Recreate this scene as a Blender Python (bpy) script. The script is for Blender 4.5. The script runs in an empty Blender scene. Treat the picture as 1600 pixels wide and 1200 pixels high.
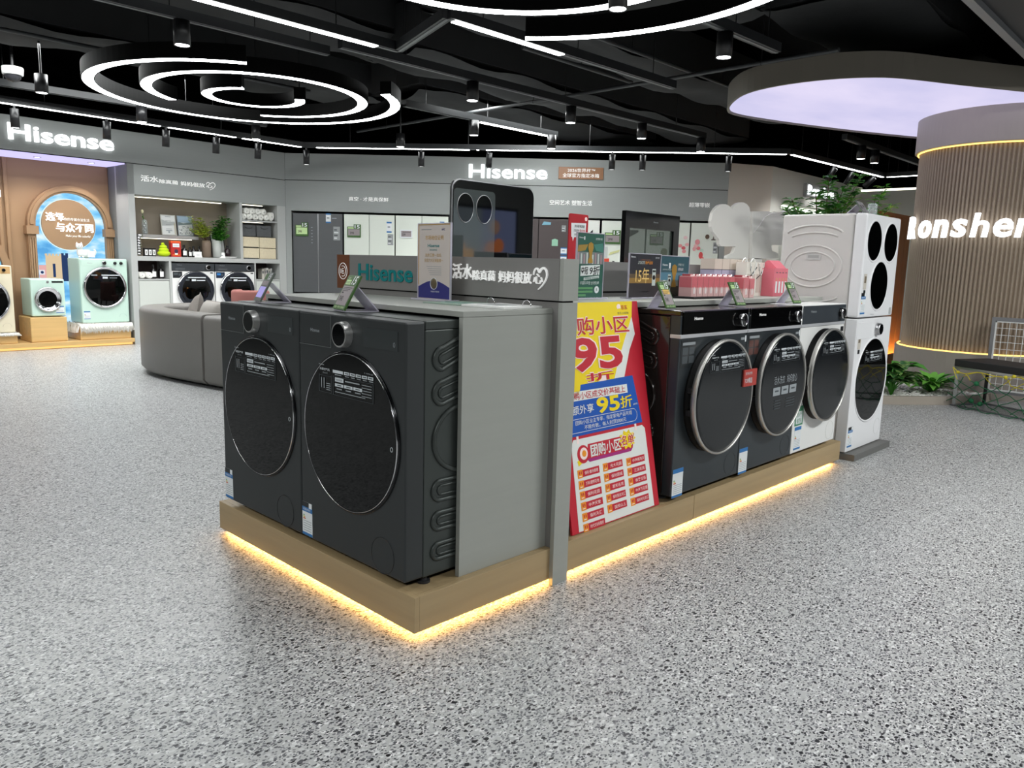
import bpy, math, random
from mathutils import Vector, Matrix
random.seed(7)
SC = bpy.context.scene
COL = SC.collection
PI = math.pi

# ------------------------------------------------------------------ camera
cam_d = bpy.data.cameras.new('camera')
cam = bpy.data.objects.new('camera', cam_d)
COL.objects.link(cam)
yaw, pitch, roll = math.radians(43.8437), math.radians(8.8237), math.radians(1.5324)
fwd = Vector((math.cos(yaw) * math.cos(pitch), math.sin(yaw) * math.cos(pitch), -math.sin(pitch)))
rgt = Vector((math.sin(yaw), -math.cos(yaw), 0))
upv = rgt.cross(fwd)
r2 = math.cos(roll) * rgt + math.sin(roll) * upv
u2 = -math.sin(roll) * rgt + math.cos(roll) * upv
cam.matrix_world = Matrix(((r2.x, u2.x, -fwd.x, -1.4262), (r2.y, u2.y, -fwd.y, -1.7619), (r2.z, u2.z, -fwd.z, 1.1664), (0, 0, 0, 1)))
cam_d.sensor_width = 36
cam_d.lens = 1204.63 / 1600 * 36
cam_d.clip_start = 0.05
cam_d.clip_end = 100
SC.camera = cam

# ------------------------------------------------------------------ world, exposure, large lights
W = bpy.data.worlds.new('world')
SC.world = W
W.use_nodes = True
W.node_tree.nodes['Background'].inputs[0].default_value = (0.75, 0.85, 1.0, 1)
W.node_tree.nodes['Background'].inputs[1].default_value = 0.05
SC.view_settings.view_transform = 'Standard'
SC.view_settings.look = 'None'
SC.view_settings.exposure = 0.0
SC.view_settings.gamma = 1.0
SC.view_settings.use_curve_mapping = False
try:
    SC.cycles.max_bounces = 6
    SC.cycles.diffuse_bounces = 3
    SC.cycles.glossy_bounces = 4
    SC.cycles.transmission_bounces = 4
    SC.cycles.transparent_max_bounces = 8
    SC.cycles.caustics_reflective = False
    SC.cycles.caustics_refractive = False
    SC.cycles.sample_clamp_indirect = 4.0
except Exception:
    pass
LED = 13.0          # strength of the white ceiling LED lines
COOL = (0.97, 1.0, 0.99)
WARM = (1.0, 0.62, 0.18)
DOWN_W = 60.0      # watts of each cylinder downlight
SPOT_W = 24.0      # watts of each small track spot


def area_light(name, loc, sx, sy, power, color=COOL, rot=(0, 0, 0)):
    d = bpy.data.lights.new(name, 'AREA')
    d.shape = 'RECTANGLE'
    d.size, d.size_y, d.energy, d.color = sx, sy, power, color
    o = bpy.data.objects.new(name, d)
    o.location, o.rotation_euler = loc, rot
    COL.objects.link(o)
    return o


# fill panels added to brighten the room, behind the photographer and overhead
area_light('added_fill_light', (-3.2, -3.6, 3.2), 3.0, 0.6, 160)
area_light('added_fill_light', (-3.8, 2.2, 3.2), 0.6, 3.5, 130)
area_light('added_fill_light', (3.9, -3.5, 3.2), 3.5, 0.6, 260)
area_light('added_fill_light', (-0.9, 0.6, 3.1), 1.4, 0.9, 12)
area_light('added_fill_light', (1.2, 6.75, 3.05), 3.0, 0.4, 105)
area_light('added_fill_light', (5.6, 5.0, 3.0), 2.5, 0.4, 85)


# ------------------------------------------------------------------ materials
MATS = {}


def lin(c):
    return tuple((x / 12.92 if x <= 0.04045 else ((x + 0.055) / 1.055) ** 2.4) for x in c)


def mat(name, rgb, rough=0.5, metal=0.0, spec=0.5, emit=None, es=0.0, alpha=1.0, trans=0.0, coat=0.0):
    if name in MATS:
        return MATS[name]
    m = bpy.data.materials.new(name)
    m.use_nodes = True
    b = m.node_tree.nodes['Principled BSDF']
    c = lin(tuple(v / 255 for v in rgb))
    b.inputs['Base Color'].default_value = (*c, 1)
    b.inputs['Roughness'].default_value = rough
    b.inputs['Metallic'].default_value = metal
    b.inputs['Specular IOR Level'].default_value = spec
    b.inputs['Alpha'].default_value = alpha
    b.inputs['Transmission Weight'].default_value = trans
    b.inputs['Coat Weight'].default_value = coat
    b.inputs['Coat Roughness'].default_value = 0.03
    if emit is not None:
        b.inputs['Emission Color'].default_value = (*emit, 1)
        b.inputs['Emission Strength'].default_value = es
    MATS[name] = m
    return m


def nodes_of(m):
    nt = m.node_tree
    return nt, nt.nodes, nt.links, nt.nodes['Principled BSDF']


def noise_tint(m, scale=(6, 6, 6), amount=0.12, detail=4.0, bump=0.0):
    """a procedural brightness grain in object space"""
    nt, N, Lk, b = nodes_of(m)
    tc = N.new('ShaderNodeTexCoord')
    mp = N.new('ShaderNodeMapping')
    mp.inputs['Scale'].default_value = scale
    nz = N.new('ShaderNodeTexNoise')
    nz.inputs['Scale'].default_value = 1.0
    nz.inputs['Detail'].default_value = detail
    hs = N.new('ShaderNodeMixRGB')
    hs.blend_type = 'MULTIPLY'
    hs.inputs[0].default_value = 1.0
    hs.inputs[1].default_value = b.inputs['Base Color'].default_value[:]
    rp = N.new('ShaderNodeMapRange')
    rp.inputs['To Min'].default_value = 1.0 - amount
    rp.inputs['To Max'].default_value = 1.0 + amount
    Lk.new(tc.outputs['Object'], mp.inputs[0])
    Lk.new(mp.outputs[0], nz.inputs['Vector'])
    Lk.new(nz.outputs['Fac'], rp.inputs[0])
    Lk.new(rp.outputs[0], hs.inputs[2])
    Lk.new(hs.outputs[0], b.inputs['Base Color'])
    if bump:
        bp = N.new('ShaderNodeBump')
        bp.inputs['Strength'].default_value = bump
        bp.inputs['Distance'].default_value = 0.01
        Lk.new(nz.outputs['Fac'], bp.inputs['Height'])
        Lk.new(bp.outputs[0], b.inputs['Normal'])
    return m


def wood(name, rgb, axis='x', scale=1.0, amount=0.24, rough=0.45):
    if name in MATS:
        return MATS[name]
    m = mat(name, rgb, rough)
    s = {'x': (1.2, 16, 22), 'y': (16, 1.2, 22), 'z': (16, 22, 1.2)}[axis]
    return noise_tint(m, tuple(v * scale for v in s), amount, 7.0)


def emission(name, rgb, strength):
    """a lamp face: gives off light evenly"""
    if name in MATS:
        return MATS[name]
    m = bpy.data.materials.new(name)
    m.use_nodes = True
    nt = m.node_tree
    nt.nodes.clear()
    e = nt.nodes.new('ShaderNodeEmission')
    e.inputs[0].default_value = (*rgb, 1)
    e.inputs[1].default_value = strength
    o = nt.nodes.new('ShaderNodeOutputMaterial')
    nt.links.new(e.outputs[0], o.inputs[0])
    MATS[name] = m
    return m


def glass(name, rgb=(235, 245, 245), opacity=0.12, rough=0.03):
    """thin clear sheet: mostly transparent, glossy on top"""
    if name in MATS:
        return MATS[name]
    m = mat(name, rgb, rough)
    nt, N, Lk, b = nodes_of(m)
    tr = N.new('ShaderNodeBsdfTransparent')
    tr.inputs[0].default_value = (0.95, 0.97, 0.97, 1)
    mx = N.new('ShaderNodeMixShader')
    mx.inputs[0].default_value = opacity
    out = N['Material Output']
    Lk.new(tr.outputs[0], mx.inputs[1])
    Lk.new(b.outputs[0], mx.inputs[2])
    Lk.new(mx.outputs[0], out.inputs[0])
    return m


def terrazzo():
    m = mat('terrazzo', (200, 201, 203), 0.33, spec=0.42)
    nt, N, Lk, b = nodes_of(m)
    tc = N.new('ShaderNodeTexCoord')
    nz = N.new('ShaderNodeTexNoise')
    nz.inputs['Scale'].default_value = 70
    nz.inputs['Detail'].default_value = 2
    wob = N.new('ShaderNodeMixRGB')
    wob.blend_type = 'LINEAR_LIGHT'
    wob.inputs[0].default_value = 0.006
    Lk.new(tc.outputs['Object'], nz.inputs['Vector'])
    Lk.new(tc.outputs['Object'], wob.inputs[1])
    Lk.new(nz.outputs['Color'], wob.inputs[2])
    cur = None

    def layer(scale, off, keep, lo, hi, ramp, prev, fac=1.0):
        mp = N.new('ShaderNodeMapping')
        mp.inputs['Location'].default_value = (off, off * 0.7, 0)
        mp.inputs['Rotation'].default_value = (0, 0, off)
        mp.inputs['Scale'].default_value = (1.0, 1.5, 1.0)
        v = N.new('ShaderNodeTexVoronoi')
        v.voronoi_dimensions = '2D'
        v.inputs['Scale'].default_value = scale
        v.inputs['Randomness'].default_value = 1.0
        Lk.new(wob.outputs[0], mp.inputs[0])
        Lk.new(mp.outputs[0], v.inputs['Vector'])
        sp = N.new('ShaderNodeSeparateColor')
        Lk.new(v.outputs['Color'], sp.inputs[0])
        # radius of the chip varies per cell
        rad = N.new('ShaderNodeMapRange')
        rad.inputs['To Min'].default_value = lo
        rad.inputs['To Max'].default_value = hi
        Lk.new(sp.outputs[1], rad.inputs[0])
        lt = N.new('ShaderNodeMath')
        lt.operation = 'LESS_THAN'
        Lk.new(v.outputs['Distance'], lt.inputs[0])
        Lk.new(rad.outputs[0], lt.inputs[1])
        gt = N.new('ShaderNodeMath')
        gt.operation = 'LESS_THAN'
        gt.inputs[1].default_value = keep
        Lk.new(sp.outputs[0], gt.inputs[0])
        mu = N.new('ShaderNodeMath')
        mu.operation = 'MULTIPLY'
        Lk.new(lt.outputs[0], mu.inputs[0])
        Lk.new(gt.outputs[0], mu.inputs[1])
        mf = N.new('ShaderNodeMath')
        mf.operation = 'MULTIPLY'
        mf.inputs[1].default_value = fac
        Lk.new(mu.outputs[0], mf.inputs[0])
        cr = N.new('ShaderNodeValToRGB')
        els = cr.color_ramp.elements
        while len(els) < len(ramp):
            els.new(0.5)
        for e, (p, g) in zip(els, ramp):
            e.position = p
            e.color = (*lin(tuple(c / 255 for c in g)), 1)
        Lk.new(sp.outputs[2], cr.inputs[0])
        mx = N.new('ShaderNodeMixRGB')
        Lk.new(mf.outputs[0], mx.inputs[0])
        if prev is None:
            mx.inputs[1].default_value = (*lin((183 / 255, 184 / 255, 183 / 255)), 1)
        else:
            Lk.new(prev, mx.inputs[1])
        Lk.new(cr.outputs[0], mx.inputs[2])
        return mx.outputs[0]

    cur = layer(70, 0.3, 0.85, 0.2, 0.6, [(0, (168, 169, 170)), (0.5, (222, 223, 222)), (1, (154, 155, 157))], cur)
    cur = layer(112, 2.1, 0.5, 0.2, 0.5, [(0, (120, 121, 125)), (0.6, (92, 93, 97)), (1, (150, 150, 153))], cur)
    cur = layer(76, 4.4, 0.42, 0.16, 0.42, [(0, (46, 47, 50)), (0.6, (84, 85, 90)), (1, (112, 112, 116))], cur)
    cur = layer(44, 7.7, 0.2, 0.14, 0.36, [(0, (26, 26, 30)), (0.6, (50, 51, 55)), (1, (98, 99, 104))], cur)
    Lk.new(cur, b.inputs['Base Color'])
    return m


# ------------------------------------------------------------------ geometry collector
class G:
    def __init__(s):
        s.v, s.f, s.mi, s.sm, s.mats = [], [], [], [], []
        s.M = None

    def mid(s, m):
        if m not in s.mats:
            s.mats.append(m)
        return s.mats.index(m)

    def add(s, vs, fs, m, smooth=False):
        n = len(s.v)
        if s.M is not None:
            vs = [tuple(s.M @ Vector(p)) for p in vs]
        s.v += [tuple(p) for p in vs]
        k = s.mid(m)
        for f in fs:
            s.f.append(tuple(n + i for i in f))
            s.mi.append(k)
            s.sm.append(smooth)
        return s

    def box(s, x0, x1, y0, y1, z0, z1, m):
        vs = [(x, y, z) for z in (z0, z1) for y in (y0, y1) for x in (x0, x1)]
        return s.add(vs, [(0, 2, 3, 1), (4, 5, 7, 6), (0, 1, 5, 4), (2, 6, 7, 3), (0, 4, 6, 2), (1, 3, 7, 5)], m)

    def prism(s, pts, h0, h1, m, axis='y', smooth=False):
        """pts: 2-d outline; axis 'y' -> (x, z) outline extruded along y; 'z' -> (x, y) outline extruded along z; 'x' -> (y, z)"""
        def P(p, h):
            return {'y': (p[0], h, p[1]), 'z': (p[0], p[1], h), 'x': (h, p[0], p[1])}[axis]
        n = len(pts)
        a = sum(pts[i][0] * pts[(i + 1) % n][1] - pts[(i + 1) % n][0] * pts[i][1] for i in range(n))
        if a < 0:
            pts = pts[::-1]
        flip = axis == 'y'
        A = [P(p, h0) for p in pts]
        B = [P(p, h1) for p in pts]
        lo, hi = tuple(range(n)), tuple(range(n))
        s.add(A, [lo if flip else lo[::-1]], m)
        s.add(B, [hi[::-1] if flip else hi], m)
        fs = []
        for i in range(n):
            j = (i + 1) % n
            q = (i, j, n + j, n + i)
            fs.append(q[::-1] if flip else q)
        return s.add(A + B, fs, m, smooth)

    def cyl(s, c, axis, r, h, m, seg=32, r2=None, caps=(1, 1), mcap=None):
        """from c along +axis for h"""
        r2 = r if r2 is None else r2
        ax = {'x': (Vector((0, 1, 0)), Vector((0, 0, 1)), Vector((1, 0, 0))),
              'y': (Vector((0, 0, 1)), Vector((1, 0, 0)), Vector((0, 1, 0))),
              'z': (Vector((1, 0, 0)), Vector((0, 1, 0)), Vector((0, 0, 1)))}[axis]
        c = Vector(c)
        ra, rb = [], []
        for i in range(seg):
            a = 2 * PI * i / seg
            d = ax[0] * math.cos(a) + ax[1] * math.sin(a)
            ra.append(tuple(c + d * r))
            rb.append(tuple(c + d * r2 + ax[2] * h))
        s.add(ra + rb, [(i, (i + 1) % seg, seg + (i + 1) % seg, seg + i) for i in range(seg)], m, True)
        if caps[0]:
            s.add(ra, [tuple(range(seg))[::-1]], mcap or m)
        if caps[1]:
            s.add(rb, [tuple(range(seg))], mcap or m)
        return s

    def lathe(s, prof, c, axis, m, seg=32, smooth=True):
        """prof: (radius, height along axis)"""
        ax = {'x': (Vector((0, 1, 0)), Vector((0, 0, 1)), Vector((1, 0, 0))),
              'y': (Vector((0, 0, 1)), Vector((1, 0, 0)), Vector((0, 1, 0))),
              'z': (Vector((1, 0, 0)), Vector((0, 1, 0)), Vector((0, 0, 1)))}[axis]
        c = Vector(c)
        vs, fs = [], []
        for (r, h) in prof:
            for i in range(seg):
                a = 2 * PI * i / seg
                vs.append(tuple(c + (ax[0] * math.cos(a) + ax[1] * math.sin(a)) * max(r, 1e-4) + ax[2] * h))
        for k in range(len(prof) - 1):
            for i in range(seg):
                j = (i + 1) % seg
                fs.append((k * seg + i, k * seg + j, (k + 1) * seg + j, (k + 1) * seg + i))
        return s.add(vs, fs, m, smooth)

    def tube(s, pts, r, m, seg=8, closed=False, cap=True):
        pts = [Vector(p) for p in pts]
        n = len(pts)
        vs, fs = [], []
        up = None
        for i, p in enumerate(pts):
            a = pts[(i - 1) % n] if (closed or i > 0) else p
            b = pts[(i + 1) % n] if (closed or i < n - 1) else p
            t = (b - a)
            if t.length < 1e-9:
                t = Vector((0, 0, 1))
            t.normalize()
            if up is None:
                up = Vector((0, 0, 1)) if abs(t.z) < 0.9 else Vector((1, 0, 0))
            x = t.cross(up)
            if x.length < 1e-6:
                x = t.orthogonal()
            x.normalize()
            y = x.cross(t)
            up = y
            rr = r[i] if isinstance(r, (list, tuple)) else r
            for k in range(seg):
                q = 2 * PI * k / seg
                vs.append(tuple(p + (x * math.cos(q) + y * math.sin(q)) * rr))
        last = n if closed else n - 1
        for i in range(last):
            for k in range(seg):
                a, b = i * seg + k, i * seg + (k + 1) % seg
                c, d = ((i + 1) % n) * seg + (k + 1) % seg, ((i + 1) % n) * seg + k
                fs.append((d, c, b, a))
        s.add(vs, fs, m, True)
        if cap and not closed:
            s.add(vs[:seg], [tuple(range(seg))], m)
            s.add(vs[-seg:], [tuple(range(seg))[::-1]], m)
        return s

    def sphere(s, c, r, m, seg=20, rings=12, sc=(1, 1, 1)):
        vs, fs = [], []
        for i in range(rings + 1):
            th = PI * i / rings
            for k in range(seg):
                ph = 2 * PI * k / seg
                vs.append((c[0] + r * sc[0] * math.sin(th) * math.cos(ph), c[1] + r * sc[1] * math.sin(th) * math.sin(ph), c[2] + r * sc[2] * math.cos(th)))
        for i in range(rings):
            for k in range(seg):
                a, b = i * seg + k, i * seg + (k + 1) % seg
                fs.append((a, a + seg, b + seg, b))
        return s.add(vs, fs, m, True)

    def rect(s, x0, x1, z0, z1, y, m, t=0.0006):
        """thin printed patch on a front face that looks to -y"""
        return s.box(x0, x1, y - t, y, z0, z1, m)

    def build(s, name, parent=None, loc=None, rot=None, bevel=0, seg=2, sub=0, **tags):
        me = bpy.data.meshes.new(name)
        me.from_pydata(s.v, [], s.f)
        for m in s.mats:
            me.materials.append(m)
        me.polygons.foreach_set('material_index', s.mi)
        me.polygons.foreach_set('use_smooth', s.sm)
        me.update()
        o = bpy.data.objects.new(name, me)
        COL.objects.link(o)
        if parent is not None:
            o.parent = parent
        if loc is not None:
            o.location = loc
        if rot is not None:
            o.rotation_euler = rot if isinstance(rot, (tuple, list)) else (0, 0, rot)
        if bevel:
            b = o.modifiers.new('bevel', 'BEVEL')
            b.width, b.segments, b.limit_method, b.angle_limit = bevel, seg, 'ANGLE', math.radians(50)
        if sub:
            b = o.modifiers.new('sub', 'SUBSURF')
            b.levels = b.render_levels = sub
        for k, v in tags.items():
            o[k] = v
        return o


def thing(name, label, cat, loc=(0, 0, 0), rot=0, group=None):
    o = bpy.data.objects.new(name, None)
    o.empty_display_size = 0.1
    COL.objects.link(o)
    o.location = loc
    o.rotation_euler = rot if isinstance(rot, (tuple, list)) else (0, 0, rot)
    o['label'] = label
    o['category'] = cat
    if group:
        o['group'] = group
    return o




def dup(root, loc, rot=None, label=None, group=None):
    r = root.copy()
    COL.objects.link(r)
    r.location = loc
    if rot is not None:
        r.rotation_euler = rot if isinstance(rot, (tuple, list)) else (0, 0, rot)
    if label:
        r['label'] = label
    if group:
        r['group'] = group

    def rec(src, dst):
        for ch in list(src.children):
            c = ch.copy()
            COL.objects.link(c)
            c.parent = dst
            rec(ch, c)
    rec(root, r)
    return r


# ------------------------------------------------------------------ lettering
TXT = {}


def glyphs(body, bold=0.0, ext=0.0, italic=0.0):
    bold *= 0.3 if any(ord(c) > 0x2e80 for c in body) else 0.5
    key = (body, bold, ext, italic)
    if key not in TXT:
        cu = bpy.data.curves.new('lettering', 'FONT')
        cu.body = body
        cu.offset = bold
        cu.extrude = 0
        cu.resolution_u = 3
        cu.shear = italic
        cu.align_x = 'LEFT'
        o = bpy.data.objects.new('lettering', cu)
        me = o.to_mesh()
        vs = [tuple(v.co) for v in me.vertices]
        fs = [tuple(p.vertices) for p in me.polygons]
        o.to_mesh_clear()
        bpy.data.objects.remove(o)
        bpy.data.curves.remove(cu)
        xs = [v[0] for v in vs]
        ys = [v[1] for v in vs]
        TXT[key] = (vs, fs, min(xs), max(xs), min(ys), max(ys))
    return TXT[key]


def put_text(g, body, x, z, w, h, y, m, bold=0.0, depth=0.0006, italic=0.0, fit=True):
    """letters on a face that looks to -y: lower left corner (x, z), size w by h"""
    vs, fs, x0, x1, y0, y1 = glyphs(body, bold, 0, italic)
    sx = w / (x1 - x0)
    sz = h / (y1 - y0)
    if not fit:
        sx = sz = min(sx, sz)
    n = len(vs)
    P = [(x + (v[0] - x0) * sx, y - depth, z + (v[1] - y0) * sz) for v in vs]
    g.add(P, fs, m)
    if depth > 0.0015:
        # side walls along boundary edges
        cnt = {}
        for f in fs:
            for i in range(len(f)):
                a, b = f[i], f[(i + 1) % len(f)]
                cnt[(a, b)] = cnt.get((a, b), 0) + 1
        edges = [(a, b) for (a, b) in cnt if (b, a) not in cnt]
        Q = [(p[0], y, p[2]) for p in P]
        g.add(P + Q, [(b, a, n + a, n + b) for (a, b) in edges], m)
    return g


def text(body, name, parent, x, z, w, h, y, m, **k):
    g = G()
    put_text(g, body, x, z, w, h, y, m, **k)
    return g.build(name, parent)

# ------------------------------------------------------------------ common materials
M_GREY = noise_tint(mat('grey_laminate', (160, 162, 156), 0.5), (1.5, 1.5, 40), 0.05)
M_GREYD = mat('dark_grey_laminate', (128, 126, 124), 0.5)
M_WALL = noise_tint(mat('grey_wall_panel', (152, 156, 154), 0.55), (3, 3, 60), 0.04)
M_BEIGE = mat('beige_wall', (206, 200, 190), 0.6)
M_WHITEW = mat('white_wall', (222, 224, 218), 0.6)
M_BROWN = mat('brown_wall', (158, 126, 94), 0.6)
M_OAK = wood('oak', (168, 146, 110), 'x')
M_OAKY = wood('oak_side', (168, 146, 110), 'y')
M_GOLD = wood('light_oak', (214, 176, 116), 'x')
M_BLACK = mat('black', (16, 16, 17), 0.5)
M_CEIL = mat('black_ceiling', (9, 9, 10), 0.9, spec=0.1)
M_METALB = mat('black_metal', (24, 24, 26), 0.4)
M_WHITE = mat('white', (236, 236, 234), 0.4)
M_PAPER = mat('white_paper', (238, 238, 236), 0.7)
M_GAP = mat('shadow_gap', (10, 10, 10), 0.9)
M_CHROME = mat('chrome', (225, 225, 228), 0.12, 1.0)
M_STEEL = mat('brushed_steel', (190, 190, 192), 0.3, 1.0)
M_BGLASS = mat('black_glass', (6, 7, 8), 0.04, spec=0.6)
M_LETTER = mat('white_letter', (245, 245, 243), 0.5, emit=(1, 1, 1), es=0.25)
M_LIT = emission('lit_letter', (0.95, 0.98, 1.0), 2.2)
M_LED = emission('white_led', COOL, LED)
M_SWIRL = emission('swirl_led', (0.97, 0.99, 1.0), LED * 1.25)
M_LEDN = emission('niche_led', (1.0, 0.95, 0.78), 3.2)
M_WARMLED = emission('warm_led', (1.0, 0.50, 0.10), 27.0)
M_TEAL = mat('teal_letter', (0, 126, 128), 0.4)

# ------------------------------------------------------------------ floor, ceiling, outer walls
g = G()
g.box(-9, 17, -9, 11, -0.1, 0, terrazzo())
g.build('floor', kind='structure')
g = G()
g.box(-9, 17, -9, 11, 3.75, 3.85, M_CEIL)
g.build('ceiling', kind='structure')
g = G()
M_DARKW = mat('dark_wall', (70, 71, 72), 0.7)
g.box(-9, -8.9, -9, 11, 0, 3.75, M_DARKW)
g.build('wall_front_left', kind='structure')
g = G()
g.box(-9, 17, -9, -8.9, 0, 3.75, M_DARKW)
g.build('wall_front_right', kind='structure')
g = G()
g.box(-9, 17, 10.9, 11, 0, 3.75, M_CEIL)
g.box(16.9, 17, -9, 11, 0, 3.75, M_CEIL)
g.build('wall_behind', kind='structure')

FL = dict(loc=(0, 8.70, 0), rot=math.radians(1.5))
FF = dict(loc=(4.638, 8.821, 0), rot=math.atan2(-4.821, 4.362))


def inframe(F, x, y, z=0):
    c, s = math.cos(F['rot']), math.sin(F['rot'])
    return (F['loc'][0] + x * c - y * s, F['loc'][1] + x * s + y * c, z)


# ------------------------------------------------------------------ left wall with its lit display stage and laundry unit
g = G()
g.box(-5, 4.637, 0, 0.72, 2.312, 2.695, M_WALL)
g.box(-5, 4.62, 0.012, 0.72, 2.300, 2.312, M_GAP)
g.box(2.39, 4.637, 0, 0.36, 1.925, 2.302, M_WALL)
g.box(2.39, 4.66, 0.40, 0.72, 0, 2.30, M_WALL)
g.box(-5, -0.6, 0, 0.72, 0, 2.30, M_WALL)
g.build('wall_left', kind='structure', **FL)
g = G()
g.box(-0.6, 2.39, 0.62, 0.72, 0, 2.30, M_BROWN)
for i in range(6):                                 # fluted strip
    x = 0.80 + i * 0.075
    g.box(x, x + 0.045, 0.585, 0.62, 0.085, 2.30, M_BROWN)
g.build('wall_stage', kind='structure', bevel=0.012, **FL)

g = G()
g.box(-0.6, 2.37, 0.01, 0.60, 2.285, 2.30, emission('lavender_light', (0.62, 0.57, 1.0), 1.2))
g.build('soffit_light', label='long lavender light panel under the fascia above the brown display stage', category='ceiling light', **FL)
for k_ in range(4):  # four lamps added in the soffit to brighten the stage
    t = thing('added_soffit_lamp', ('rightmost', 'second from right', 'third from right', 'leftmost')[k_] + ' added fill lamp in the lavender soffit over the brown display stage', 'ceiling light', inframe(FL, 2.05 - 0.6 * k_, 0.22, 2.279), FL['rot'])
    g = G()
    g.lathe([(0.03, 0.0), (0.04, -0.003), (0.042, 0.006), (0.0, 0.006)], (0, 0, 0), 'z', M_WHITE, 24)
    g.build('trim_ring', t)
    g = G()
    g.cyl((0, 0, -0.001), 'z', 0.03, 0.002, emission('added_lamp_face', (1.0, 0.95, 0.85), 4.0), 20)
    g.build('light_face', t)
    d = bpy.data.lights.new('added_lamp_beam', 'SPOT')
    d.energy, d.spot_size, d.spot_blend, d.color, d.shadow_soft_size = 21, math.radians(115), 0.8, (1.0, 0.95, 0.86), 0.03
    lo = bpy.data.objects.new('added_lamp_beam', d)
    COL.objects.link(lo)
    lo.parent = t
    lo.location = (0, -0.06, -0.012)
    lo.rotation_euler = (0.12, 0, 0)

# stage platform
t = thing('display_stage', 'low light oak stage with a warm light line along its foot', 'stage', **FL)
g = G()
g.box(-0.6, 2.38, -0.02, 0.585, 0.035, 0.085, M_GOLD)
g.box(-0.6, 2.38, 0.03, 0.585, 0.0, 0.035, M_GOLD)
g.build('platform', t, bevel=0.004)
g = G()
g.box(-0.58, 2.36, 0.012, 0.028, 0.006, 0.03, emission('stage_led', (1.0, 0.6, 0.2), 1.3))
g.build('light_strip', t)

# illuminated letters and slogan
def sign(body, label, F, x, z, w, h, m, depth=0.03, bold=0.0, name='illuminated_sign', off=0.0, cat='sign'):
    g = G()
    put_text(g, body, x, z, w, h, -off, m, bold=bold, depth=depth)
    return g.build(name, label=label, category=cat, **F)


sign('Hisense', 'glowing white logo letters on the grey fascia above the brown display stage', FL, 1.10, 2.424, 1.14, 0.185, M_LIT, bold=0.035)


def slogan(g, x, z, w, h, y, m):
    def px(a):
        return x + (a - 93) / 772 * w

    def pz(a):
        return z + h * a
    for s_, a, b, c, d in (('活水', 93, 268, 0.28, 1.0), ('除真菌', 274, 465, 0.25, 0.72), ('妈妈很放', 492, 750, 0.2, 0.72), ('心', 765, 835, 0.22, 0.66)):
        put_text(g, s_, px(a), pz(c), px(b) - px(a), pz(d) - pz(c), y, m, bold=0.03, depth=0.006)
    # open heart stroke round the last character
    key = [(766, 0.60), (770, 0.76), (782, 0.87), (796, 0.86), (809, 0.72), (823, 0.86), (843, 0.90), (860, 0.78), (864, 0.58), (853, 0.36), (830, 0.14), (803, -0.02)]
    key = [(px(a_), pz(b_)) for a_, b_ in key]
    pts = []
    for i in range(len(key) - 1):
        p0, p1, p2, p3 = key[max(i - 1, 0)], key[i], key[i + 1], key[min(i + 2, len(key) - 1)]
        for k in range(4):
            u = k / 4
            pts.append(tuple(0.5 * (2 * b_ + (c_ - a_) * u + (2 * a_ - 5 * b_ + 4 * c_ - d_) * u * u + (3 * b_ - a_ - 3 * c_ + d_) * u ** 3) for a_, b_, c_, d_ in zip(p0, p1, p2, p3)))
    pts.append(key[-1])
    wd = 0.033 * h
    n = len(pts)
    L_, R_ = [], []
    for i in range(n):
        a, b = pts[max(i - 1, 0)], pts[min(i + 1, n - 1)]
        tx, tz = b[0] - a[0], b[1] - a[1]
        l = math.hypot(tx, tz) or 1
        k = wd * (0.45 + 0.9 * math.sin(PI * min(1, (i + 2) / n)))
        L_.append((pts[i][0] - tz / l * k, pts[i][1] + tx / l * k))
        R_.append((pts[i][0] + tz / l * k, pts[i][1] - tx / l * k))
    for i in range(n - 1):
        q = [L_[i], L_[i + 1], R_[i + 1], R_[i]]
        a = sum(q[j][0] * q[(j + 1) % 4][1] - q[(j + 1) % 4][0] * q[j][1] for j in range(4))
        if abs(a) < 1e-9:
            continue
        g.prism(q, y - 0.006, y, m)


g = G()
slogan(g, 2.555, 2.065, 1.0, 0.11, 0, M_LETTER)
g.build('slogan_lettering', label='small white slogan letters on the grey wall above the shelf niche', category='sign', **FL)

# second dark text on the fluted strip
sign('系列', 'two glowing white characters on the fluted strip at the left edge', FL, 0.93, 1.80, 0.2, 0.085, M_LIT, off=-0.585, bold=0.02)


# ---- arches with backlit seaside pictures
def sea_material():
    m = bpy.data.materials.new('backlit_sea_picture')
    m.use_nodes = True
    nt = m.node_tree
    N, Lk = nt.nodes, nt.links
    N.clear()
    tc = N.new('ShaderNodeTexCoord')
    mp = N.new('ShaderNodeMapping')
    mp.inputs['Scale'].default_value = (2.2, 1, 5)
    nz = N.new('ShaderNodeTexNoise')
    nz.inputs['Scale'].default_value = 1.6
    nz.inputs['Detail'].default_value = 5
    cr = N.new('ShaderNodeValToRGB')
    e = cr.color_ramp.elements
    e[0].position, e[0].color = 0.32, (0.10, 0.36, 0.70, 1)
    e[1].position, e[1].color = 0.68, (0.74, 0.87, 0.95, 1)
    k = e.new(0.5)
    k.color = (0.24, 0.60, 0.90, 1)
    em = N.new('ShaderNodeEmission')
    em.inputs[1].default_value = 1.15
    o = N.new('ShaderNodeOutputMaterial')
    Lk.new(tc.outputs['Object'], mp.inputs[0])
    Lk.new(mp.outputs[0], nz.inputs['Vector'])
    Lk.new(nz.outputs['Fac'], cr.inputs[0])
    Lk.new(cr.outputs[0], em.inputs[0])
    Lk.new(em.outputs[0], o.inputs[0])
    return m


M_SEA = sea_material()


def arc_pts(cx, zs, r, a0, a1, n):
    return [(cx + r * math.cos(a0 + (a1 - a0) * i / n), zs + r * math.sin(a0 + (a1 - a0) * i / n)) for i in range(n + 1)]


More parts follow.
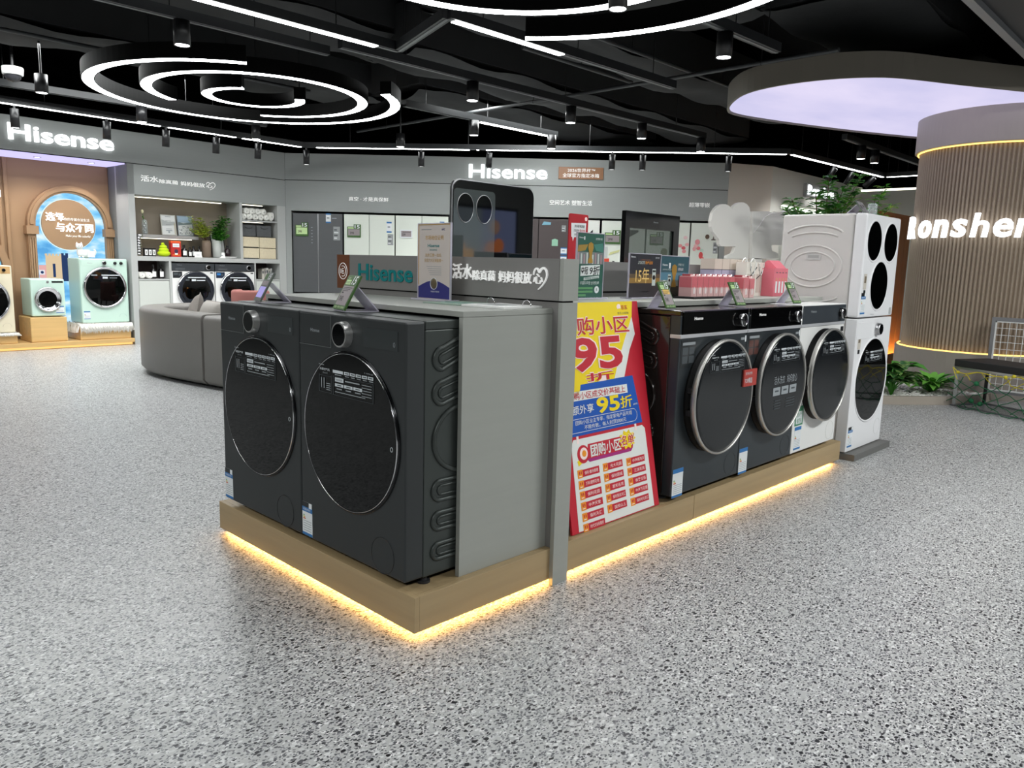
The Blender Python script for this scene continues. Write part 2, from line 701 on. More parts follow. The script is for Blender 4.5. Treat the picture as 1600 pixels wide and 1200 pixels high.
def arch_band(g, cx, zs, r0, r1, y0, y1, m, n=28):
    o, i_ = arc_pts(cx, zs, r1, 0, PI, n), arc_pts(cx, zs, r0, 0, PI, n)
    for k in range(n):
        g.prism([o[k], o[k + 1], i_[k + 1], i_[k]], y0, y1, m)


t = thing('arch_window', 'tall brown arch with a backlit blue seaside picture and a round brown plate', 'wall decoration', **FL)
cx, zs = 1.885, 1.50
g = G()
arch_band(g, cx, zs, 0.41, 0.50, 0.53, 0.62, M_BROWN)
arch_band(g, cx, zs, 0.435, 0.475, 0.51, 0.53, M_BROWN)
for sx in (-1, 1):
    xa, xb = sorted((cx + sx * 0.41, cx + sx * 0.50))
    g.box(xa, xb, 0.53, 0.62, 0.085, zs, M_BROWN)
    g.box(xa - 0.022, xb + 0.022, 0.49, 0.62, zs - 0.12, zs - 0.02, M_BROWN)
    for k in range(3):
        g.box(xa + 0.012 + k * 0.026, xa + 0.026 + k * 0.026, 0.515, 0.53, 0.14, zs - 0.16, M_BROWN)
g.build('arch_frame', t)
g = G()
g.prism([(cx - 0.41, 0.085)] + arc_pts(cx, zs, 0.41, PI, 0, 28)[:] + [(cx + 0.41, 0.085)], 0.60, 0.618, M_SEA)
bp = g.build('backlit_picture', t)
g = G()
M_P1 = emission('picture_cream', (0.85, 0.66, 0.42), 0.9)
M_P2 = emission('picture_navy', (0.03, 0.06, 0.16), 0.9)
M_P3 = emission('picture_pink', (0.9, 0.5, 0.48), 0.9)
M_P4 = emission('picture_white', (0.9, 0.92, 1.0), 0.9)
g.box(1.50, 1.62, 0.594, 0.60, 0.83, 1.0, M_P3)
g.box(1.58, 1.76, 0.59, 0.60, 0.80, 1.12, M_P1)
for k in range(5):
    g.box(1.575 + k * 0.04, 1.6 + k * 0.04, 0.59, 0.60, 1.12, 1.145, M_P1)
g.box(1.655, 1.685, 0.587, 0.59, 0.85, 1.02, M_P2)
g.box(1.76, 1.84, 0.59, 0.60, 0.80, 1.13, M_P2)
for k in range(2):
    g.box(1.76 + k * 0.05, 1.79 + k * 0.05, 0.59, 0.60, 1.13, 1.155, M_P2)
g.box(1.84, 2.0, 0.59, 0.60, 0.62, 1.0, M_P4)
g.prism([(1.84, 1.0), (2.02, 1.02), (2.0, 1.06)], 0.585, 0.595, M_P2)
for a in (0.68, 0.78, 0.88):
    g.box(1.50, 1.56, 0.588, 0.60, a, a + 0.06, M_P4)
    g.cyl((1.53, 0.587, a + 0.03), 'y', 0.018, 0.002, M_P2, 14)
g.build('printed_buildings', bp)
g = G()
g.cyl((cx - 0.02, 0.565, 1.515), 'y', 0.315, 0.02, M_BROWN, 48)
pl = g.build('round_plate', t)
g = G()
g.cyl((cx - 0.02, 0.585, 1.515), 'y', 0.325, 0.01, emission('plate_halo', (0.75, 0.95, 1.0), 1.1), 48)
g.build('halo_light', pl)
g = G()
put_text(g, '选择', 1.60, 1.555, 0.21, 0.105, 0.565, M_LIT, bold=0.06, depth=0.012)
put_text(g, '与众不同', 1.71, 1.425, 0.44, 0.115, 0.565, M_LIT, bold=0.06, depth=0.012)
put_text(g, '你的专属衣洁生活', 1.81, 1.565, 0.3, 0.038, 0.565, M_LETTER, depth=0.004)
put_text(g, 'Make your life colorful', 1.82, 1.355, 0.29, 0.036, 0.565, M_LETTER, depth=0.004)
g.build('lettering', pl)

t = thing('arch_window', 'lower brown arch with crossing bars over a backlit sky at the left edge', 'wall decoration', **FL)
cx, zs = 0.62, 0.92
g = G()
arch_band(g, cx, zs, 0.48, 0.56, 0.53, 0.61, M_BROWN)
for sx in (-1, 1):
    xa, xb = sorted((cx + sx * 0.48, cx + sx * 0.56))
    g.box(xa, xb, 0.53, 0.61, 0.085, zs, M_BROWN)
g.build('arch_frame', t)
g = G()
g.prism([(cx - 0.48, 0.085)] + arc_pts(cx, zs, 0.48, PI, 0, 28) + [(cx + 0.48, 0.085)], 0.60, 0.615, M_SEA)
g.build('backlit_picture', t)
g = G()
g.box(cx - 0.48, cx + 0.48, 0.57, 0.60, zs - 0.012, zs + 0.012, M_BROWN)
for a in (50, 130):
    ca, sa = math.cos(math.radians(a)), math.sin(math.radians(a))
    g.prism([(cx - sa * 0.012, zs + ca * 0.012), (cx + sa * 0.012, zs - ca * 0.012), (cx + ca * 0.49 + sa * 0.012, zs + sa * 0.49 - ca * 0.012), (cx + ca * 0.49 - sa * 0.012, zs + sa * 0.49 + ca * 0.012)], 0.57, 0.60, M_BROWN)
g.build('glazing_bars', t)

# ---- built-in laundry unit
CW = mat('cabinet_grey', (176, 178, 176), 0.5)
t = thing('laundry_cabinet', 'built-in grey cabinet wall with a lit shelf niche and towel cubby', 'cabinet', **FL)
g = G()
g.box(2.39, 2.47, 0, 0.70, 0, 2.30, CW)
g.box(2.47, 4.637, 0, 0.40, 1.085, 1.145, CW)
g.box(3.905, 3.945, 0, 0.40, 1.145, 1.925, CW)
g.box(4.50, 4.637, 0, 0.40, 1.145, 1.925, CW)
g.box(3.945, 4.50, 0.01, 0.40, 1.675, 1.695, CW)
g.box(2.875, 2.905, 0, 0.40, 0, 1.085, CW)
g.box(4.115, 4.135, 0, 0.40, 0, 1.085, CW)
g.box(4.525, 4.637, 0, 0.40, 0, 1.085, CW)
g.box(2.47, 2.875, 0.01, 0.40, 0.83, 0.85, CW)
g.box(4.135, 4.525, 0.01, 0.40, 0.83, 0.85, CW)
g.build('carcass', t)
g = G()
M_TAUPE = noise_tint(mat('taupe_back', (132, 122, 108), 0.7), (4, 4, 4), 0.1)
g.box(2.47, 3.905, 0.375, 0.39, 1.145, 1.925, M_TAUPE)
g.box(2.47, 2.875, 0.38, 0.39, 0.85, 1.085, mat('cubby_brown', (62, 46, 42), 0.6))
g.box(4.135, 4.525, 0.38, 0.39, 0.85, 1.085, mat('cubby_brown', (62, 46, 42), 0.6))
g.box(3.945, 4.50, 0.375, 0.39, 1.145, 1.925, mat('cubby_grey', (96, 98, 98), 0.6))
g.build('back_panel', t)
for x0, x1 in ((2.475, 2.87), (4.14, 4.52)):
    g = G()
    g.box(x0, x1, 0.0, 0.02, 0.03, 0.825, mat('cabinet_door_pale', (196, 200, 194), 0.5))
    g.build('door', t, bevel=0.003)
g = G()
g.box(2.60, 3.36, 0.14, 0.37, 1.385, 1.43, mat('shelf_grey', (150, 148, 146), 0.5))
g.build('shelf', t, bevel=0.002)
for x0, x1, z, y in ((2.50, 3.78, 1.905, 0.28), (2.62, 3.34, 1.374, 0.30), (3.96, 4.38, 1.908, 0.2), (3.96, 4.38, 1.664, 0.2)):
    g = G()
    g.box(x0, x1, y, y + 0.02, z + 0.005, z + 0.011, M_LEDN)
    g.build('light_strip', t)

# ------------------------------------------------------------------ back wall over the refrigerators
g = G()
g.box(0, 6.50, 0, 0.80, 2.317, 2.695, M_WALL)
g.box(0, 6.50, 0.012, 0.80, 2.307, 2.317, M_GAP)
g.box(0, 6.50, 0, 0.80, 1.868, 2.307, M_WALL)
g.box(0, 0.085, 0, 0.80, 0, 1.868, M_WALL)
g.box(6.42, 6.50, 0, 0.80, 0, 1.868, M_WALL)
g.box(0.085, 6.42, 0.76, 0.80, 0, 1.868, M_BLACK)
g.build('wall_back', kind='structure', **FF)
g = G()
g.prism([(9.0, 4.0), (9.66, 3.66), (9.70, 3.70), (9.05, 4.06)], 0, 2.695, M_BEIGE, 'z')
g.build('wall_corner', kind='structure')
g = G()
g.box(9.66, 10.02, 3.66, 4.3, 0, 2.695, M_WHITEW)
g.box(10.02, 12.6, 3.66, 4.3, 2.21, 2.695, M_WHITEW)
g.box(10.02, 12.6, 4.2, 4.3, 0, 2.21, M_WHITEW)
g.box(12.6, 13.2, 3.66, 4.3, 0, 2.695, M_WHITEW)
g.build('wall_right', kind='structure')
g = G()
g.box(13.15, 13.3, 0.3, 3.66, 0, 2.62, M_WHITEW)
g.build('wall_far', kind='structure')
g = G()
g.box(13.16, 13.2, 0.3, 3.66, 2.625, 2.655, M_LEDN)
g.build('cove_light', label='white light line along the top of the far end wall', category='light strip')
g = G()
g.box(10.05, 12.58, 3.9, 3.95, 2.16, 2.20, emission('niche_panel_light', (0.95, 1.0, 0.85), 3.2))
g.build('niche_light', label='bright light bar inside the white wall opening behind the green branches', category='light strip')

sign('Hisense', 'largest glowing white logo in the middle of the back wall above the refrigerators', FF, 2.722, 2.40, 1.146, 0.195, M_LIT, bold=0.035)
for body, x, w, z, h, lab in (('真空 · 才是真保鲜', 0.947, 0.59, 2.03, 0.06, 'white characters on the back wall above the dark and pale refrigerators at left'),
                              ('空间艺术 塑智生活', 3.915, 0.62, 2.045, 0.07, 'white characters on the back wall right of the black laundry tower'),
                              ('超薄零嵌', 5.948, 0.30, 2.06, 0.065, 'short white text at the right end of the back wall')):
    sign(body, lab, FF, x, z, w, h, M_LETTER, depth=0.006, bold=0.01, name='wall_lettering')
t = thing('wall_plaque', 'brown copper plaque with two white text lines on the back wall', 'sign', **FF)
g = G()
g.box(4.03, 4.68, -0.02, 0, 2.417, 2.585, mat('copper_brown', (150, 108, 78), 0.4))
g.build('plate', t)
g = G()
put_text(g, '2026世界杯™', 4.16, 2.515, 0.40, 0.052, -0.02, M_LETTER, bold=0.01, depth=0.002)
put_text(g, '全球官方指定冰箱', 4.09, 2.44, 0.53, 0.058, -0.02, M_LETTER, bold=0.01, depth=0.002)
g.build('lettering', t)
g = G()
g.box(10.74, 11.85, 3.60, 3.658, 2.36, 2.55, mat('sign_board_grey', (170, 172, 172), 0.4))
sb = g.build('lit_sign_board', label='glowing white sign letters on the white wall behind the green branches', category='sign')
text('Ronshen', 'lettering', sb, 10.78, 2.38, 1.0, 0.15, 3.60, M_LIT, bold=0.04, depth=0.015)

# ---- the opposite side of the shop, seen only as a reflection in the black glass
g = G()
g.box(3.5, 12.5, -5.75, -5.62, 0, 2.7, M_WALL)
g.build('wall_opposite', kind='structure')
t = thing('fruit_poster', 'backlit poster of fruit and a purple bowl, mirrored in the black glass panel', 'poster', (8.35, -5.60, 0.75), PI)
g = G()
g.box(0, 1.75, 0, 0.05, 0, 1.35, M_BLACK)
g.build('frame', t)
g = G()
def fe(n, c): return emission('fruit_' + n, c, 2.6)
g.rect(0.05, 1.70, 0.05, 1.30, 0, fe('mist', (0.20, 0.24, 0.27)))
g.rect(0.05, 0.85, 0.60, 1.30, -0.001, fe('blue', (0.14, 0.17, 0.30)))
for x, z, r, n, c in ((1.35, 0.62, 0.15, 'orange', (0.75, 0.36, 0.12)), (1.12, 0.52, 0.14, 'amber', (0.65, 0.33, 0.08)), (0.62, 0.62, 0.17, 'rust', (0.55, 0.16, 0.05)), (0.45, 0.72, 0.12, 'rust', (0.55, 0.16, 0.05)), (0.72, 0.22, 0.38, 'bowl', (0.28, 0.24, 0.40)), (0.72, 0.20, 0.30, 'shade', (0.10, 0.09, 0.16)), (0.85, 0.22, 0.10, 'plum', (0.24, 0.10, 0.42)), (0.60, 0.24, 0.10, 'plum', (0.24, 0.10, 0.42)), (1.40, 0.28, 0.16, 'red', (0.55, 0.12, 0.03)), (0.55, 1.02, 0.12, 'brown', (0.34, 0.2, 0.14))):
    g.cyl((x, -0.003 - 0.0004 * x, z), 'y', r, 0.002, fe(n, c), 24)
g.build('printed_picture', t)

# ================================================================== island display
t = thing('island_display', 'oak and grey island display plinth with a warm light line along its foot', 'display stand')
g = G()
g.box(0, 0.02, 0, 1.317, 0.021, 0.139, M_OAKY)
g.box(0.02, 1.64, 0, 0.02, 0.021, 0.139, M_OAK)
g.box(1.643, 3.36, 0, 0.02, 0.0215, 0.139, M_OAK)
g.box(3.34, 3.36, 0.02, 1.317, 0.021, 0.139, M_OAKY)
g.box(0.02, 3.34, 1.297, 1.317, 0.021, 0.139, M_OAK)
g.build('plinth_front', t, bevel=0.0015)
g = G()
g.box(0.02, 0.62, 0.02, 1.297, 0.119, 0.1388, M_OAKY)
g.box(0.62, 3.34, 0.02, 1.297, 0.119, 0.1388, M_OAK)
g.build('plinth_top', t)
g = G()
g.box(0.08, 3.28, 0.08, 1.24, 0, 0.119, M_GAP)
g.build('recessed_base', t)
g = G()
g.box(0.022, 0.036, 0.03, 1.29, 0.008, 0.019, M_WARMLED)
g.box(0.03, 3.30, 0.022, 0.036, 0.008, 0.019, M_WARMLED)
g.build('light_strip', t)
# partition panel with its header board, across the island
g = G()
g.box(0.632, 0.715, -0.018, 0.0, 0, 1.038, M_GREY)
g.box(0.638, 0.715, 0.0, 1.27, 0.139, 1.038, M_GREYD)
g.build('partition_panel', t)
g = G()
g.box(0.632, 0.715, -0.018, 0.0, 1.044, 1.19, M_GREY)
g.box(0.630, 0.715, 0.0, 1.268, 1.044, 1.19, M_GREYD)
g.box(0.640, 0.71, 0.0, 1.36, 1.036, 1.046, M_GAP)
hb = g.build('header_board', t)
g = G()
g.box(0.628, 0.716, 1.268, 1.367, 1.036, 1.19, mat('brown_copper_panel', (112, 66, 40), 0.35))
bp = g.build('brown_end_panel', t)


def on_minus_x(g, x):
    """local front plane (x right, z up, -y out) placed on the island header that faces -x, right = -Y"""
    g.M = Matrix(((0, 1, 0, x), (-1, 0, 0, 0), (0, 0, 1, 0), (0, 0, 0, 1)))
    return g


g = on_minus_x(G(), 0.628)
c = (-1.317, 1.115)
for r, a0, a1 in ((0.037, 0, 28), (0.024, -9, 9), (0.024, 12, 16), (0.012, 5, 25)):
    g.tube([(c[0] + r * math.cos(a * PI / 14) * 0.9, -0.001, c[1] + r * math.sin(a * PI / 14)) for a in range(a0, a1 + 1)], 0.0013, M_LETTER, 6)
g.cyl((c[0], -0.002, c[1]), 'y', 0.004, 0.002, M_LETTER, 12)
g.build('emblem', bp)
g = on_minus_x(G(), 0.630)
put_text(g, 'Hisense', -1.195, 1.078, 0.39, 0.074, 0, M_TEAL, bold=0.035, depth=0.004)
g.build('logo_lettering', hb, label='teal raised logo letters')
g = on_minus_x(G(), 0.630)
slogan(g, -0.553, 1.082, 0.50, 0.082, 0, M_LETTER)
g.build('slogan_lettering', hb, label='white raised slogan letters with a heart stroke')
# spine wall
g = G()
g.box(0.715, 3.30, 0.635, 0.70, 0.139, 1.034, M_GREYD)
g.build('spine_panel', t)
g = G()
g.box(0.715, 3.28, 0.63, 0.70, 1.044, 1.192, M_GREYD)
g.box(0.715, 3.27, 0.637, 0.69, 1.034, 1.044, M_GAP)
g.build('spine_header_board', t)
# worktops and end panels
g = G()
g.box(0.210, 0.638, 0.030, 1.27, 0.9975, 1.016, M_GREY)
g.build('countertop', t, bevel=0.0015)
g = G()
g.box(0.210, 0.638, 0.030, 0.0485, 0.139, 0.9965, M_GREY)
g.build('end_panel', t, bevel=0.001)
g = G()
g.box(0.210, 0.638, 1.252, 1.27, 0.139, 0.9965, M_GREY)
g.build('end_panel', t, bevel=0.001)
g = G()
g.box(0.715, 3.42, 0.215, 0.635, 0.993, 1.016, M_GREY)
g.build('countertop', t, bevel=0.0015)
g = G()
g.box(0.715, 3.30, 0.70, 1.27, 0.993, 1.016, M_GREY)
g.box(0.72, 3.30, 0.72, 1.25, 0.139, 0.993, M_GREYD)
g.build('rear_counter', t)

# ================================================================== front-loading washing machines
M_DKBODY = mat('dark_titanium', (56, 59, 60), 0.42, 0.4)
M_DKSIDE = mat('dark_titanium_side', (64, 69, 67), 0.4, 0.45)
M_NAVY = mat('dark_blue_grey', (54, 60, 64), 0.35, 0.3)
M_WSIDE = mat('appliance_white', (232, 232, 230), 0.3)
M_STICKW = mat('sticker_white', (228, 232, 234), 0.5)
M_STICKB = mat('sticker_blue', (40, 112, 176), 0.5)
M_STICKK = mat('sticker_black', (24, 27, 30), 0.35)
M_LINE = mat('print_grey', (150, 156, 160), 0.5)
M_LINE2 = mat('print_dim', (70, 76, 80), 0.5)
M_PRW = mat('print_white', (206, 212, 216), 0.5)
M_FOOT = mat('rubber_foot', (40, 40, 42), 0.6)
M_DOORG = mat('door_glass', (3, 4, 4), 0.035, spec=0.32)
M_DOORN = mat('smoked_door_glass', (21, 24, 27), 0.10, spec=0.4)


def energy_label(parent, x, z, w, h, y=0.0, black=True):
    g = G()
    g.rect(x, x + w, z, z + h, y, M_STICKW)
    top = z + h
    if black:
        g.rect(x, x + w, top - 0.15 * h, top, y - 0.0004, M_STICKK)
        g.rect(x + 0.68 * w, x + 0.97 * w, top - 0.16 * h, top - 0.005 * h, y - 0.0008, M_STICKW)
        g.rect(x, x + w, top - 0.29 * h, top - 0.15 * h, y - 0.0004, M_STICKB)
    else:
        g.rect(x, x + w, top - 0.15 * h, top, y - 0.0004, M_STICKB)
    put_text(g, '中国能效标识', x + 0.1 * w, top - 0.25 * h, 0.75 * w, 0.07 * h, y - 0.0008, M_STICKW)
    g.rect(x, x + w, z, z + 0.08 * h, y - 0.0004, M_STICKB)
    for k, c_ in enumerate(((90, 160, 90), (210, 190, 60), (200, 80, 50))):
        g.rect(x + 0.1 * w, x + (0.22 + 0.06 * k) * w, top - (0.42 + 0.05 * k) * h, top - (0.385 + 0.05 * k) * h, y - 0.0004, mat('label_bar_%d' % k, c_, 0.5))
    for k in range(5):
        g.rect(x + 0.1 * w, x + 0.9 * w, z + (0.14 + 0.07 * k) * h, z + (0.155 + 0.07 * k) * h, y - 0.0004, M_LINE)
    return g.build('energy_label', parent, label='blue and white energy sticker')


def info_print(g, x, z, w, h, y):
    """white specification print at the top of a door glass"""
    def R(a, b, c, d, m, k=0):
        g.rect(x + a * w, x + b * w, z + c * h, z + d * h, y - k, m, 0.0005)
    put_text(g, 'Hisense', x, z + 0.97 * h, 0.1 * w, 0.045 * h, y, M_PRW)
    put_text(g, '除菌空气洗', x + 0.02 * w, z + 0.80 * h, 0.19 * w, 0.085 * h, y, M_PRW, bold=0.02)
    put_text(g, '活水洗', x + 0.07 * w, z + 0.70 * h, 0.1 * w, 0.05 * h, y, M_LINE)
    R(0.27, 0.46, 0.78, 0.88, M_PRW)
    for k in range(5):
        R(0.48 + 0.107 * k, 0.57 + 0.107 * k, 0.78, 0.88, M_PRW)
        R(0.50 + 0.107 * k, 0.56 + 0.107 * k, 0.815, 0.85, M_LINE2, 0.0006)
        R(0.50 + 0.107 * k, 0.57 + 0.107 * k, 0.715, 0.74, M_LINE)
    R(0.31, 0.43, 0.715, 0.74, M_LINE)
    put_text(g, '10kg', x + 0.85 * w, z + 0.94 * h, 0.15 * w, 0.05 * h, y, M_LINE)
    R(0.31, 0.47, 0.50, 0.64, M_PRW)
    put_text(g, '智能投放', x + 0.33 * w, z + 0.54 * h, 0.12 * w, 0.06 * h, y - 0.0006, M_LINE2)
    R(0.50, 0.76, 0.55, 0.59, M_LINE)
    for k in range(3):
        R(0.31 + 0.17 * k, 0.465 + 0.17 * k, 0.34, 0.44, M_PRW)
        R(0.35 + 0.17 * k, 0.43 + 0.17 * k, 0.375, 0.405, M_LINE2, 0.0006)
        R(0.34 + 0.17 * k, 0.44 + 0.17 * k, 0.25, 0.285, M_LINE)
    R(0.31, 0.86, 0.145, 0.17, M_LINE)
    for k in range(5):
        R(0.80, 0.97, 0.56 - 0.09 * k, 0.58 - 0.09 * k, M_LINE)
    for a, b, c, d in ((0.0, 0.24, 0.06, 0.07), (0.0, 0.24, 0.62, 0.63), (0.27, 1.0, 0.04, 0.05), (0.27, 1.0, 0.66, 0.67)):
        R(a, b, c, d, M_LINE2)
    for a in (0.0, 0.236, 0.27, 0.994):
        R(a, a + 0.006, 0.05, 0.66, M_LINE2)
    for k in range(4):
        R(0.14, 0.22, 0.15 + 0.07 * k, 0.175 + 0.07 * k, M_LINE)
    R(0.04, 0.055, 0.2, 0.55, M_LINE)
    R(0.09, 0.105, 0.2, 0.55, M_LINE)


def stadium(x, y0, y1, zc, r, tilt=0.0, n=10):
    """rounded groove outline on a side wall: opens to the back"""
    pts = [(x, y1, zc + r + (y1 - y0) * tilt)]
    for i in range(n + 1):
        a = PI / 2 + PI * i / n
        pts.append((x, y0 + r + r * math.cos(a), zc + r * math.sin(a)))
    pts.append((x, y1, zc - r + (y1 - y0) * tilt))
    return pts


def side_ribs(g, x, m, sgn=1):
    for zc, r, tl in ((0.73, 0.034, 0.35), (0.622, 0.036, 0.25), (0.305, 0.032, 0.0), (0.204, 0.028, 0.0), (0.102, 0.026, 0.0)):
        g.tube(stadium(x, 0.112, 0.28, zc, r, tl), 0.008, m, 8)
        g.tube(stadium(x, 0.135, 0.28, zc, r * 0.45, tl), 0.005, m, 8)
    g.tube([(x, 0.24 + 0.125 * math.cos(a * PI / 16), 0.468 + 0.108 * math.sin(a * PI / 16)) for a in range(32)], 0.009, m, 8, closed=True)


def feet(t, z1, m=M_FOOT, w=0.6, d=0.6, y0=0.10):
    for x in (0.05, w - 0.03):
        for y in (y0, d - 0.06):
            g = G()
            g.cyl((x, y, 0), 'z', 0.022, 0.008, m, 16)
            g.cyl((x, y, 0.008), 'z', 0.012, z1 - 0.008, m, 12)
            g.build('foot', t)


def flush_washer(label, loc, rot):
    """dark machine with a flush round glass door"""
    t = thing('washing_machine', label, 'washing machine', loc, rot, None)
    w = 0.6
    g = G()
    g.box(0.004, w - 0.004, 0.076, 0.58, 0.026, 0.822, M_DKSIDE)
    side_ribs(g, w - 0.004, M_DKSIDE)
    side_ribs(g, 0.004, M_DKSIDE)
    g.build('cabinet', t, bevel=0.004)
    g = G()
    g.box(0, w, 0, 0.074, 0.03, 0.848, M_DKBODY)
    fp = g.build('front_panel', t, bevel=0.006, seg=3)
    g = G()
    g.box(0.001, w - 0.001, 0.075, 0.58, 0.823, 0.85, M_DKSIDE)
    g.build('top_cover', t, bevel=0.003)
    g = G()
    g.box(0.008, 0.200, -0.0025, 0.001, 0.737, 0.842, M_DKBODY)
    dr = g.build('detergent_drawer', t, bevel=0.0015)
    g = G()
    g.box(0.2, 0.2018, -0.003, 0.001, 0.736, 0.843, mat('seam_bright', (120, 124, 124), 0.4, 0.4))
    g.box(0.006, 0.2018, -0.003, 0.001, 0.7345, 0.7363, mat('seam_bright', (120, 124, 124), 0.4, 0.4))
    g.build('drawer_seam', dr)
    text('Hisense', 'logo_lettering', dr, 0.078, 0.782, 0.055, 0.012, -0.0026, M_LINE, bold=0.01)
    g = G()
    g.cyl((0.283, -0.026, 0.787), 'y', 0.041, 0.028, mat('knob_metal', (216, 216, 214), 0.32, 0.85), 40, r2=0.043)
    kb = g.build('knob', t)
    g = G()
    g.cyl((0.283, -0.0275, 0.787), 'y', 0.0355, 0.002, M_BGLASS, 40)
    g.build('knob_face', kb, label='black glossy face')
    g = G()
    g.box(0.384, 0.562, -0.0015, 0.001, 0.757, 0.818, mat('display_dark', (50, 54, 55), 0.3))
    dp = g.build('display', t)
    g = G()
    put_text(g, '⏻', 0.395, 0.776, 0.012, 0.014, -0.0016, M_LINE2)
    g.tube([(0.545 + 0.004 * math.cos(a * PI / 6), -0.002, 0.776 + 0.007 * math.sin(a * PI / 6)) for a in range(12)], 0.0007, M_LINE, 5, closed=True)
    g.build('symbols', dp)
    c = (0.3055, 0.462)
    g = G()
    g.lathe([(0.272, 0.0005), (0.272, -0.004), (0.264, -0.005), (0.2635, 0.0)], (c[0], 0, c[1]), 'y', mat('door_rim_dark', (22, 23, 25), 0.15, 0.6), 96)
    g.build('door_rim', t)
    g = G()
    g.lathe([(0.2645, -0.0035), (0.2645, -0.009), (0.2635, -0.0102), (0.2620, -0.009), (0.2615, -0.0035)], (c[0], 0, c[1]), 'y', M_CHROME, 96)
    g.build('chrome_ring', t)
    g = G()
    g.cyl((c[0], -0.0095, c[1]), 'y', 0.2615, 0.008, M_DOORG, 96)
    dg = g.build('door_glass', t)
    g = G()
    info_print(g, c[0] - 0.163, 0.578, 0.31, 0.10, -0.0115)
    g.build('printed_specification', dg)
    g = G()
    g.tube([(0.545 + 0.006 * math.cos(a * PI / 6), -0.0105, 0.452 + 0.007 * math.sin(a * PI / 6)) for a in range(12)], 0.0008, M_PRW, 5, closed=True)
    g.build('start_symbol', dg)
    g = G()
    g.lathe([(0.0608, 0.0005), (0.0608, -0.0016), (0.0585, -0.0016), (0.0585, 0.0005)], (0.485, 0, 0.09), 'y', mat('seam_ring', (28, 30, 31), 0.4), 48)
    g.cyl((0.485, -0.0006, 0.09), 'y', 0.058, 0.0012, M_DKBODY, 48)
    g.build('filter_cover', t)
    energy_label(t, 0.003, 0.036, 0.066, 0.124, -0.0005)
    feet(t, 0.03)
    return t


R90 = -PI / 2
flush_washer('dark grey washing machine at the island corner, next to the grey end panel', (0.002, 0.652, 0.139), R90)
flush_washer('dark grey washing machine at the left end of the island beside the sofa', (0.002, 1.257, 0.139), R90)


def drum_washer(label, loc, rot, body, side, panel, white=False):
    """machine with a separate control strip and a proud round door with a silver ring"""
    t = thing('washing_machine', label, 'washing machine', loc, rot)
    w = 0.6
    g = G()
    g.box(0, w, 0.0, 0.05, 0.028, 0.730, body)
    g.build('front_panel', t, bevel=0.005, seg=3)
    g = G()
    g.box(0.003, w - 0.003, 0.051, 0.58, 0.024, 0.825, side)
    if not white:
        side_ribs(g, 0.003, side)
    g.build('cabinet', t, bevel=0.004)
    g = G()
    g.box(0, w, 0.0, 0.58, 0.828, 0.85, body if white else side)
    g.build('top_cover', t, bevel=0.004)
    g = G()
    g.box(0.0, w, 0.0, 0.05, 0.748, 0.828, body)
    g.box(0.012, w - 0.008, -0.006, 0.002, 0.747, 0.846, panel)
    cp = g.build('control_panel', t, bevel=0.002)
    text('Hisense', 'logo_lettering', cp, 0.10, 0.808, 0.072, 0.014, -0.0062, M_LETTER if not white else M_LINE, bold=0.02)
    g = G()
    g.box(0.0, w, -0.004, 0.05, 0.7305, 0.7475, mat('silver_strip', (206, 207, 211), 0.4, 0.4))
    g.build('silver_trim', t, bevel=0.002)
    g = G()
    g.lathe([(0.0, -0.030), (0.026, -0.030), (0.029, -0.026), (0.0295, -0.006)], (0.516, 0, 0.797), 'y', mat('knob_black', (18, 18, 20), 0.15), 40)
    kb = g.build('knob', t)
    g = G()
    g.lathe([(0.0275, -0.029), (0.0295, -0.031), (0.0312, -0.029), (0.0312, -0.024)], (0.516, 0, 0.797), 'y', M_CHROME, 40)
    g.build('knob_ring', kb)
    c = (0.322, 0.452)
    g = G()
    g.lathe([(0.262, 0.001), (0.262, -0.012), (0.236, -0.030), (0.246, -0.042), (0.262, -0.048)], (c[0], 0, c[1]), 'y', mat('door_base_black', (8, 8, 9), 0.45, spec=0.15), 96)
    for dz in (-0.05, 0.05):
        g.box(c[0] - 0.262, c[0] - 0.235, -0.035, -0.014, c[1] + dz - 0.012, c[1] + dz + 0.012, M_METALB)
    db = g.build('door_base', t)
    g = G()
    g.lathe([(0.2615, -0.034), (0.2665, -0.042), (0.2665, -0.056), (0.264, -0.060), (0.2575, -0.0605), (0.2555, -0.057)], (c[0], 0, c[1]), 'y', mat('silver_ring', (190, 188, 184), 0.38, 0.9), 96)
    g.build('silver_ring', t)
    g = G()
    g.lathe([(0.0, -0.062), (0.14, -0.0612), (0.235, -0.0598), (0.2562, -0.0582), (0.2562, -0.05)], (c[0], 0, c[1]), 'y', M_DOORN, 96)
    dg = g.build('door_glass', t)
    g = G()
    info_print(g, c[0] - 0.155, 0.570, 0.31, 0.085, -0.0632)
    g.build('printed_specification', dg)
    g = G()
    g.tube([(0.52 + 0.055 * math.cos(a * PI / 24), -0.0002, 0.095 + 0.055 * math.sin(a * PI / 24)) for a in range(48)], 0.0008, mat('seam_dark', (40, 43, 46), 0.4) if not white else mat('seam_light', (196, 196, 194), 0.4), 5, closed=True)
    g.build('filter_cover', t)
    energy_label(t, 0.008 if not white else 0.03, 0.02 if not white else 0.045, 0.085, 0.13, -0.0005, black=False)
    feet(t, 0.028, y0=0.08)
    return t, dg


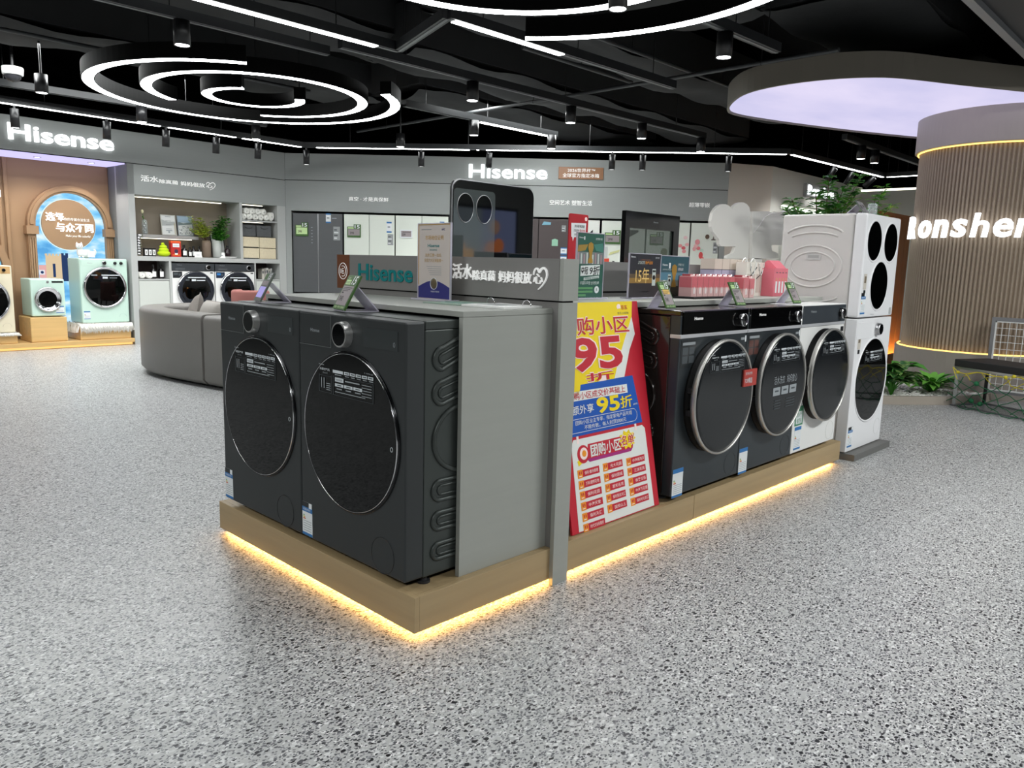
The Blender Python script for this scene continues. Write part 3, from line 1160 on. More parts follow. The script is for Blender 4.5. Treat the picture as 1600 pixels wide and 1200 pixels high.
YF = 0.006
M_SIDEG = mat('glossy_dark_side', (44, 38, 36), 0.16, 0.2, coat=0.5)
M_PANELG = mat('glossy_black_panel', (8, 8, 9), 0.05, spec=0.6)
tA, dA_ = drum_washer('dark washing machine beside the tall yellow and red promotion board', (1.444, YF, 0.139), 0, M_NAVY, M_SIDEG, M_PANELG)
tB, dB_ = drum_washer('dark washing machine with white characters printed on its door, middle of three', (2.049, YF, 0.139), 0, M_NAVY, M_SIDEG, M_PANELG)
tC, dC_ = drum_washer('white washing machine with a dark control strip at the right end of the island', (2.654, YF, 0.139), 0, M_WSIDE, M_WSIDE, mat('slate_panel', (70, 76, 82), 0.3, 0.3), white=True)
for t, red in ((tA, False), (tB, True)):
    g = G()
    g.rect(0.012, 0.135, 0.60, 0.722, -0.0005, mat('sticker_smoke', (36, 40, 42), 0.3))
    g.rect(0.026, 0.128, 0.70, 0.712, -0.0009, M_LINE)
    for i in range(2):
        for j in range(2):
            g.rect(0.026 + i * 0.054, 0.07 + i * 0.054, 0.62 + j * 0.038, 0.652 + j * 0.038, -0.0009, mat('sticker_rust', (92, 56, 50), 0.4) if red else M_LINE2)
    g.build('feature_sticker', t)
    g = G()
    g.rect(0.585, 0.597, 0.688, 0.718, -0.0005, M_STICKW)
    g.rect(0.545, 0.582, 0.698, 0.71, -0.0005, M_LINE)
    g.build('corner_tag', t)
g = G()
put_text(g, '活水洗衣', 0.20, 0.462, 0.12, 0.042, -0.0625, M_LINE, depth=0.0005)
put_text(g, '妈妈放心', 0.345, 0.462, 0.12, 0.042, -0.0625, M_LINE, depth=0.0005)
for k in range(3):
    g.rect(0.195 + k * 0.094, 0.275 + k * 0.094, 0.405, 0.447, -0.0628, M_LINE)
    g.rect(0.215 + k * 0.094, 0.255 + k * 0.094, 0.424, 0.432, -0.0634, M_LINE2)
for k in range(4):
    g.rect(0.22, 0.29, 0.335 + k * 0.014, 0.339 + k * 0.014, -0.0628, M_LINE2)
    g.rect(0.35, 0.45, 0.335 + k * 0.014, 0.339 + k * 0.014, -0.0628, M_LINE2)
g.build('printed_slogan', dB_)
g = G()
g.box(0.472, 0.60, -0.068, -0.0615, 0.485, 0.565, mat('sticker_red', (176, 62, 54), 0.5))
put_text(g, 'TOP精选', 0.48, 0.50, 0.075, 0.026, -0.068, M_PRW, bold=0.02)
put_text(g, '京东好物', 0.485, 0.54, 0.065, 0.014, -0.068, M_PRW)
g.build('red_tag', dA_)
g = G()
g.rect(0.022, 0.125, 0.182, 0.292, -0.0005, mat('sticker_green', (62, 128, 92), 0.5))
g.rect(0.036, 0.111, 0.192, 0.262, -0.0009, M_STICKW)
put_text(g, '即行', 0.042, 0.228, 0.062, 0.03, -0.0013, mat('sticker_green', (62, 128, 92), 0.5), bold=0.02)
put_text(g, '省钱', 0.042, 0.195, 0.062, 0.03, -0.0013, mat('sticker_green', (62, 128, 92), 0.5), bold=0.02)
g.cyl((0.075, -0.001, 0.288), 'y', 0.018, 0.001, M_STICKW, 20)
g.build('green_sticker', tC)
g = G()
g.rect(0.552, 0.592, 0.688, 0.716, -0.0005, M_STICKK)
g.build('corner_tag', tC)

# ================================================================== stacked white laundry tower
t = thing('laundry_tower', 'tall white laundry tower with three round windows above and one below', 'washing machine', (3.468, YF, 0))
w = 0.605
g = G()
g.box(-0.004, w + 0.03, -0.06, 0.56, 0.0, 0.04, mat('plinth_grey', (104, 104, 102), 0.6))
g.build('plinth', t)
M_TW = mat('tower_white', (236, 236, 238), 0.22)
M_TS = mat('tower_side', (208, 205, 202), 0.45)
for z0, z1, nm in ((0.045, 0.888, 'lower_cabinet'), (0.896, 1.53, 'upper_cabinet')):
    g = G()
    g.box(0.003, w - 0.003, 0.075, 0.53, z0, z1, M_TS)
    g.box(0, w, 0, 0.072, z0, z1, M_TW)
    if nm == 'upper_cabinet':
        # stamped arcs and ellipses on the side wall
        for ra, rb in ((0.185, 0.13), (0.140, 0.088)):
            g.tube([(0.003, 0.315 + ra * math.cos(a * PI / 24), 1.215 - 0.01 + rb * math.sin(a * PI / 24)) for a in range(48)], 0.006, M_TS, 8, closed=True)
        g.tube([(0.003, 0.315 + 0.185 * math.cos(a * PI / 20), 1.395 + 0.065 * math.sin(a * PI / 20)) for a in range(2, 19)], 0.007, M_TS, 8)
        g.tube([(0.003, 0.315 + 0.165 * math.cos(a * PI / 20), 1.37 + 0.045 * math.sin(a * PI / 20)) for a in range(3, 18)], 0.006, M_TS, 8)
        g.tube([(0.003, 0.315 + 0.185 * math.cos(a * PI / 20), 1.03 - 0.05 * math.sin(a * PI / 20)) for a in range(2, 19)], 0.006, M_TS, 8)
    g.build(nm, t, bevel=0.012 if nm == 'upper_cabinet' else 0.006, seg=3)
g = G()
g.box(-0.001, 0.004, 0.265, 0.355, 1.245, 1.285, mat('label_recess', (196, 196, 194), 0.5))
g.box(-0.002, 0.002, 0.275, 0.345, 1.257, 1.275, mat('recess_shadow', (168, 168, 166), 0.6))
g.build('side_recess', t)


def window(parent, x, z, r, name='drum_window'):
    g = G()
    g.lathe([(r + 0.012, 0.001), (r + 0.010, -0.005), (r, -0.003), (r - 0.002, 0.0)], (x, 0, z), 'y', M_TW, 64)
    rim = g.build('window_rim', parent)
    g = G()
    g.lathe([(0.0, -0.0045), (r * 0.7, -0.004), (r, -0.0015)], (x, 0, z), 'y', M_DOORG, 64)
    return g.build(name, parent)


window(t, 0.155, 1.368, 0.120)
window(t, 0.445, 1.368, 0.120)
window(t, 0.305, 1.093, 0.150)
dw = window(t, 0.325, 0.485, 0.268)
g = G()
info_print(g, 0.325 - 0.155, 0.60, 0.31, 0.085, -0.0056)
g.build('printed_specification', dw)
g = G()
g.box(0.008, 0.285, -0.003, 0.002, 0.762, 0.868, M_TW)
g.build('detergent_drawer', t, bevel=0.0015)
g = G()
g.lathe([(0.0, -0.028), (0.034, -0.028), (0.038, -0.024), (0.039, 0.0)], (0.345, 0, 0.815), 'y', M_STEEL, 40)
kb = g.build('knob', t)
g = G()
g.cyl((0.345, -0.030, 0.815), 'y', 0.033, 0.002, M_BGLASS, 36)
g.build('knob_face', kb)
g = G()
g.tube([(0.52 + 0.055 * math.cos(a * PI / 24), -0.0002, 0.15 + 0.055 * math.sin(a * PI / 24)) for a in range(48)], 0.0008, mat('seam_light', (196, 196, 194), 0.4), 5, closed=True)
g.build('filter_cover', t)
energy_label(t, 0.02, 0.918, 0.075, 0.13, -0.0005)
energy_label(t, 0.015, 0.075, 0.075, 0.13, -0.0005)
for z in (1.07, 0.70):
    g = G()
    g.rect(0.035, 0.085, z, z + 0.095, -0.0005, mat('sticker_tan', (196, 190, 180), 0.5))
    g.rect(0.045, 0.075, z + 0.04, z + 0.08, -0.0009, mat('sticker_olive', (120, 108, 92), 0.5))
    g.rect(0.045, 0.078, z - 0.03, z - 0.004, -0.0005, M_STICKK)
    g.build('feature_sticker', t)
text('Hisense', 'logo_lettering', t, 0.20, 0.895 + 0.012, 0.06, 0.012, -0.001, M_LINE)
g = G()
g.rect(0.535, 0.575, 0.905, 0.95, -0.0005, mat('sticker_clear_grey', (170, 172, 172), 0.4))
g.build('corner_sticker', t)

# ================================================================== promotion board leaning between pillar and washer
t = thing('promotion_board', 'tall yellow, blue and red promotion board leaning between grey pillar and dark washing machine', 'poster board', (0.794, 0.026, 0.1415), (math.radians(-11.05), 0, 0))
B_RED = mat('board_red', (196, 24, 46), 0.45)
B_YEL = mat('board_yellow', (246, 216, 0), 0.45)
B_BLUE = mat('board_blue', (0, 82, 178), 0.45)
B_WHITE = mat('board_white', (232, 234, 230), 0.45)
B_PINK = mat('board_pink', (255, 232, 228), 0.45)
B_ORANGE = mat('board_orange', (240, 150, 30), 0.45)
g = G()
g.box(0, 0.594, 0, 0.010, 0, 0.897, B_RED)
bd = g.build('board', t)
g = G()
g.prism([(0, 0.897), (0.556, 0.897), (0.528, 0.77), (0.40, 0.60), (0.36, 0.565), (0, 0.565)], -0.0004, 0, B_YEL)
g.prism([(0.540, 0.83), (0.551, 0.755), (0.50, 0.69), (0.43, 0.555), (0.36, 0.555), (0.42, 0.66)], -0.0008, 0, B_WHITE)
g.prism([(0, 0.567), (0.50, 0.579), (0.535, 0.372), (0, 0.372)], -0.0012, 0, B_BLUE)
g.box(0, 0.452, -0.0016, 0, 0.509, 0.546, B_WHITE)
g.prism([(0.05, 0.34), (0.065, 0.36), (0.53, 0.36), (0.548, 0.345), (0.556, 0.004), (0.04, 0.004)], -0.0012, 0, B_WHITE)
g.prism([(0.135, 0.275), (0.445, 0.275), (0.465, 0.333), (0.15, 0.333)], -0.0018, 0, B_RED)
g.prism([(0.15, 0.262), (0.43, 0.262), (0.445, 0.275), (0.135, 0.275)], -0.0018, 0, mat('board_purple', (168, 30, 120), 0.5))
star = []
for i in range(20):
    r = 0.058 if i % 2 == 0 else 0.042
    star.append((0.412 + r * math.cos(i * PI / 10) * 1.05, 0.314 + r * 0.72 * math.sin(i * PI / 10)))
g.prism(star, -0.0024, 0, B_YEL)
g.cyl((0.115, -0.0024, 0.298), 'y', 0.036, 0.002, B_RED, 24)
g.cyl((0.118, -0.003, 0.300), 'y', 0.024, 0.001, B_PINK, 24)
g.cyl((0.12, -0.0035, 0.300), 'y', 0.013, 0.001, B_ORANGE, 24)
g.prism([(0.08, 0.255), (0.12, 0.27), (0.11, 0.285), (0.075, 0.275)], -0.0022, 0, B_YEL)
g.cyl((0.09, -0.0016, 0.575), 'y', 0.055, 0.0012, B_YEL, 28)
g.prism([(0.468, 0.868), (0.444, 0.866), (0.440, 0.878), (0.452, 0.887), (0.466, 0.884)], -0.0008, 0, B_PINK)
for x in (0.085, 0.475):                    # printed clips over the white sheet
    g.box(x, x + 0.012, -0.0020, 0, 0.343, 0.372, B_PINK)
g.build('printed_fields', bd)


def outlined(g, body, x, z, w, h, m_in, m_out, bold, y=-0.001, ob=0.05, **k):
    put_text(g, body, x - 0.004, z - 0.004, w + 0.008, h + 0.008, y, m_out, bold=bold + ob, depth=0.0003, **k)
    put_text(g, body, x, z, w, h, y - 0.0006, m_in, bold=bold, depth=0.0003, **k)


g = G()
outlined(g, '团购小区', 0.048, 0.765, 0.465, 0.072, B_RED, B_PINK, 0.035)
outlined(g, '95', 0.10, 0.618, 0.345, 0.138, B_RED, B_PINK, 0.06, y=-0.0016)
outlined(g, '折', 0.185, 0.577, 0.185, 0.034, B_RED, B_PINK, 0.04)
put_text(g, '享', 0.06, 0.572, 0.04, 0.028, -0.0018, M_BLACK, bold=0.03)
put_text(g, '京东', 0.47, 0.862, 0.045, 0.02, -0.0008, B_RED, bold=0.03)
put_text(g, '京东小区购', 0.44, 0.843, 0.08, 0.009, -0.0008, M_LINE2)
put_text(g, '团购小区成交价基础上', 0.06, 0.513, 0.375, 0.029, -0.002, B_RED, bold=0.015)
put_text(g, '额外享', 0.075, 0.455, 0.137, 0.036, -0.0016, B_WHITE, bold=0.02)
put_text(g, '95', 0.232, 0.443, 0.155, 0.066, -0.0016, B_YEL, bold=0.06)
put_text(g, '折', 0.392, 0.447, 0.085, 0.052, -0.0016, B_YEL, bold=0.045)
put_text(g, '最高优惠', 0.482, 0.452, 0.03, 0.008, -0.0016, B_WHITE)
put_text(g, '团购小区业主专享，指定家电产品可用', 0.088, 0.414, 0.375, 0.018, -0.0016, B_WHITE)
put_text(g, '不限件数，每人封顶2000元', 0.14, 0.391, 0.28, 0.018, -0.0016, B_WHITE)
for z in (0.384, 0.437):
    g.box(0.01, 0.475, -0.0018, -0.001, z, z + 0.0018, B_WHITE)
g.tube([(0.475 + 0.0265 * math.sin(a * PI / 12), -0.0016, 0.4115 - 0.0265 * math.cos(a * PI / 12)) for a in range(13)], 0.0009, B_WHITE, 5)
outlined(g, '团购小区', 0.166, 0.282, 0.195, 0.043, B_WHITE, B_WHITE, 0.0, y=-0.002, ob=0.03)
outlined(g, '名单', 0.367, 0.292, 0.09, 0.042, B_RED, B_PINK, 0.03, y=-0.0026)
lists = (('保利·都内御璟', '万科理想花地', '保利花园', '中海天誉', '保利天汇', '时代文化和雅府'),
         ('光大花园', '保利国威', '君和名苑', '保利翔龙天汇', '国贸山上'),
         ('中海锦鸿天', '江滨花苑', '佛莱花语', '中海万花里', '保利时光滨江'))
for c, (names, x0, x1, zt) in enumerate(zip(lists, (0.09, 0.252, 0.412), (0.205, 0.362, 0.522), (0.2385, 0.2385, 0.2345))):
    for r, nm in enumerate(names):
        z1 = zt - r * 0.0425
        z0 = z1 - 0.0285
        g.box(x0, x1, -0.0018, -0.001, z0, z1, B_RED)
        w_ = min(0.085, 0.019 * len(nm))
        put_text(g, nm, x0 + 0.018 + (0.09 - w_) / 2, z0 + 0.007, w_, 0.0145, -0.0018, B_PINK, bold=0.01)
        g.box(x0 - 0.022, x0 + 0.008, -0.0024, -0.001, z0 - 0.002, z1 + 0.002, B_ORANGE)
        for dx in (-0.014, -0.003):
            g.box(x0 + dx, x0 + dx + 0.005, -0.003, -0.002, z0 + 0.013, z1 - 0.004, B_RED)
        g.box(x0 - 0.015, x0 + 0.001, -0.003, -0.002, z0 + 0.004, z0 + 0.007, B_PINK)
g.build('lettering', bd)


# ================================================================== price stands
P_GREEN = mat('price_green', (62, 100, 44), 0.5)
P_LIME = mat('price_lime', (196, 224, 160), 0.5)
P_GREY = mat('eink_grey', (150, 140, 142), 0.5)
P_DK = mat('eink_dark', (44, 44, 44), 0.5)
ACRY = mat('acrylic_edge', (214, 210, 224), 0.15, alpha=0.75)


def price_stand(label, loc, rot, w=0.10, h=0.115, tilt=30, screen=None, price='7542', foot=0.06, wide=False):
    t = thing('price_stand', label, 'price tag', loc, rot, None)
    a = math.radians(tilt)
    g = G()
    th = 0.003
    s, c = math.sin(a), math.cos(a)
    # bent acrylic: base sheet, rear leg and inclined front
    g.prism([(0.0, 0.0), (h * s + foot, 0.0), (h * s + foot, th), (0.0, th)], 0.0, w, ACRY, 'x')
    g.prism([(h * s + foot - 0.002, 0.0), (h * s + foot + 0.002, 0.002), (h * s * 0.75 + 0.004, h * c * 0.72), (h * s * 0.75, h * c * 0.72)], 0.0, w, ACRY, 'x')
    g.build('acrylic_stand', t)
    g = G()
    g.M = Matrix.Rotation(-a, 4, 'X') @ Matrix.Translation((0, -0.001, 0.004))
    g.box(0, w, -0.007, 0, 0, h, P_GREEN if screen is None else mat('tag_grey', (96, 104, 96), 0.4))
    cd = g.build('price_card', t)
    g = G()
    g.M = Matrix.Rotation(-a, 4, 'X') @ Matrix.Translation((0, -0.0085, 0.004))
    if screen is None:
        g.rect(0.08 * w, 0.92 * w, 0.12 * h, 0.68 * h, 0, P_GREY)
        put_text(g, '15', 0.55 * w, 0.72 * h, 0.38 * w, 0.25 * h, 0, M_STICKW, bold=0.04, italic=0.25)
        g.rect(0.1 * w, 0.48 * w, 0.72 * h, 0.86 * h, 0, P_LIME)
        put_text(g, '15年免费包修', 0.12 * w, 0.75 * h, 0.34 * w, 0.07 * h, -0.0007, P_GREEN)
        put_text(g, '十五年', 0.14 * w, 0.88 * h, 0.2 * w, 0.06 * h, 0, P_LIME)
        put_text(g, price, 0.16 * w, 0.24 * h, 0.34 * w, 0.14 * h, -0.0007, P_DK, bold=0.02)
        g.rect(0.16 * w, 0.3 * w, 0.46 * h, 0.50 * h, -0.0007, P_DK)
        for k in range(3):
            g.rect(0.14 * w, (0.85 - 0.12 * k) * w, (0.62 - 0.045 * k) * h, (0.635 - 0.045 * k) * h, -0.0007, P_DK)
        put_text(g, '全国统一零售价 全屋焕新', 0.08 * w, 0.03 * h, 0.84 * w, 0.06 * h, 0, P_LIME)
    elif screen == 'blue':
        g.rect(0.1 * w, 0.9 * w, 0.12 * h, 0.5 * h, 0, emission('tag_screen', (0.55, 0.5, 1.0), 0.75))
        g.rect(0.1 * w, 0.9 * w, 0.55 * h, 0.7 * h, 0, P_GREY)
        g.rect(0.06 * w, 0.45 * w, 0.75 * h, 0.95 * h, 0, P_GREEN)
        put_text(g, '15', 0.5 * w, 0.75 * h, 0.42 * w, 0.22 * h, 0, M_STICKW, bold=0.04, italic=0.25)
    else:
        for x0 in (0.04, 0.54):
            g.rect(x0 * w, (x0 + 0.42) * w, 0.08 * h, 0.92 * h, 0, mat('tag_screen_grey', (134, 132, 136), 0.4))
        g.rect(0.12 * w, 0.32 * w, 0.3 * h, 0.62 * h, -0.0007, P_DK)
        g.rect(0.62 * w, 0.8 * w, 0.5 * h, 0.7 * h, -0.0007, P_DK)
    g.build('printed_price', cd)
    return t


ZT = 0.139 + 0.851
price_stand('green price tag stand showing 15, in front of the teal logo letters', (0.10, 0.585, ZT), math.radians(-104), w=0.115, h=0.132, tilt=28)
price_stand('price tag stand with a bluish screen on the leftmost dark washing machine', (0.10, 1.155, ZT), math.radians(-104), w=0.10, h=0.125, tilt=28, screen='blue')
for x, lab, w in ((1.475, 'price tag stand with a yellow patch, on the dark washing machine by the promotion board', 0.06), (2.10, 'green price tag stand in front of the pink gift bags', 0.07), (2.74, 'green price tag stand in front of the pink carton', 0.07)):
    tg = price_stand(lab, (x - 0.03, 0.085, ZT), math.radians(-10), w=w, h=0.128, tilt=30, foot=0.045)
    if x < 1.7:
        g = G()
        g.M = Matrix.Rotation(-math.radians(30), 4, 'X') @ Matrix.Translation((0, -0.009, 0.004))
        g.rect(0.2 * w, 0.85 * w, 0.066, 0.088, 0, mat('gold_patch', (226, 184, 90), 0.4))
        g.build('gold_patch', tg)
price_stand('double grey screen tag stand on top of the white laundry tower', (3.50, 0.05, 1.531), math.radians(8), w=0.17, h=0.085, tilt=35, screen='double', foot=0.04)
g = G()
g.lathe([(0.0, 0.0), (0.028, 0.0), (0.03, 0.03), (0.03, 0.045), (0.022, 0.05), (0.03, 0.056), (0.03, 0.075), (0.018, 0.082), (0.0, 0.082)], (3.80, 0.10, 1.5305), 'z', glass('clear_plastic', (225, 232, 235), 0.3), 24)
g.build('clear_jar', label='small clear plastic jar beside the screen tag on the laundry tower', category='jar')


# ================================================================== acrylic sign holders on the worktops
def holder(name, label, loc, rot, w, h, face, cat='sign stand'):
    t = thing(name, label, cat, loc, rot)
    g = G()
    g.box(-0.01, w + 0.01, -0.03, 0.04, 0, 0.006, ACRY)
    g.build('base', t, bevel=0.001)
    g = G()
    g.box(0, w, 0, 0.004, 0.006, h, face)
    p = g.build('printed_sheet', t)
    g = G()
    for x in (-0.003, w):
        g.box(x, x + 0.003, -0.003, 0.006, 0.006, h + 0.003, ACRY)
    g.box(-0.003, w + 0.003, -0.003, 0.006, h + 0.0005, h + 0.0035, ACRY)
    g.build('acrylic_frame', t)
    return t, p


C_CREAM = mat('certificate_cream', (206, 196, 190), 0.3)
t, p = holder('certificate_stand', 'cream and navy certificate in an acrylic holder standing on the grey counter', (0.575, 0.702, 1.0165), R90 - 0.05, 0.206, 0.298, C_CREAM)
g = G()
C_NAVY = mat('certificate_navy', (46, 46, 116), 0.35)
C_GOLD = mat('certificate_gold', (196, 158, 96), 0.4)
g.prism([(0.002, 0.008), (0.204, 0.008), (0.204, 0.052)] + [(0.204 - 0.202 * i / 10, 0.052 + 0.026 * math.sin(PI * i / 10)) for i in range(1, 10)] + [(0.002, 0.052)], -0.0006, 0, C_NAVY)
for a, b, c, d in ((0, 0.206, 0.294, 0.298), (0, 0.004, 0.06, 0.298), (0.202, 0.206, 0.06, 0.298)):
    g.rect(a, b, c, d, 0, C_GOLD)
g.lathe([(0.0, -0.003), (0.016, -0.003), (0.02, -0.001), (0.02, 0.0)], (0.104, 0, 0.066), 'y', mat('medal_bronze', (110, 98, 74), 0.4, 0.4), 24)
g.tube([(0.104 + 0.0225 * math.cos(i * PI / 12), -0.001, 0.066 + 0.0225 * math.sin(i * PI / 12)) for i in range(24)], 0.0012, M_STICKW, 5, closed=True)
put_text(g, '市场地位证明', 0.045, 0.236, 0.118, 0.018, 0, C_GOLD, bold=0.03)
put_text(g, 'Hisense', 0.062, 0.208, 0.075, 0.013, 0, M_TEAL, bold=0.03)
put_text(g, '海信洗衣机', 0.074, 0.194, 0.048, 0.008, 0, M_TEAL)
put_text(g, '洗烘王牌一体机', 0.045, 0.170, 0.105, 0.014, 0, C_GOLD)
put_text(g, '全国六大区销量第一', 0.04, 0.15, 0.122, 0.014, 0, C_GOLD)
put_text(g, 'AVC', 0.15, 0.272, 0.022, 0.008, 0, C_NAVY, bold=0.03)
for k in range(5):
    g.rect(0.055 + 0.006 * k, 0.15, 0.132 - 0.008 * k, 0.1335 - 0.008 * k, 0, M_LINE)
g.rect(0.02, 0.085, 0.276, 0.278, 0, M_LINE)
put_text(g, '中怡康时代市场研究', 0.085, 0.032, 0.055, 0.006, -0.0006, M_STICKW)
g.build('lettering', p)

G_TEAL = mat('poster_green', (44, 92, 78), 0.4)
G_GOLD = mat('poster_gold', (190, 150, 70), 0.35, 0.4)
t, p = holder('poster_stand', 'tall green poster with a golden trophy, standing right of the grey pillar', (1.332, 0.50, 1.0165), 0, 0.198, 0.300, G_TEAL)


def trophy(g, x, z, s, y):
    g.lathe([(0.0, 0.0), (0.22, 0.0), (0.2, 0.18), (0.1, 0.28), (0.12, 0.5), (0.2, 0.75), (0.24, 0.9), (0.17, 1.05), (0.0, 1.1)], (0, 0, 0), 'z', G_GOLD, 12) if False else None
    g.prism([(x - 0.22 * s, z), (x + 0.22 * s, z), (x + 0.19 * s, z + 0.2 * s), (x + 0.1 * s, z + 0.32 * s), (x + 0.13 * s, z + 0.55 * s), (x + 0.24 * s, z + 0.85 * s), (x + 0.2 * s, z + 1.08 * s), (x, z + 1.17 * s), (x - 0.2 * s, z + 1.08 * s), (x - 0.24 * s, z + 0.85 * s), (x - 0.13 * s, z + 0.55 * s), (x - 0.1 * s, z + 0.32 * s), (x - 0.19 * s, z + 0.2 * s)], y - 0.0012, y, G_GOLD)


g = G()
M_PALE = mat('poster_pale', (196, 206, 202), 0.4)
M_STAD = mat('poster_stadium', (120, 128, 128), 0.4)
g.rect(0.002, 0.196, 0.16, 0.215, 0, M_STAD)
for k in range(9):
    g.rect(0.006 + k * 0.021, 0.016 + k * 0.021, 0.162, 0.212 - 0.004 * (k % 3), -0.0006, M_PALE if k % 2 else mat('poster_rose', (170, 140, 145), 0.4))
g.prism([(0.002, 0.215), (0.06, 0.222), (0.08, 0.25), (0.01, 0.245)], -0.0006, 0, mat('poster_amber', (160, 130, 60), 0.4))
g.prism([(0.196, 0.215), (0.14, 0.222), (0.12, 0.25), (0.19, 0.258)], -0.0006, 0, mat('poster_aqua', (70, 130, 116), 0.4))
trophy(g, 0.098, 0.165, 0.082, -0.0012)
g.prism([(0.03, 0.105), (0.17, 0.112), (0.172, 0.158), (0.03, 0.152)], -0.0018, 0, mat('poster_white', (225, 230, 228), 0.4))
put_text(g, '夺冠', 0.032, 0.112, 0.05, 0.036, -0.002, M_BLACK, bold=0.04, italic=0.1)
put_text(g, '9折', 0.095, 0.110, 0.075, 0.042, -0.002, M_BLACK, bold=0.04, italic=0.1)
g.prism([(0.055, 0.085), (0.168, 0.096), (0.168, 0.108), (0.055, 0.098)], -0.0018, 0, M_PALE)
put_text(g, '全屋家电 至高优惠', 0.06, 0.09, 0.1, 0.01, -0.002, G_TEAL)
put_text(g, '中国队夺冠 全场免单', 0.03, 0.066, 0.14, 0.016, 0, M_PALE, bold=0.03, italic=0.15)
for k, x1 in enumerate((0.125, 0.125, 0.075)):
    g.rect(0.01, x1, 0.044 - k * 0.016, 0.054 - k * 0.016, 0, mat('poster_lime', (92, 150, 98), 0.4))
g.cyl((0.155, -0.001, 0.042), 'y', 0.017, 0.001, M_STICKW, 24)
put_text(g, 'R', 0.15, 0.035, 0.011, 0.014, -0.001, G_TEAL)
put_text(g, 'Hisense', 0.014, 0.276, 0.03, 0.007, 0, M_STICKW, bold=0.03)
g.rect(0.048, 0.055, 0.27, 0.285, 0, M_STICKW)
put_text(g, '官方赞助商 海信', 0.135, 0.272, 0.05, 0.01, 0, M_STICKW, italic=0.2)
g.build('printed_picture', p)

S_DARK = mat('poster_dark', (52, 52, 58), 0.35)
t, p = holder('poster_stand', 'dark 15-year poster in an acrylic holder on the right counter', (1.672, 0.45, 1.0165), 0, 0.268, 0.216, S_DARK)
g = G()
g.rect(0.0, 0.268, 0.075, 0.10, 0, mat('poster_glow', (150, 118, 62), 0.4))
g.rect(0.0, 0.268, 0.10, 0.12, 0, mat('poster_glow_dim', (98, 82, 62), 0.4))
g.rect(0.0, 0.268, 0.0, 0.075, 0, mat('poster_ground', (50, 46, 48), 0.4))
put_text(g, '15年', 0.055, 0.075, 0.115, 0.075, -0.0007, mat('poster_gold_pale', (232, 196, 120), 0.4), bold=0.02)
g.rect(0.198, 0.228, 0.062, 0.145, -0.0007, M_PALE)
for x, z, r in ((0.2065, 0.134, 0.006), (0.2195, 0.134, 0.006), (0.213, 0.103, 0.012), (0.213, 0.116, 0.001)):
    g.cyl((x, -0.002, z), 'y', r, 0.001, M_BLACK, 16)
put_text(g, '2026CFS', 0.07, 0.168, 0.06, 0.014, 0, M_PALE, bold=0.02)
put_text(g, '荣耀冠军', 0.133, 0.167, 0.065, 0.015, 0, B_ORANGE, bold=0.02)
put_text(g, '以旧换新补贴至高', 0.09, 0.185, 0.09, 0.007, 0, mat('poster_rust', (160, 110, 90), 0.4))
put_text(g, 'Hisense', 0.012, 0.198, 0.036, 0.008, 0, M_STICKW, bold=0.03)
put_text(g, '官方合作', 0.222, 0.196, 0.034, 0.009, 0, M_STICKW)
put_text(g, '十五年免费质保服务', 0.095, 0.03, 0.08, 0.007, 0, M_LINE)
g.tube([(0.12 + 0.06 * math.cos(PI + i * PI / 16), -0.001, 0.21 + 0.05 * math.sin(PI + i * PI / 16)) for i in range(17)], 0.001, M_LINE2, 5)
g.build('printed_picture', p)

t, p = holder('poster_stand', 'blue-green trophy poster in an acrylic holder beside the pink gift bags', (1.950, 0.455, 1.0165), 0, 0.268, 0.212, mat('poster_blue_green', (52, 88, 98), 0.35))
g = G()
g.rect(0.0, 0.268, 0.09, 0.13, 0, mat('poster_sky', (84, 130, 150), 0.4))
g.rect(0.0, 0.268, 0.0, 0.06, 0, mat('poster_field', (48, 52, 40), 0.4))
g.rect(0.0, 0.268, 0.06, 0.09, 0, mat('poster_haze', (140, 150, 140), 0.4))
trophy(g, 0.128, 0.055, 0.10, -0.0012)
g.rect(0.072, 0.098, 0.035, 0.12, -0.0007, M_PALE)
g.rect(0.028, 0.05, 0.05, 0.09, -0.0007, M_PALE)
for x, z, r in ((0.079, 0.108, 0.005), (0.091, 0.108, 0.005), (0.085, 0.09, 0.008), (0.085, 0.055, 0.010), (0.034, 0.08, 0.005), (0.044, 0.08, 0.005), (0.039, 0.063, 0.008)):
    g.cyl((x, -0.002, z), 'y', r, 0.001, M_BLACK, 16)
for x in (0.172, 0.212):
    g.rect(x, x + 0.022, 0.04, 0.115, -0.0007, mat('poster_fridge', (62, 46, 46), 0.4))
put_text(g, 'Hisense', 0.018, 0.163, 0.045, 0.011, 0, M_STICKW, bold=0.03)
g.rect(0.078, 0.092, 0.15, 0.178, 0, M_STICKW)
put_text(g, '荣耀见证', 0.165, 0.165, 0.055, 0.012, 0, M_PALE)
put_text(g, '冠军品质', 0.165, 0.14, 0.05, 0.014, 0, M_STICKW, bold=0.02)
put_text(g, '世界杯官方赞助商', 0.02, 0.14, 0.08, 0.008, 0, M_PALE)
put_text(g, '家电以旧换新', 0.075, 0.012, 0.085, 0.007, 0, M_STICKW)
g.build('printed_picture', p)

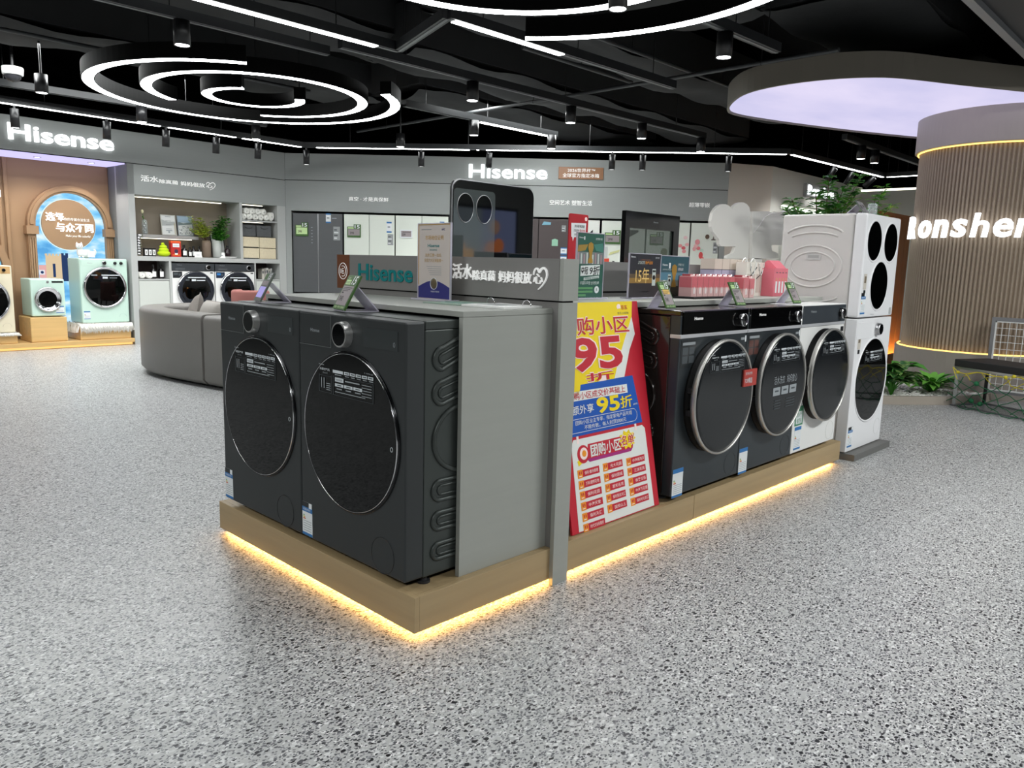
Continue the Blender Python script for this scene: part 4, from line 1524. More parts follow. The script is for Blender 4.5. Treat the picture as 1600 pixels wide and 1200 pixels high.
# open ring-bound leaflets on the counter
t = thing('ring_binder', 'open ring-bound leaflets lying on the counter beside the partition', 'papers', (0.41, 0.47, 1.0165), R90)
g = G()
g.box(0, 0.19, 0, 0.20, 0, 0.004, mat('leaflet_green', (150, 170, 156), 0.4))
g.box(0.20, 0.41, 0.01, 0.205, 0, 0.007, M_PAPER)
g.box(0.03, 0.15, 0.05, 0.12, 0.004, 0.0046, mat('leaflet_teal', (120, 160, 148), 0.4))
g.box(0.23, 0.34, 0.05, 0.15, 0.007, 0.0076, mat('leaflet_grey', (186, 190, 190), 0.4))
g.build('sheets', t)
for x, y in ((0.195, 0.16), (0.385, 0.15)):
    g = G()
    g.tube([(x + 0.02 * math.cos(a * PI / 10), y, 0.007 + 0.02 * math.sin(a * PI / 10)) for a in range(11)], 0.0016, M_CHROME, 8)
    g.build('binder_ring', t)

# red standee with speech bubble behind the header board
t = thing('red_standee', 'red rounded standee with a white speech bubble rising behind the header board', 'sign stand', (1.925, 1.05, 1.0165))
g = G()


def rrect(x0, x1, z0, z1, r, n=6):
    pts = []
    for cx_, cz_, a0 in ((x1 - r, z1 - r, 0), (x0 + r, z1 - r, PI / 2), (x0 + r, z0 + r, PI), (x1 - r, z0 + r, 1.5 * PI)):
        pts += [(cx_ + r * math.cos(a0 + i * PI / 2 / n), cz_ + r * math.sin(a0 + i * PI / 2 / n)) for i in range(n + 1)]
    return pts


g.prism(rrect(0, 0.168, 0.002, 0.438, 0.012), 0, 0.006, mat('standee_red', (178, 26, 38), 0.45))
bd = g.build('board', t)
g = G()
g.box(0.03, 0.135, 0.006, 0.09, 0, 0.004, ACRY)
g.build('foot', t)
g = G()
g.prism([(0.022, 0.31), (0.03, 0.31), (0.037, 0.287), (0.048, 0.31), (0.145, 0.307), (0.150, 0.391), (0.018, 0.387)], -0.0008, 0, M_STICKW)
put_text(g, '京东家电家居', 0.045, 0.363, 0.09, 0.016, -0.0009, M_BLACK, bold=0.03)
put_text(g, '正品好物', 0.04, 0.341, 0.045, 0.013, -0.0009, M_BLACK, bold=0.02)
put_text(g, '低价购', 0.09, 0.340, 0.05, 0.015, -0.0009, mat('standee_red', (178, 26, 38), 0.45), bold=0.04)
put_text(g, '送装一体 以旧换新', 0.045, 0.319, 0.09, 0.012, -0.0009, M_BLACK)
g.cyl((0.147, -0.001, 0.414), 'y', 0.011, 0.001, B_PINK, 20)
g.build('speech_bubble', bd)

# ================================================================== glossy black glass panels on the rear counter
t = thing('glass_display_panel', 'large black mirror-like glass panel with two dark round windows and a silver rim', 'display panel', (1.018, 1.0, 1.0165))
g = G()
g.prism(rrect(-0.004, 0.560, 0.0, 0.540, 0.05), 0.002, 0.016, M_STEEL)
g.build('silver_rim', t)
g = G()
g.prism(rrect(0.002, 0.554, 0.002, 0.534, 0.046), -0.002, 0.004, mat('panel_black_glass', (13, 14, 15), 0.03, spec=0.7, coat=0.5))
pg = g.build('black_glass', t)
g = G()
g.prism(rrect(0.004, 0.275, 0.003, 0.495, 0.02), -0.0032, -0.002, mat('panel_grey_strip', (76, 82, 82), 0.05, spec=0.7))  # lighter grey strip over the left half of the black panel
g.build('grey_strip', pg)
for x in (0.078, 0.200):
    g = G()
    n = 40
    pts = []
    for i in range(n):
        a = 2 * PI * i / n
        r = 0.052 * (1 + 0.06 * math.sin(a))
        pts.append((x + r * math.cos(a), 0.408 + 0.067 * math.sin(a)))
    g.prism(pts, -0.005, -0.003, M_BGLASS)
    for i in range(n):
        pass
    g.tube([(p_[0], -0.0042, p_[1]) for p_ in pts], 0.0018, M_STEEL, 6, closed=True)
    g.build('round_window', t)
g = G()
g.box(0.08, 0.48, 0.016, 0.16, 0, 0.012, M_METALB)
g.build('stand', t)

t = thing('glass_display_panel', 'black framed glass panel with a smoky see-through window, behind the dark poster', 'display panel', (2.385, 1.0, 1.0165))
g = G()
BF = mat('panel_frame_black', (20, 21, 22), 0.12)
g.box(0, 0.045, 0, 0.03, 0, 0.483, BF)
g.box(0.525, 0.588, 0, 0.03, 0, 0.483, BF)
g.box(0.045, 0.525, 0, 0.03, 0.385, 0.483, BF)
g.box(0.045, 0.525, 0, 0.03, 0, 0.05, BF)
g.build('frame', t)
g = G()
g.box(0.045, 0.525, 0.012, 0.018, 0.05, 0.385, glass('smoked_pane', (70, 80, 74), 0.55, 0.05))
g.build('smoked_pane', t)
g = G()
put_text(g, 'Hisense', 0.29, 0.425, 0.05, 0.01, -0.0002, M_LINE)
g.build('logo_lettering', t)
g = G()
g.box(0.10, 0.50, 0.03, 0.14, 0, 0.012, M_METALB)
g.build('stand', t)

# ================================================================== gifts on the right counter
PK = mat('bag_pink', (212, 112, 120), 0.3)
PK2 = mat('bag_pale', (222, 180, 178), 0.35)
PKW = mat('bag_white', (236, 224, 222), 0.3)
g = G()
g.box(2.03, 2.53, 0.30, 0.43, 1.0162, 1.026, M_METALB)
g.build('black_tray', label='thin black tray under the row of pink gift bags', category='tray')


def gift_bag(label, loc, rot, w, d, h, first=[None]):
    if first[0] is not None:
        return dup(first[0], loc, rot, label)
    t = thing('gift_bag', label, 'gift bag', loc, rot, 'pink gift bags in a row on the black tray')
    g = G()
    g.prism([(0, 0), (w, 0), (w * 0.98, h), (w * 0.5, h * 1.03), (w * 0.02, h)], 0, d, PK2, 'y')
    g.box(0.001, w - 0.001, -0.0008, 0.001, h * 0.45, h * 0.99, PK)
    g.box(-0.0008, 0.001, 0.002, d - 0.002, h * 0.45, h * 0.97, PK)
    bd = g.build('bag_body', t)
    g = G()
    for k in range(6):
        x = w * (0.15 + 0.14 * k)
        g.prism([(x - 0.004, h), (x + 0.004, h), (x + 0.006 * (1 if k % 2 else -1), h + 0.012), (x, h + 0.006)], d * 0.2, d * 0.8, PKW if k % 2 else PK)
    g.build('ruffled_top', t)
    g = G()
    g.prism([(w * 0.35, h * 0.15), (w * 0.65, h * 0.15), (w * 0.7, h * 0.35), (w * 0.5, h * 0.5), (w * 0.3, h * 0.35)], -0.0016, -0.0008, PKW)
    g.build('printed_motif', bd)
    first[0] = t
    return t


for i in range(8):
    gift_bag('small pink gift bag in the row on the black tray', (2.06 + i * 0.056, 0.335, 1.0265), 0, 0.052, 0.075, 0.103)
for ch in list(COL.objects):
    pass
gb = gift_bag('pink gift bag standing past the right end of the black tray', (2.545, 0.30, 1.0165), 0.12, 0, 0, 0)
gb['label'] = 'pink gift bag with a white motif, just right of the black tray'
gb.scale = (1.5, 1.0, 1.08)
gb = gift_bag('pink and white gift bag, last of the row towards the paper totes', (2.640, 0.31, 1.0165), 0.12, 0, 0, 0)
gb.scale = (1.25, 1.0, 1.03)

t0 = None
for i in range(4):
    loc = (2.595 + i * 0.089, 0.515, 1.0165)
    if t0 is None:
        t0 = thing('gift_box', 'lavender and cream gift box standing behind the pink gift bags', 'box', loc, 0, 'lavender gift boxes behind the pink bags')
        g = G()
        g.box(0, 0.083, 0, 0.09, 0, 0.150, mat('box_lavender', (178, 172, 196), 0.5))
        g.build('box_body', t0)
        g = G()
        g.box(-0.001, 0.084, -0.001, 0.091, 0.153, 0.213, mat('box_cream', (214, 200, 188), 0.5))
        g.box(0.001, 0.082, 0.001, 0.089, 0.149, 0.154, M_GAP)
        g.build('box_lid', t0)
    else:
        dup(t0, loc)
t0 = None
TOTE = mat('tote_white', (226, 220, 210), 0.5)
for i, lab in enumerate(('cream paper tote with white cord handle, left of the pair', 'cream paper tote with a long hanging cord, beside the pink carton')):
    loc = (2.80 + i * 0.135, 0.42 + 0.01 * i, 1.0165)
    if t0 is None:
        t0 = thing('paper_tote', lab, 'gift bag', loc, 0, 'cream paper totes')
        g = G()
        g.box(0, 0.125, 0, 0.07, 0, 0.20, TOTE)
        bd = g.build('bag_body', t0)
        g = G()
        g.box(0.012, 0.105, -0.001, 0, 0.02, 0.13, mat('tote_print', (200, 186, 176), 0.5))
        g.box(0.04, 0.055, -0.002, 0, 0.15, 0.175, mat('tote_mark', (110, 104, 100), 0.5))
        g.tube([(0.0, -0.0015, 0.10), (0.06, -0.0015, 0.125), (0.12, -0.0015, 0.17)], 0.003, M_METALB, 6)
        g.build('printed_motif', bd)
        g = G()
        g.tube([(0.03 + 0.075 * k / 14, -0.004, 0.195 - 0.07 * math.sin(PI * k / 14)) for k in range(15)], 0.0028, M_PAPER, 8)
        g.tube([(0.03 + 0.075 * k / 14, 0.05, 0.198 + 0.025 * math.sin(PI * k / 14)) for k in range(15)], 0.0028, M_PAPER, 8)
        g.build('cord_handle', t0)
    else:
        dup(t0, loc, 0.06, lab)
t = thing('pink_carton', 'large pink carton with white bottles printed on its front', 'box', (3.03, 0.36, 1.0165), math.radians(3))
g = G()
CPK = mat('carton_pink', (216, 112, 126), 0.5)
g.box(0, 0.21, 0, 0.11, 0, 0.168, CPK)
bx = g.build('carton_body', t)
g = G()
g.prism([(0.0, 0.168), (0.11, 0.168), (0.062, 0.215), (0.048, 0.215)], 0.03, 0.18, CPK, 'x')
g.build('carrying_handle', t)
g = G()
for k in range(4):
    x = 0.03 + k * 0.047
    g.rect(x, x + 0.024, 0.02, 0.09, 0, M_STICKW)
    g.rect(x + 0.003, x + 0.021, 0.095, 0.11, 0, mat('carton_gold', (206, 140, 100), 0.4))
    g.rect(x + 0.002, x + 0.022, 0.14, 0.145, 0, M_LINE2)
g.build('printed_bottles', bx)
t = thing('white_box', 'small grey and white box behind the pink carton near the tower', 'box', (3.285, 0.44, 1.0165))
g = G()
g.box(0, 0.125, 0, 0.10, 0, 0.045, M_WHITE)
g.build('box_body', t)
g = G()
g.rect(0.008, 0.10, 0.003, 0.038, 0, mat('box_grey_face', (150, 148, 146), 0.5))
g.rect(0.03, 0.07, 0.008, 0.03, -0.0007, M_LINE2)
g.build('printed_face', t)

# ================================================================== things in the left wall frame
A15 = FL['rot']


def at_l(x, y, z=0.0):
    return inframe(FL, x, y, z)


def at_f(x, y, z=0.0):
    return inframe(FF, x, y, z)


# ---- stage boxes, fur rugs, pastel washing machines
def wooden_box(label, x0, x1, y0, y1, z0, z1):
    t = G()
    t.box(0, x1 - x0, 0, y1 - y0, 0, z1 - z0, M_GOLD)
    return t.build('wooden_plinth_box', loc=at_l(x0, y0, z0), rot=A15, bevel=0.01, label=label, category='plinth')


wooden_box('low light oak box under the cream washing machine at the left edge', 0.36, 1.06, 0.02, 0.50, 0.0855, 0.185)
wooden_box('tall light oak box under the small mint washing machine', 1.205, 1.605, 0.03, 0.48, 0.0855, 0.385)
wooden_box('low light oak box under the big mint washing machine', 1.745, 2.355, 0.02, 0.50, 0.0855, 0.262)

M_FUR = mat('white_fur', (240, 238, 232), 0.9)


def fur_rug(label, x0, x1, y0, y1, z, drop):
    g = G()
    rnd = random.Random(int(x0 * 100))
    g.box(0, x1 - x0, 0, y1 - y0, 0, 0.02, M_FUR)
    n = int((x1 - x0) / 0.007)
    for row in range(4):
        for i in range(n):
            x = (i + rnd.random()) * 0.007
            l = drop * (0.55 + 0.6 * rnd.random())
            dx = (rnd.random() - 0.5) * 0.02
            y = -0.004 - 0.006 * row
            g.add([(x - 0.006, 0.005, 0.022 + 0.01 * rnd.random()), (x + 0.006, 0.005, 0.022), (x + dx + 0.003, y - 0.01, 0.012 - l * 0.6), (x + dx, y - 0.004, 0.01 - l)], [(0, 1, 2, 3)], M_FUR)
    for i in range(260):
        x, y = rnd.random() * (x1 - x0), rnd.random() * (y1 - y0)
        g.add([(x - 0.008, y, 0.018), (x + 0.008, y, 0.018), (x + (rnd.random() - 0.5) * 0.03, y - 0.02, 0.034 + 0.01 * rnd.random())], [(0, 1, 2)], M_FUR)
    for sx, xx in ((-1, 0.0), (1, x1 - x0)):
        for i in range(50):
            y = rnd.random() * (y1 - y0)
            l = drop * (0.5 + 0.6 * rnd.random())
            g.add([(xx, y - 0.008, 0.022), (xx, y + 0.008, 0.022), (xx + sx * 0.025, y + 0.004, 0.01 - l), (xx + sx * 0.012, y - 0.004, 0.01 - l)], [(0, 1, 2, 3)], M_FUR)
    return g.build('fur_rug', loc=at_l(x0, y0, z), rot=A15, label=label, category='rug')


fur_rug('white shaggy fur rug hanging over the low box under the big mint washing machine', 1.735, 2.365, 0.0, 0.50, 0.263, 0.10)
fur_rug('white fur rug under the cream washing machine at the left edge', 0.345, 1.075, 0.0, 0.48, 0.186, 0.02)

MINT = mat('mint', (196, 222, 209), 0.35)
MINTS = mat('mint_side', (182, 208, 198), 0.4)
CREAM = mat('cream', (226, 216, 190), 0.35)


def pastel_washer(label, loc, w, h, d, body, side, dr, dcx, dcz, panel=True, knobs=3, pcol=None, silver=False):
    t = thing('washing_machine', label, 'washing machine', loc, A15)
    g = G()
    g.box(0.003, w - 0.003, 0.05, d, 0.012, h, side)
    g.build('cabinet', t, bevel=0.008)
    g = G()
    g.box(0, w, 0, 0.052, 0.008, h, body)
    g.build('front_panel', t, bevel=0.016, seg=3)
    if panel:
        g = G()
        g.box(0.02, w - 0.02, -0.003, 0.001, h - 0.095, h - 0.012, pcol or body)
        g.box(0.02 + 0.33 * w, 0.022 + 0.33 * w, -0.0035, 0.0, h - 0.092, h - 0.015, side)
        cp = g.build('control_panel', t, bevel=0.003)
        text('Hisense', 'logo_lettering', cp, 0.09, h - 0.062, 0.06, 0.011, -0.0032, M_LINE)
        for k, (x, r) in enumerate(((0.50 * w, 0.026), (0.73 * w, 0.018), (0.86 * w, 0.018))[:knobs]):
            g = G()
            g.lathe([(0.0, -0.022), (r * 0.9, -0.022), (r, -0.018), (r, 0.0)], (x, -0.002, h - 0.053), 'y', M_CHROME if k == 0 else M_BLACK, 28)
            kb = g.build('knob', t)
            g = G()
            g.cyl((x, -0.0255, h - 0.053), 'y', r * 0.82, 0.002, M_BGLASS, 28)
            g.build('knob_face', kb)
    else:
        g = G()
        g.box(0.62 * w, 0.95 * w, -0.003, 0.001, h - 0.045, h - 0.025, M_BGLASS)
        g.cyl((0.5 * w, -0.006, h - 0.035), 'y', 0.014, 0.008, M_CHROME, 20)
        g.build('control_strip', t)
    g = G()
    g.lathe([(dr * 1.0, 0.002), (dr * 1.03, -0.01), (dr * 1.0, -0.028), (dr * 0.93, -0.030), (dr * 0.90, -0.018)], (dcx, 0, dcz), 'y', M_CHROME, 56)
    g.build('chrome_ring', t)
    g = G()
    if silver:
        g.lathe([(dr * 0.9, -0.018), (dr * 0.72, -0.008), (dr * 0.70, -0.006)], (dcx, 0, dcz), 'y', M_CHROME, 48)
    g.lathe([(0.0, -0.024 if not silver else -0.004), (dr * 0.6, -0.023 if not silver else -0.004), (dr * (0.92 if not silver else 0.71), -0.020 if not silver else -0.006)], (dcx, 0, dcz), 'y', M_DOORG, 56)
    dg = g.build('door_glass', t)
    if not silver:
        g = G()
        y = -0.0255
        g.rect(dcx - 0.16 * dr / 0.25, dcx - 0.09 * dr / 0.25, dcz + 0.58 * dr, dcz + 0.63 * dr, y, M_LINE)
        g.rect(dcx - 0.04 * dr / 0.25, dcx + 0.17 * dr / 0.25, dcz + 0.58 * dr, dcz + 0.63 * dr, y, M_PRW)
        g.rect(dcx - 0.03 * dr / 0.25, dcx + 0.03 * dr / 0.25, dcz + 0.44 * dr, dcz + 0.53 * dr, y, M_PRW)
        g.rect(dcx + 0.05 * dr / 0.25, dcx + 0.14 * dr / 0.25, dcz + 0.46 * dr, dcz + 0.49 * dr, y, M_LINE)
        g.build('printed_specification', dg)
    g = G()
    g.tube([(w * 0.86 + 0.045 * math.cos(a * PI / 16), -0.0002, 0.075 + 0.045 * math.sin(a * PI / 16)) for a in range(17)], 0.0015, side, 5)
    g.build('filter_cover', t)
    if not silver:
        energy_label(t, 0.02 if w > 0.5 else 0.6 * w, 0.06, 0.075, 0.10, -0.0005, black=False)
    else:
        energy_label(t, 0.70 * w, 0.045, 0.09, 0.085, -0.0005, black=False)
    return t


pastel_washer('big mint green washing machine on the white fur rug', at_l(1.79, 0.06, 0.284), 0.57, 0.815, 0.42, MINT, MINTS, 0.255, 0.285, 0.455)
pastel_washer('small mint green washing machine with a silver porthole on the tall oak box', at_l(1.238, 0.06, 0.386), 0.372, 0.457, 0.38, MINT, MINTS, 0.145, 0.178, 0.212, panel=False, silver=True)
pastel_washer('cream washing machine with a tan control strip, cut off by the left edge', at_l(0.455, 0.05, 0.207), 0.60, 0.79, 0.45, CREAM, mat('cream_side', (206, 196, 172), 0.4), 0.255, 0.30, 0.385, pcol=mat('tan_panel', (206, 166, 112), 0.4))

# white cat figure on the mint machine
t = thing('cat_figurine', 'white sitting cat figurine on top of the big mint washing machine', 'figurine', at_l(1.83, 0.22, 1.0995), A15)
g = G()
WC = mat('plush_white', (240, 240, 238), 0.8)
g.sphere((0.115, 0.05, 0.055), 0.06, WC, 24, 14, (1.35, 0.8, 0.9))
g.sphere((0.045, 0.04, 0.075), 0.05, WC, 20, 12, (0.8, 0.8, 1.3))
g.sphere((0.035, 0.025, 0.145), 0.042, WC, 20, 12, (1.0, 0.9, 0.9))
g.build('body', t)
for dx in (-0.026, 0.026):
    g = G()
    g.cyl((0.035 + dx, 0.03, 0.168), 'z', 0.016, 0.032, WC, 10, r2=0.002)
    g.build('ear', t)
g = G()
for dx in (-0.016, 0.016):
    g.sphere((0.035 + dx, -0.012, 0.150), 0.005, M_BLACK, 8, 6)
g.sphere((0.035, -0.015, 0.136), 0.004, mat('nose_pink', (200, 130, 130), 0.6), 8, 6)
g.build('face', t)
g = G()
g.tube([(0.185, 0.06, 0.03), (0.215, 0.05, 0.05), (0.225, 0.04, 0.09), (0.21, 0.035, 0.115)], [0.018, 0.018, 0.016, 0.008], WC, 10)
g.build('tail', t)
for x in (0.02, 0.06):
    g = G()
    g.sphere((x, 0.0, 0.014), 0.016, WC, 12, 8, (0.8, 1.3, 0.8))
    g.build('paw', t)
g = G()
g.box(0.115, 0.20, -0.012, -0.008, 0.012, 0.095, M_STICKW)
g.build('white_card', t)

# ---- two washing machines built into the laundry unit
for i, (x, lab) in enumerate(((2.905, 'white built-in washing machine with black porthole, left one under the shelf niche'), (3.512, 'white built-in washing machine with black porthole, right one under the shelf niche'))):
    t = thing('washing_machine', lab, 'washing machine', at_l(x, 0.005, 0.0), A15)
    w = 0.596
    g = G()
    g.box(0.002, w - 0.002, 0.03, 0.38, 0.01, 1.06, M_WSIDE)
    g.build('cabinet', t)
    g = G()
    g.box(0.002, w - 0.002, -0.01, 0.03, 0.02, 0.955, M_WSIDE)
    g.build('front_panel', t, bevel=0.005)
    g = G()
    g.box(0.002, w - 0.002, -0.012, 0.03, 0.962, 1.062, mat('panel_charcoal', (54, 58, 62), 0.3))
    g.rect(0.05, 0.18, 0.975, 1.0, -0.012, mat('panel_print', (76, 80, 84), 0.3))
    cp = g.build('control_panel', t, bevel=0.002)
    text('Hisense', 'logo_lettering', cp, 0.07, 1.035, 0.07, 0.011, -0.0125, M_LINE)
    g = G()
    g.lathe([(0.0, -0.026), (0.03, -0.026), (0.035, -0.02), (0.035, 0.0)], (0.50, -0.012, 1.012), 'y', M_STEEL, 28)
    kb = g.build('knob', t)
    g = G()
    g.cyl((0.50, -0.040, 1.012), 'y', 0.028, 0.002, M_BGLASS, 28)
    g.build('knob_face', kb)
    c = (0.318, 0.70)
    g = G()
    g.lathe([(0.262, -0.008), (0.262, -0.03), (0.25, -0.042), (0.235, -0.045)], (c[0], 0, c[1]), 'y', M_CHROME, 56)
    g.build('chrome_ring', t)
    g = G()
    g.lathe([(0.252, -0.043), (0.22, -0.05), (0.20, -0.046), (0.19, -0.038)], (c[0], 0, c[1]), 'y', mat('porthole_navy', (30, 34, 42), 0.25), 56)
    dr = g.build('door_frame', t)
    g = G()
    g.lathe([(0.0, -0.03), (0.14, -0.033), (0.205, -0.044)], (c[0], 0, c[1]), 'y', M_DOORG, 48)
    g.build('door_glass', dr)
    g = G()
    g.prism([(c[0] - 0.15, c[1] - 0.09), (c[0] - 0.11, c[1] - 0.12), (c[0] + 0.11, c[1] - 0.12), (c[0] + 0.15, c[1] - 0.09), (c[0] + 0.17, c[1] - 0.02), (c[0] + 0.21, c[1] - 0.06), (c[0] + 0.12, c[1] - 0.185), (c[0] - 0.12, c[1] - 0.185), (c[0] - 0.21, c[1] - 0.06), (c[0] - 0.17, c[1] - 0.02)], -0.052, -0.045, mat('porthole_navy', (30, 34, 42), 0.25))
    g.build('door_inset', dr)
    g = G()
    y = -0.0535
    g.rect(c[0] - 0.12, c[0] + 0.13, c[1] + 0.165, c[1] + 0.18, y, M_PRW)
    g.rect(c[0] - 0.07, c[0] - 0.01, c[1] + 0.125, c[1] + 0.152, y, M_PRW)
    g.rect(c[0] + 0.0, c[0] + 0.12, c[1] + 0.128, c[1] + 0.140, y, M_PRW)
    g.rect(c[0] - 0.15, c[0] - 0.1, c[1] + 0.13, c[1] + 0.15, y, M_LINE2)
    g.build('printed_specification', dr)
    g = G()
    g.prism([(0.012, 0.95), (0.14, 0.95), (0.14, 0.90), (0.10, 0.865), (0.012, 0.865)], -0.0112, -0.0102, mat('sticker_navy', (26, 42, 66), 0.3) if i else M_STICKK)
    g.rect(0.025, 0.08, 0.905, 0.935, -0.0114, M_LINE2 if not i else M_STICKB)
    g.rect(0.09, 0.12, 0.895, 0.925, -0.0114, M_LINE2)
    g.build('feature_sticker', t)
    g = G()
    g.rect(0.535, 0.575, 0.928, 0.944, -0.0102, M_STICKK)
    g.build('corner_tag', t)
    energy_label(t, 0.02, 0.34, 0.07, 0.10, -0.0105, black=False)

# ---- things in the niche
M_CLEAR = glass('clear_glass', (225, 235, 235), 0.22)
LEAF = [mat('leaf_green', (76, 150, 52), 0.45), mat('leaf_bright', (112, 182, 68), 0.45), mat('leaf_dark', (46, 112, 44), 0.45)]
LEAFY = [mat('leaf_yellow', (206, 212, 84), 0.5), mat('leaf_olive', (160, 172, 66), 0.5), mat('leaf_lime', (178, 204, 78), 0.5)]
STEM = mat('stem_brown', (92, 70, 44), 0.7)


def leaf(g, base, direction, length, width, m, droop=0.3, fold=0.15):
    """one bent pointed leaf"""
    d = Vector(direction).normalized()
    side = d.cross(Vector((0, 0, 1)))
    if side.length < 1e-4:
        side = Vector((1, 0, 0))
    side.normalize()
    up = side.cross(d)
    b = Vector(base)
    vs = []
    prof = ((0.0, 0.05), (0.25, 0.8), (0.5, 1.0), (0.75, 0.7), (1.0, 0.03))
    for s_, w_ in prof:
        c = b + d * (length * s_) - Vector((0, 0, 1)) * (droop * length * s_ * s_)
        for k in (-1, 0, 1):
            vs.append(tuple(c + side * (k * w_ * width * 0.5) + up * (abs(k) * fold * width * w_)))
    fs = []
    for i in range(4):
        for k in (0, 1):
            a = i * 3 + k
            fs.append((a, a + 1, a + 4, a + 3))
    g.add(vs, fs, m, True)


def branchy(rnd, origin, tips, leaf_len, mats, gs, gl, per=9, r=0.004, cluster=4):
    """woody stems to each tip with clusters of leaves along them"""
    for tip in tips:
        o, e = Vector(origin), Vector(tip)
        mid = (o + e) * 0.5 + Vector(((rnd.random() - 0.5) * 0.15, (rnd.random() - 0.5) * 0.15, 0.06)) * (e - o).length
        pts = []
        for i in range(9):
            s_ = i / 8
            pts.append(o * (1 - s_) ** 2 + mid * 2 * s_ * (1 - s_) + e * s_ * s_)
        gs.tube(pts, [r * (1 - 0.6 * i / 8) for i in range(9)], STEM, 6)
        for k in range(per):
            s_ = 0.35 + 0.65 * (k + rnd.random()) / per
            p = o * (1 - s_) ** 2 + mid * 2 * s_ * (1 - s_) + e * s_ * s_
            for q in range(cluster):
                a = rnd.random() * 2 * PI
                off = Vector((math.cos(a), math.sin(a), 0.5 * rnd.random())) * leaf_len * 0.6
                leaf(gl, tuple(p + off * rnd.random()), (math.cos(a), math.sin(a), 0.2 + 0.5 * rnd.random()), leaf_len * (0.7 + 0.6 * rnd.random()), leaf_len * 0.62, rnd.choice(mats), 0.3)


ZN = 1.1455
# single flower in a clear vase on the floating shelf
t = thing('flower_vase', 'slim clear vase with one white bud, on the left of the floating shelf', 'vase', at_l(2.67, 0.22, 1.4305), A15)
g = G()
g.lathe([(0.0, 0.002), (0.034, 0.0), (0.038, 0.02), (0.034, 0.16), (0.026, 0.19)], (0, 0, 0), 'z', M_CLEAR, 24)
g.build('glass_vase', t)
g = G()
for k in range(5):
    g.sphere((0.008 * (-1) ** k, 0, 0.02 + k * 0.03), 0.016, M_STEEL, 12, 8)
g.build('pebbles', t)
g = G()
g.tube([(0, 0, 0.13), (-0.012, 0, 0.21), (-0.022, 0, 0.275)], 0.0035, LEAF[2], 6)
leaf(g, (-0.01, 0, 0.2), (-0.5, -0.2, 1), 0.06, 0.02, LEAF[1])
g.build('stem', t)
g = G()
g.sphere((-0.024, 0, 0.295), 0.021, mat('flower_cream', (238, 232, 190), 0.6), 14, 10, (0.85, 0.85, 1.2))
g.build('flower', t)


def picture(label, x, y, z, w, h, tilt, frame, art, rot=0.0):
    t = thing('picture_frame', label, 'picture', at_l(x, y, z), A15 + rot)
    a = math.radians(tilt)
    Mx = Matrix.Rotation(-a, 4, 'X')
    g = G()
    g.M = Mx
    b = 0.008
    for q in ((0, b, 0, h), (w - b, w, 0, h), (b, w - b, 0, b), (b, w - b, h - b, h)):
        g.box(q[0], q[1], -0.012, 0.006, q[2], q[3], frame)
    g.build('frame', t)
    g = G()
    g.M = Mx
    g.box(b, w - b, -0.004, 0.002, b, h - b, mat('picture_base', (206, 208, 206), 0.3))
    art(g, w, h)
    g.build('picture', t)
    return t


def art_sheet(g, w, h):
    g.prism([(0.01, h * 0.45), (w - 0.01, h * 0.5), (w - 0.01, h * 0.68), (w * 0.5, h * 0.66), (0.01, h * 0.76)], -0.0046, -0.004, mat('art_grey', (164, 168, 166), 0.5))
    for k in range(4):
        g.rect(w * 0.32, w * 0.7, h * (0.9 - 0.2 * k), h * (0.915 - 0.2 * k), -0.0046, M_LINE2)
    g.rect(w * 0.3, w * 0.72, h * 0.2, h * 0.26, -0.0046, M_LINE)
    g.cyl((w * 0.5, -0.005, h * 0.15), 'y', w * 0.07, 0.001, M_LINE, 16)
    g.rect(w - 0.022, w - 0.014, h * 0.05, h * 0.6, -0.0046, mat('art_tan', (176, 160, 120), 0.5))


def art_land(g, w, h):
    g.rect(0.008, w - 0.008, h * 0.66, h - 0.008, -0.0046, mat('art_sky', (150, 172, 190), 0.5))
    g.prism([(0.008, h * 0.5), (w - 0.008, h * 0.6), (w - 0.008, h * 0.72), (w * 0.4, h * 0.62), (0.008, h * 0.7)], -0.0052, -0.004, mat('art_hill', (112, 128, 128), 0.5))
    rnd = random.Random(4)
    for k in range(40):
        x, z = 0.012 + rnd.random() * (w - 0.04), 0.012 + rnd.random() * h * 0.42
        g.rect(x, x + 0.008 + 0.015 * rnd.random(), z, z + 0.006, -0.0052, mat('art_dark', (74, 82, 88), 0.5))


def art_print(g, w, h):
    g.rect(w * 0.55, w * 0.75, h * 0.78, h * 0.92, -0.0046, M_LINE2)
    rnd = random.Random(9)
    for k in range(26):
        x, z = 0.012 + rnd.random() * (w - 0.04), 0.012 + rnd.random() * h * 0.6
        g.rect(x, x + 0.012, z, z + 0.004, -0.0046, M_LINE)


picture('pale certificate in a thin frame leaning on the floating shelf', 2.915, 0.27, 1.4345, 0.20, 0.275, 9, mat('frame_pale', (190, 188, 180), 0.4), art_sheet)
picture('bluish landscape picture with bare trees leaning right of the pale certificate', 3.135, 0.262, 1.4345, 0.215, 0.275, 9, mat('frame_blue_grey', (140, 150, 158), 0.4), art_land)
picture('black framed print leaning behind the dark bottle at the right of the niche', 3.62, 0.27, ZN + 0.004, 0.20, 0.37, 12, M_BLACK, art_print)

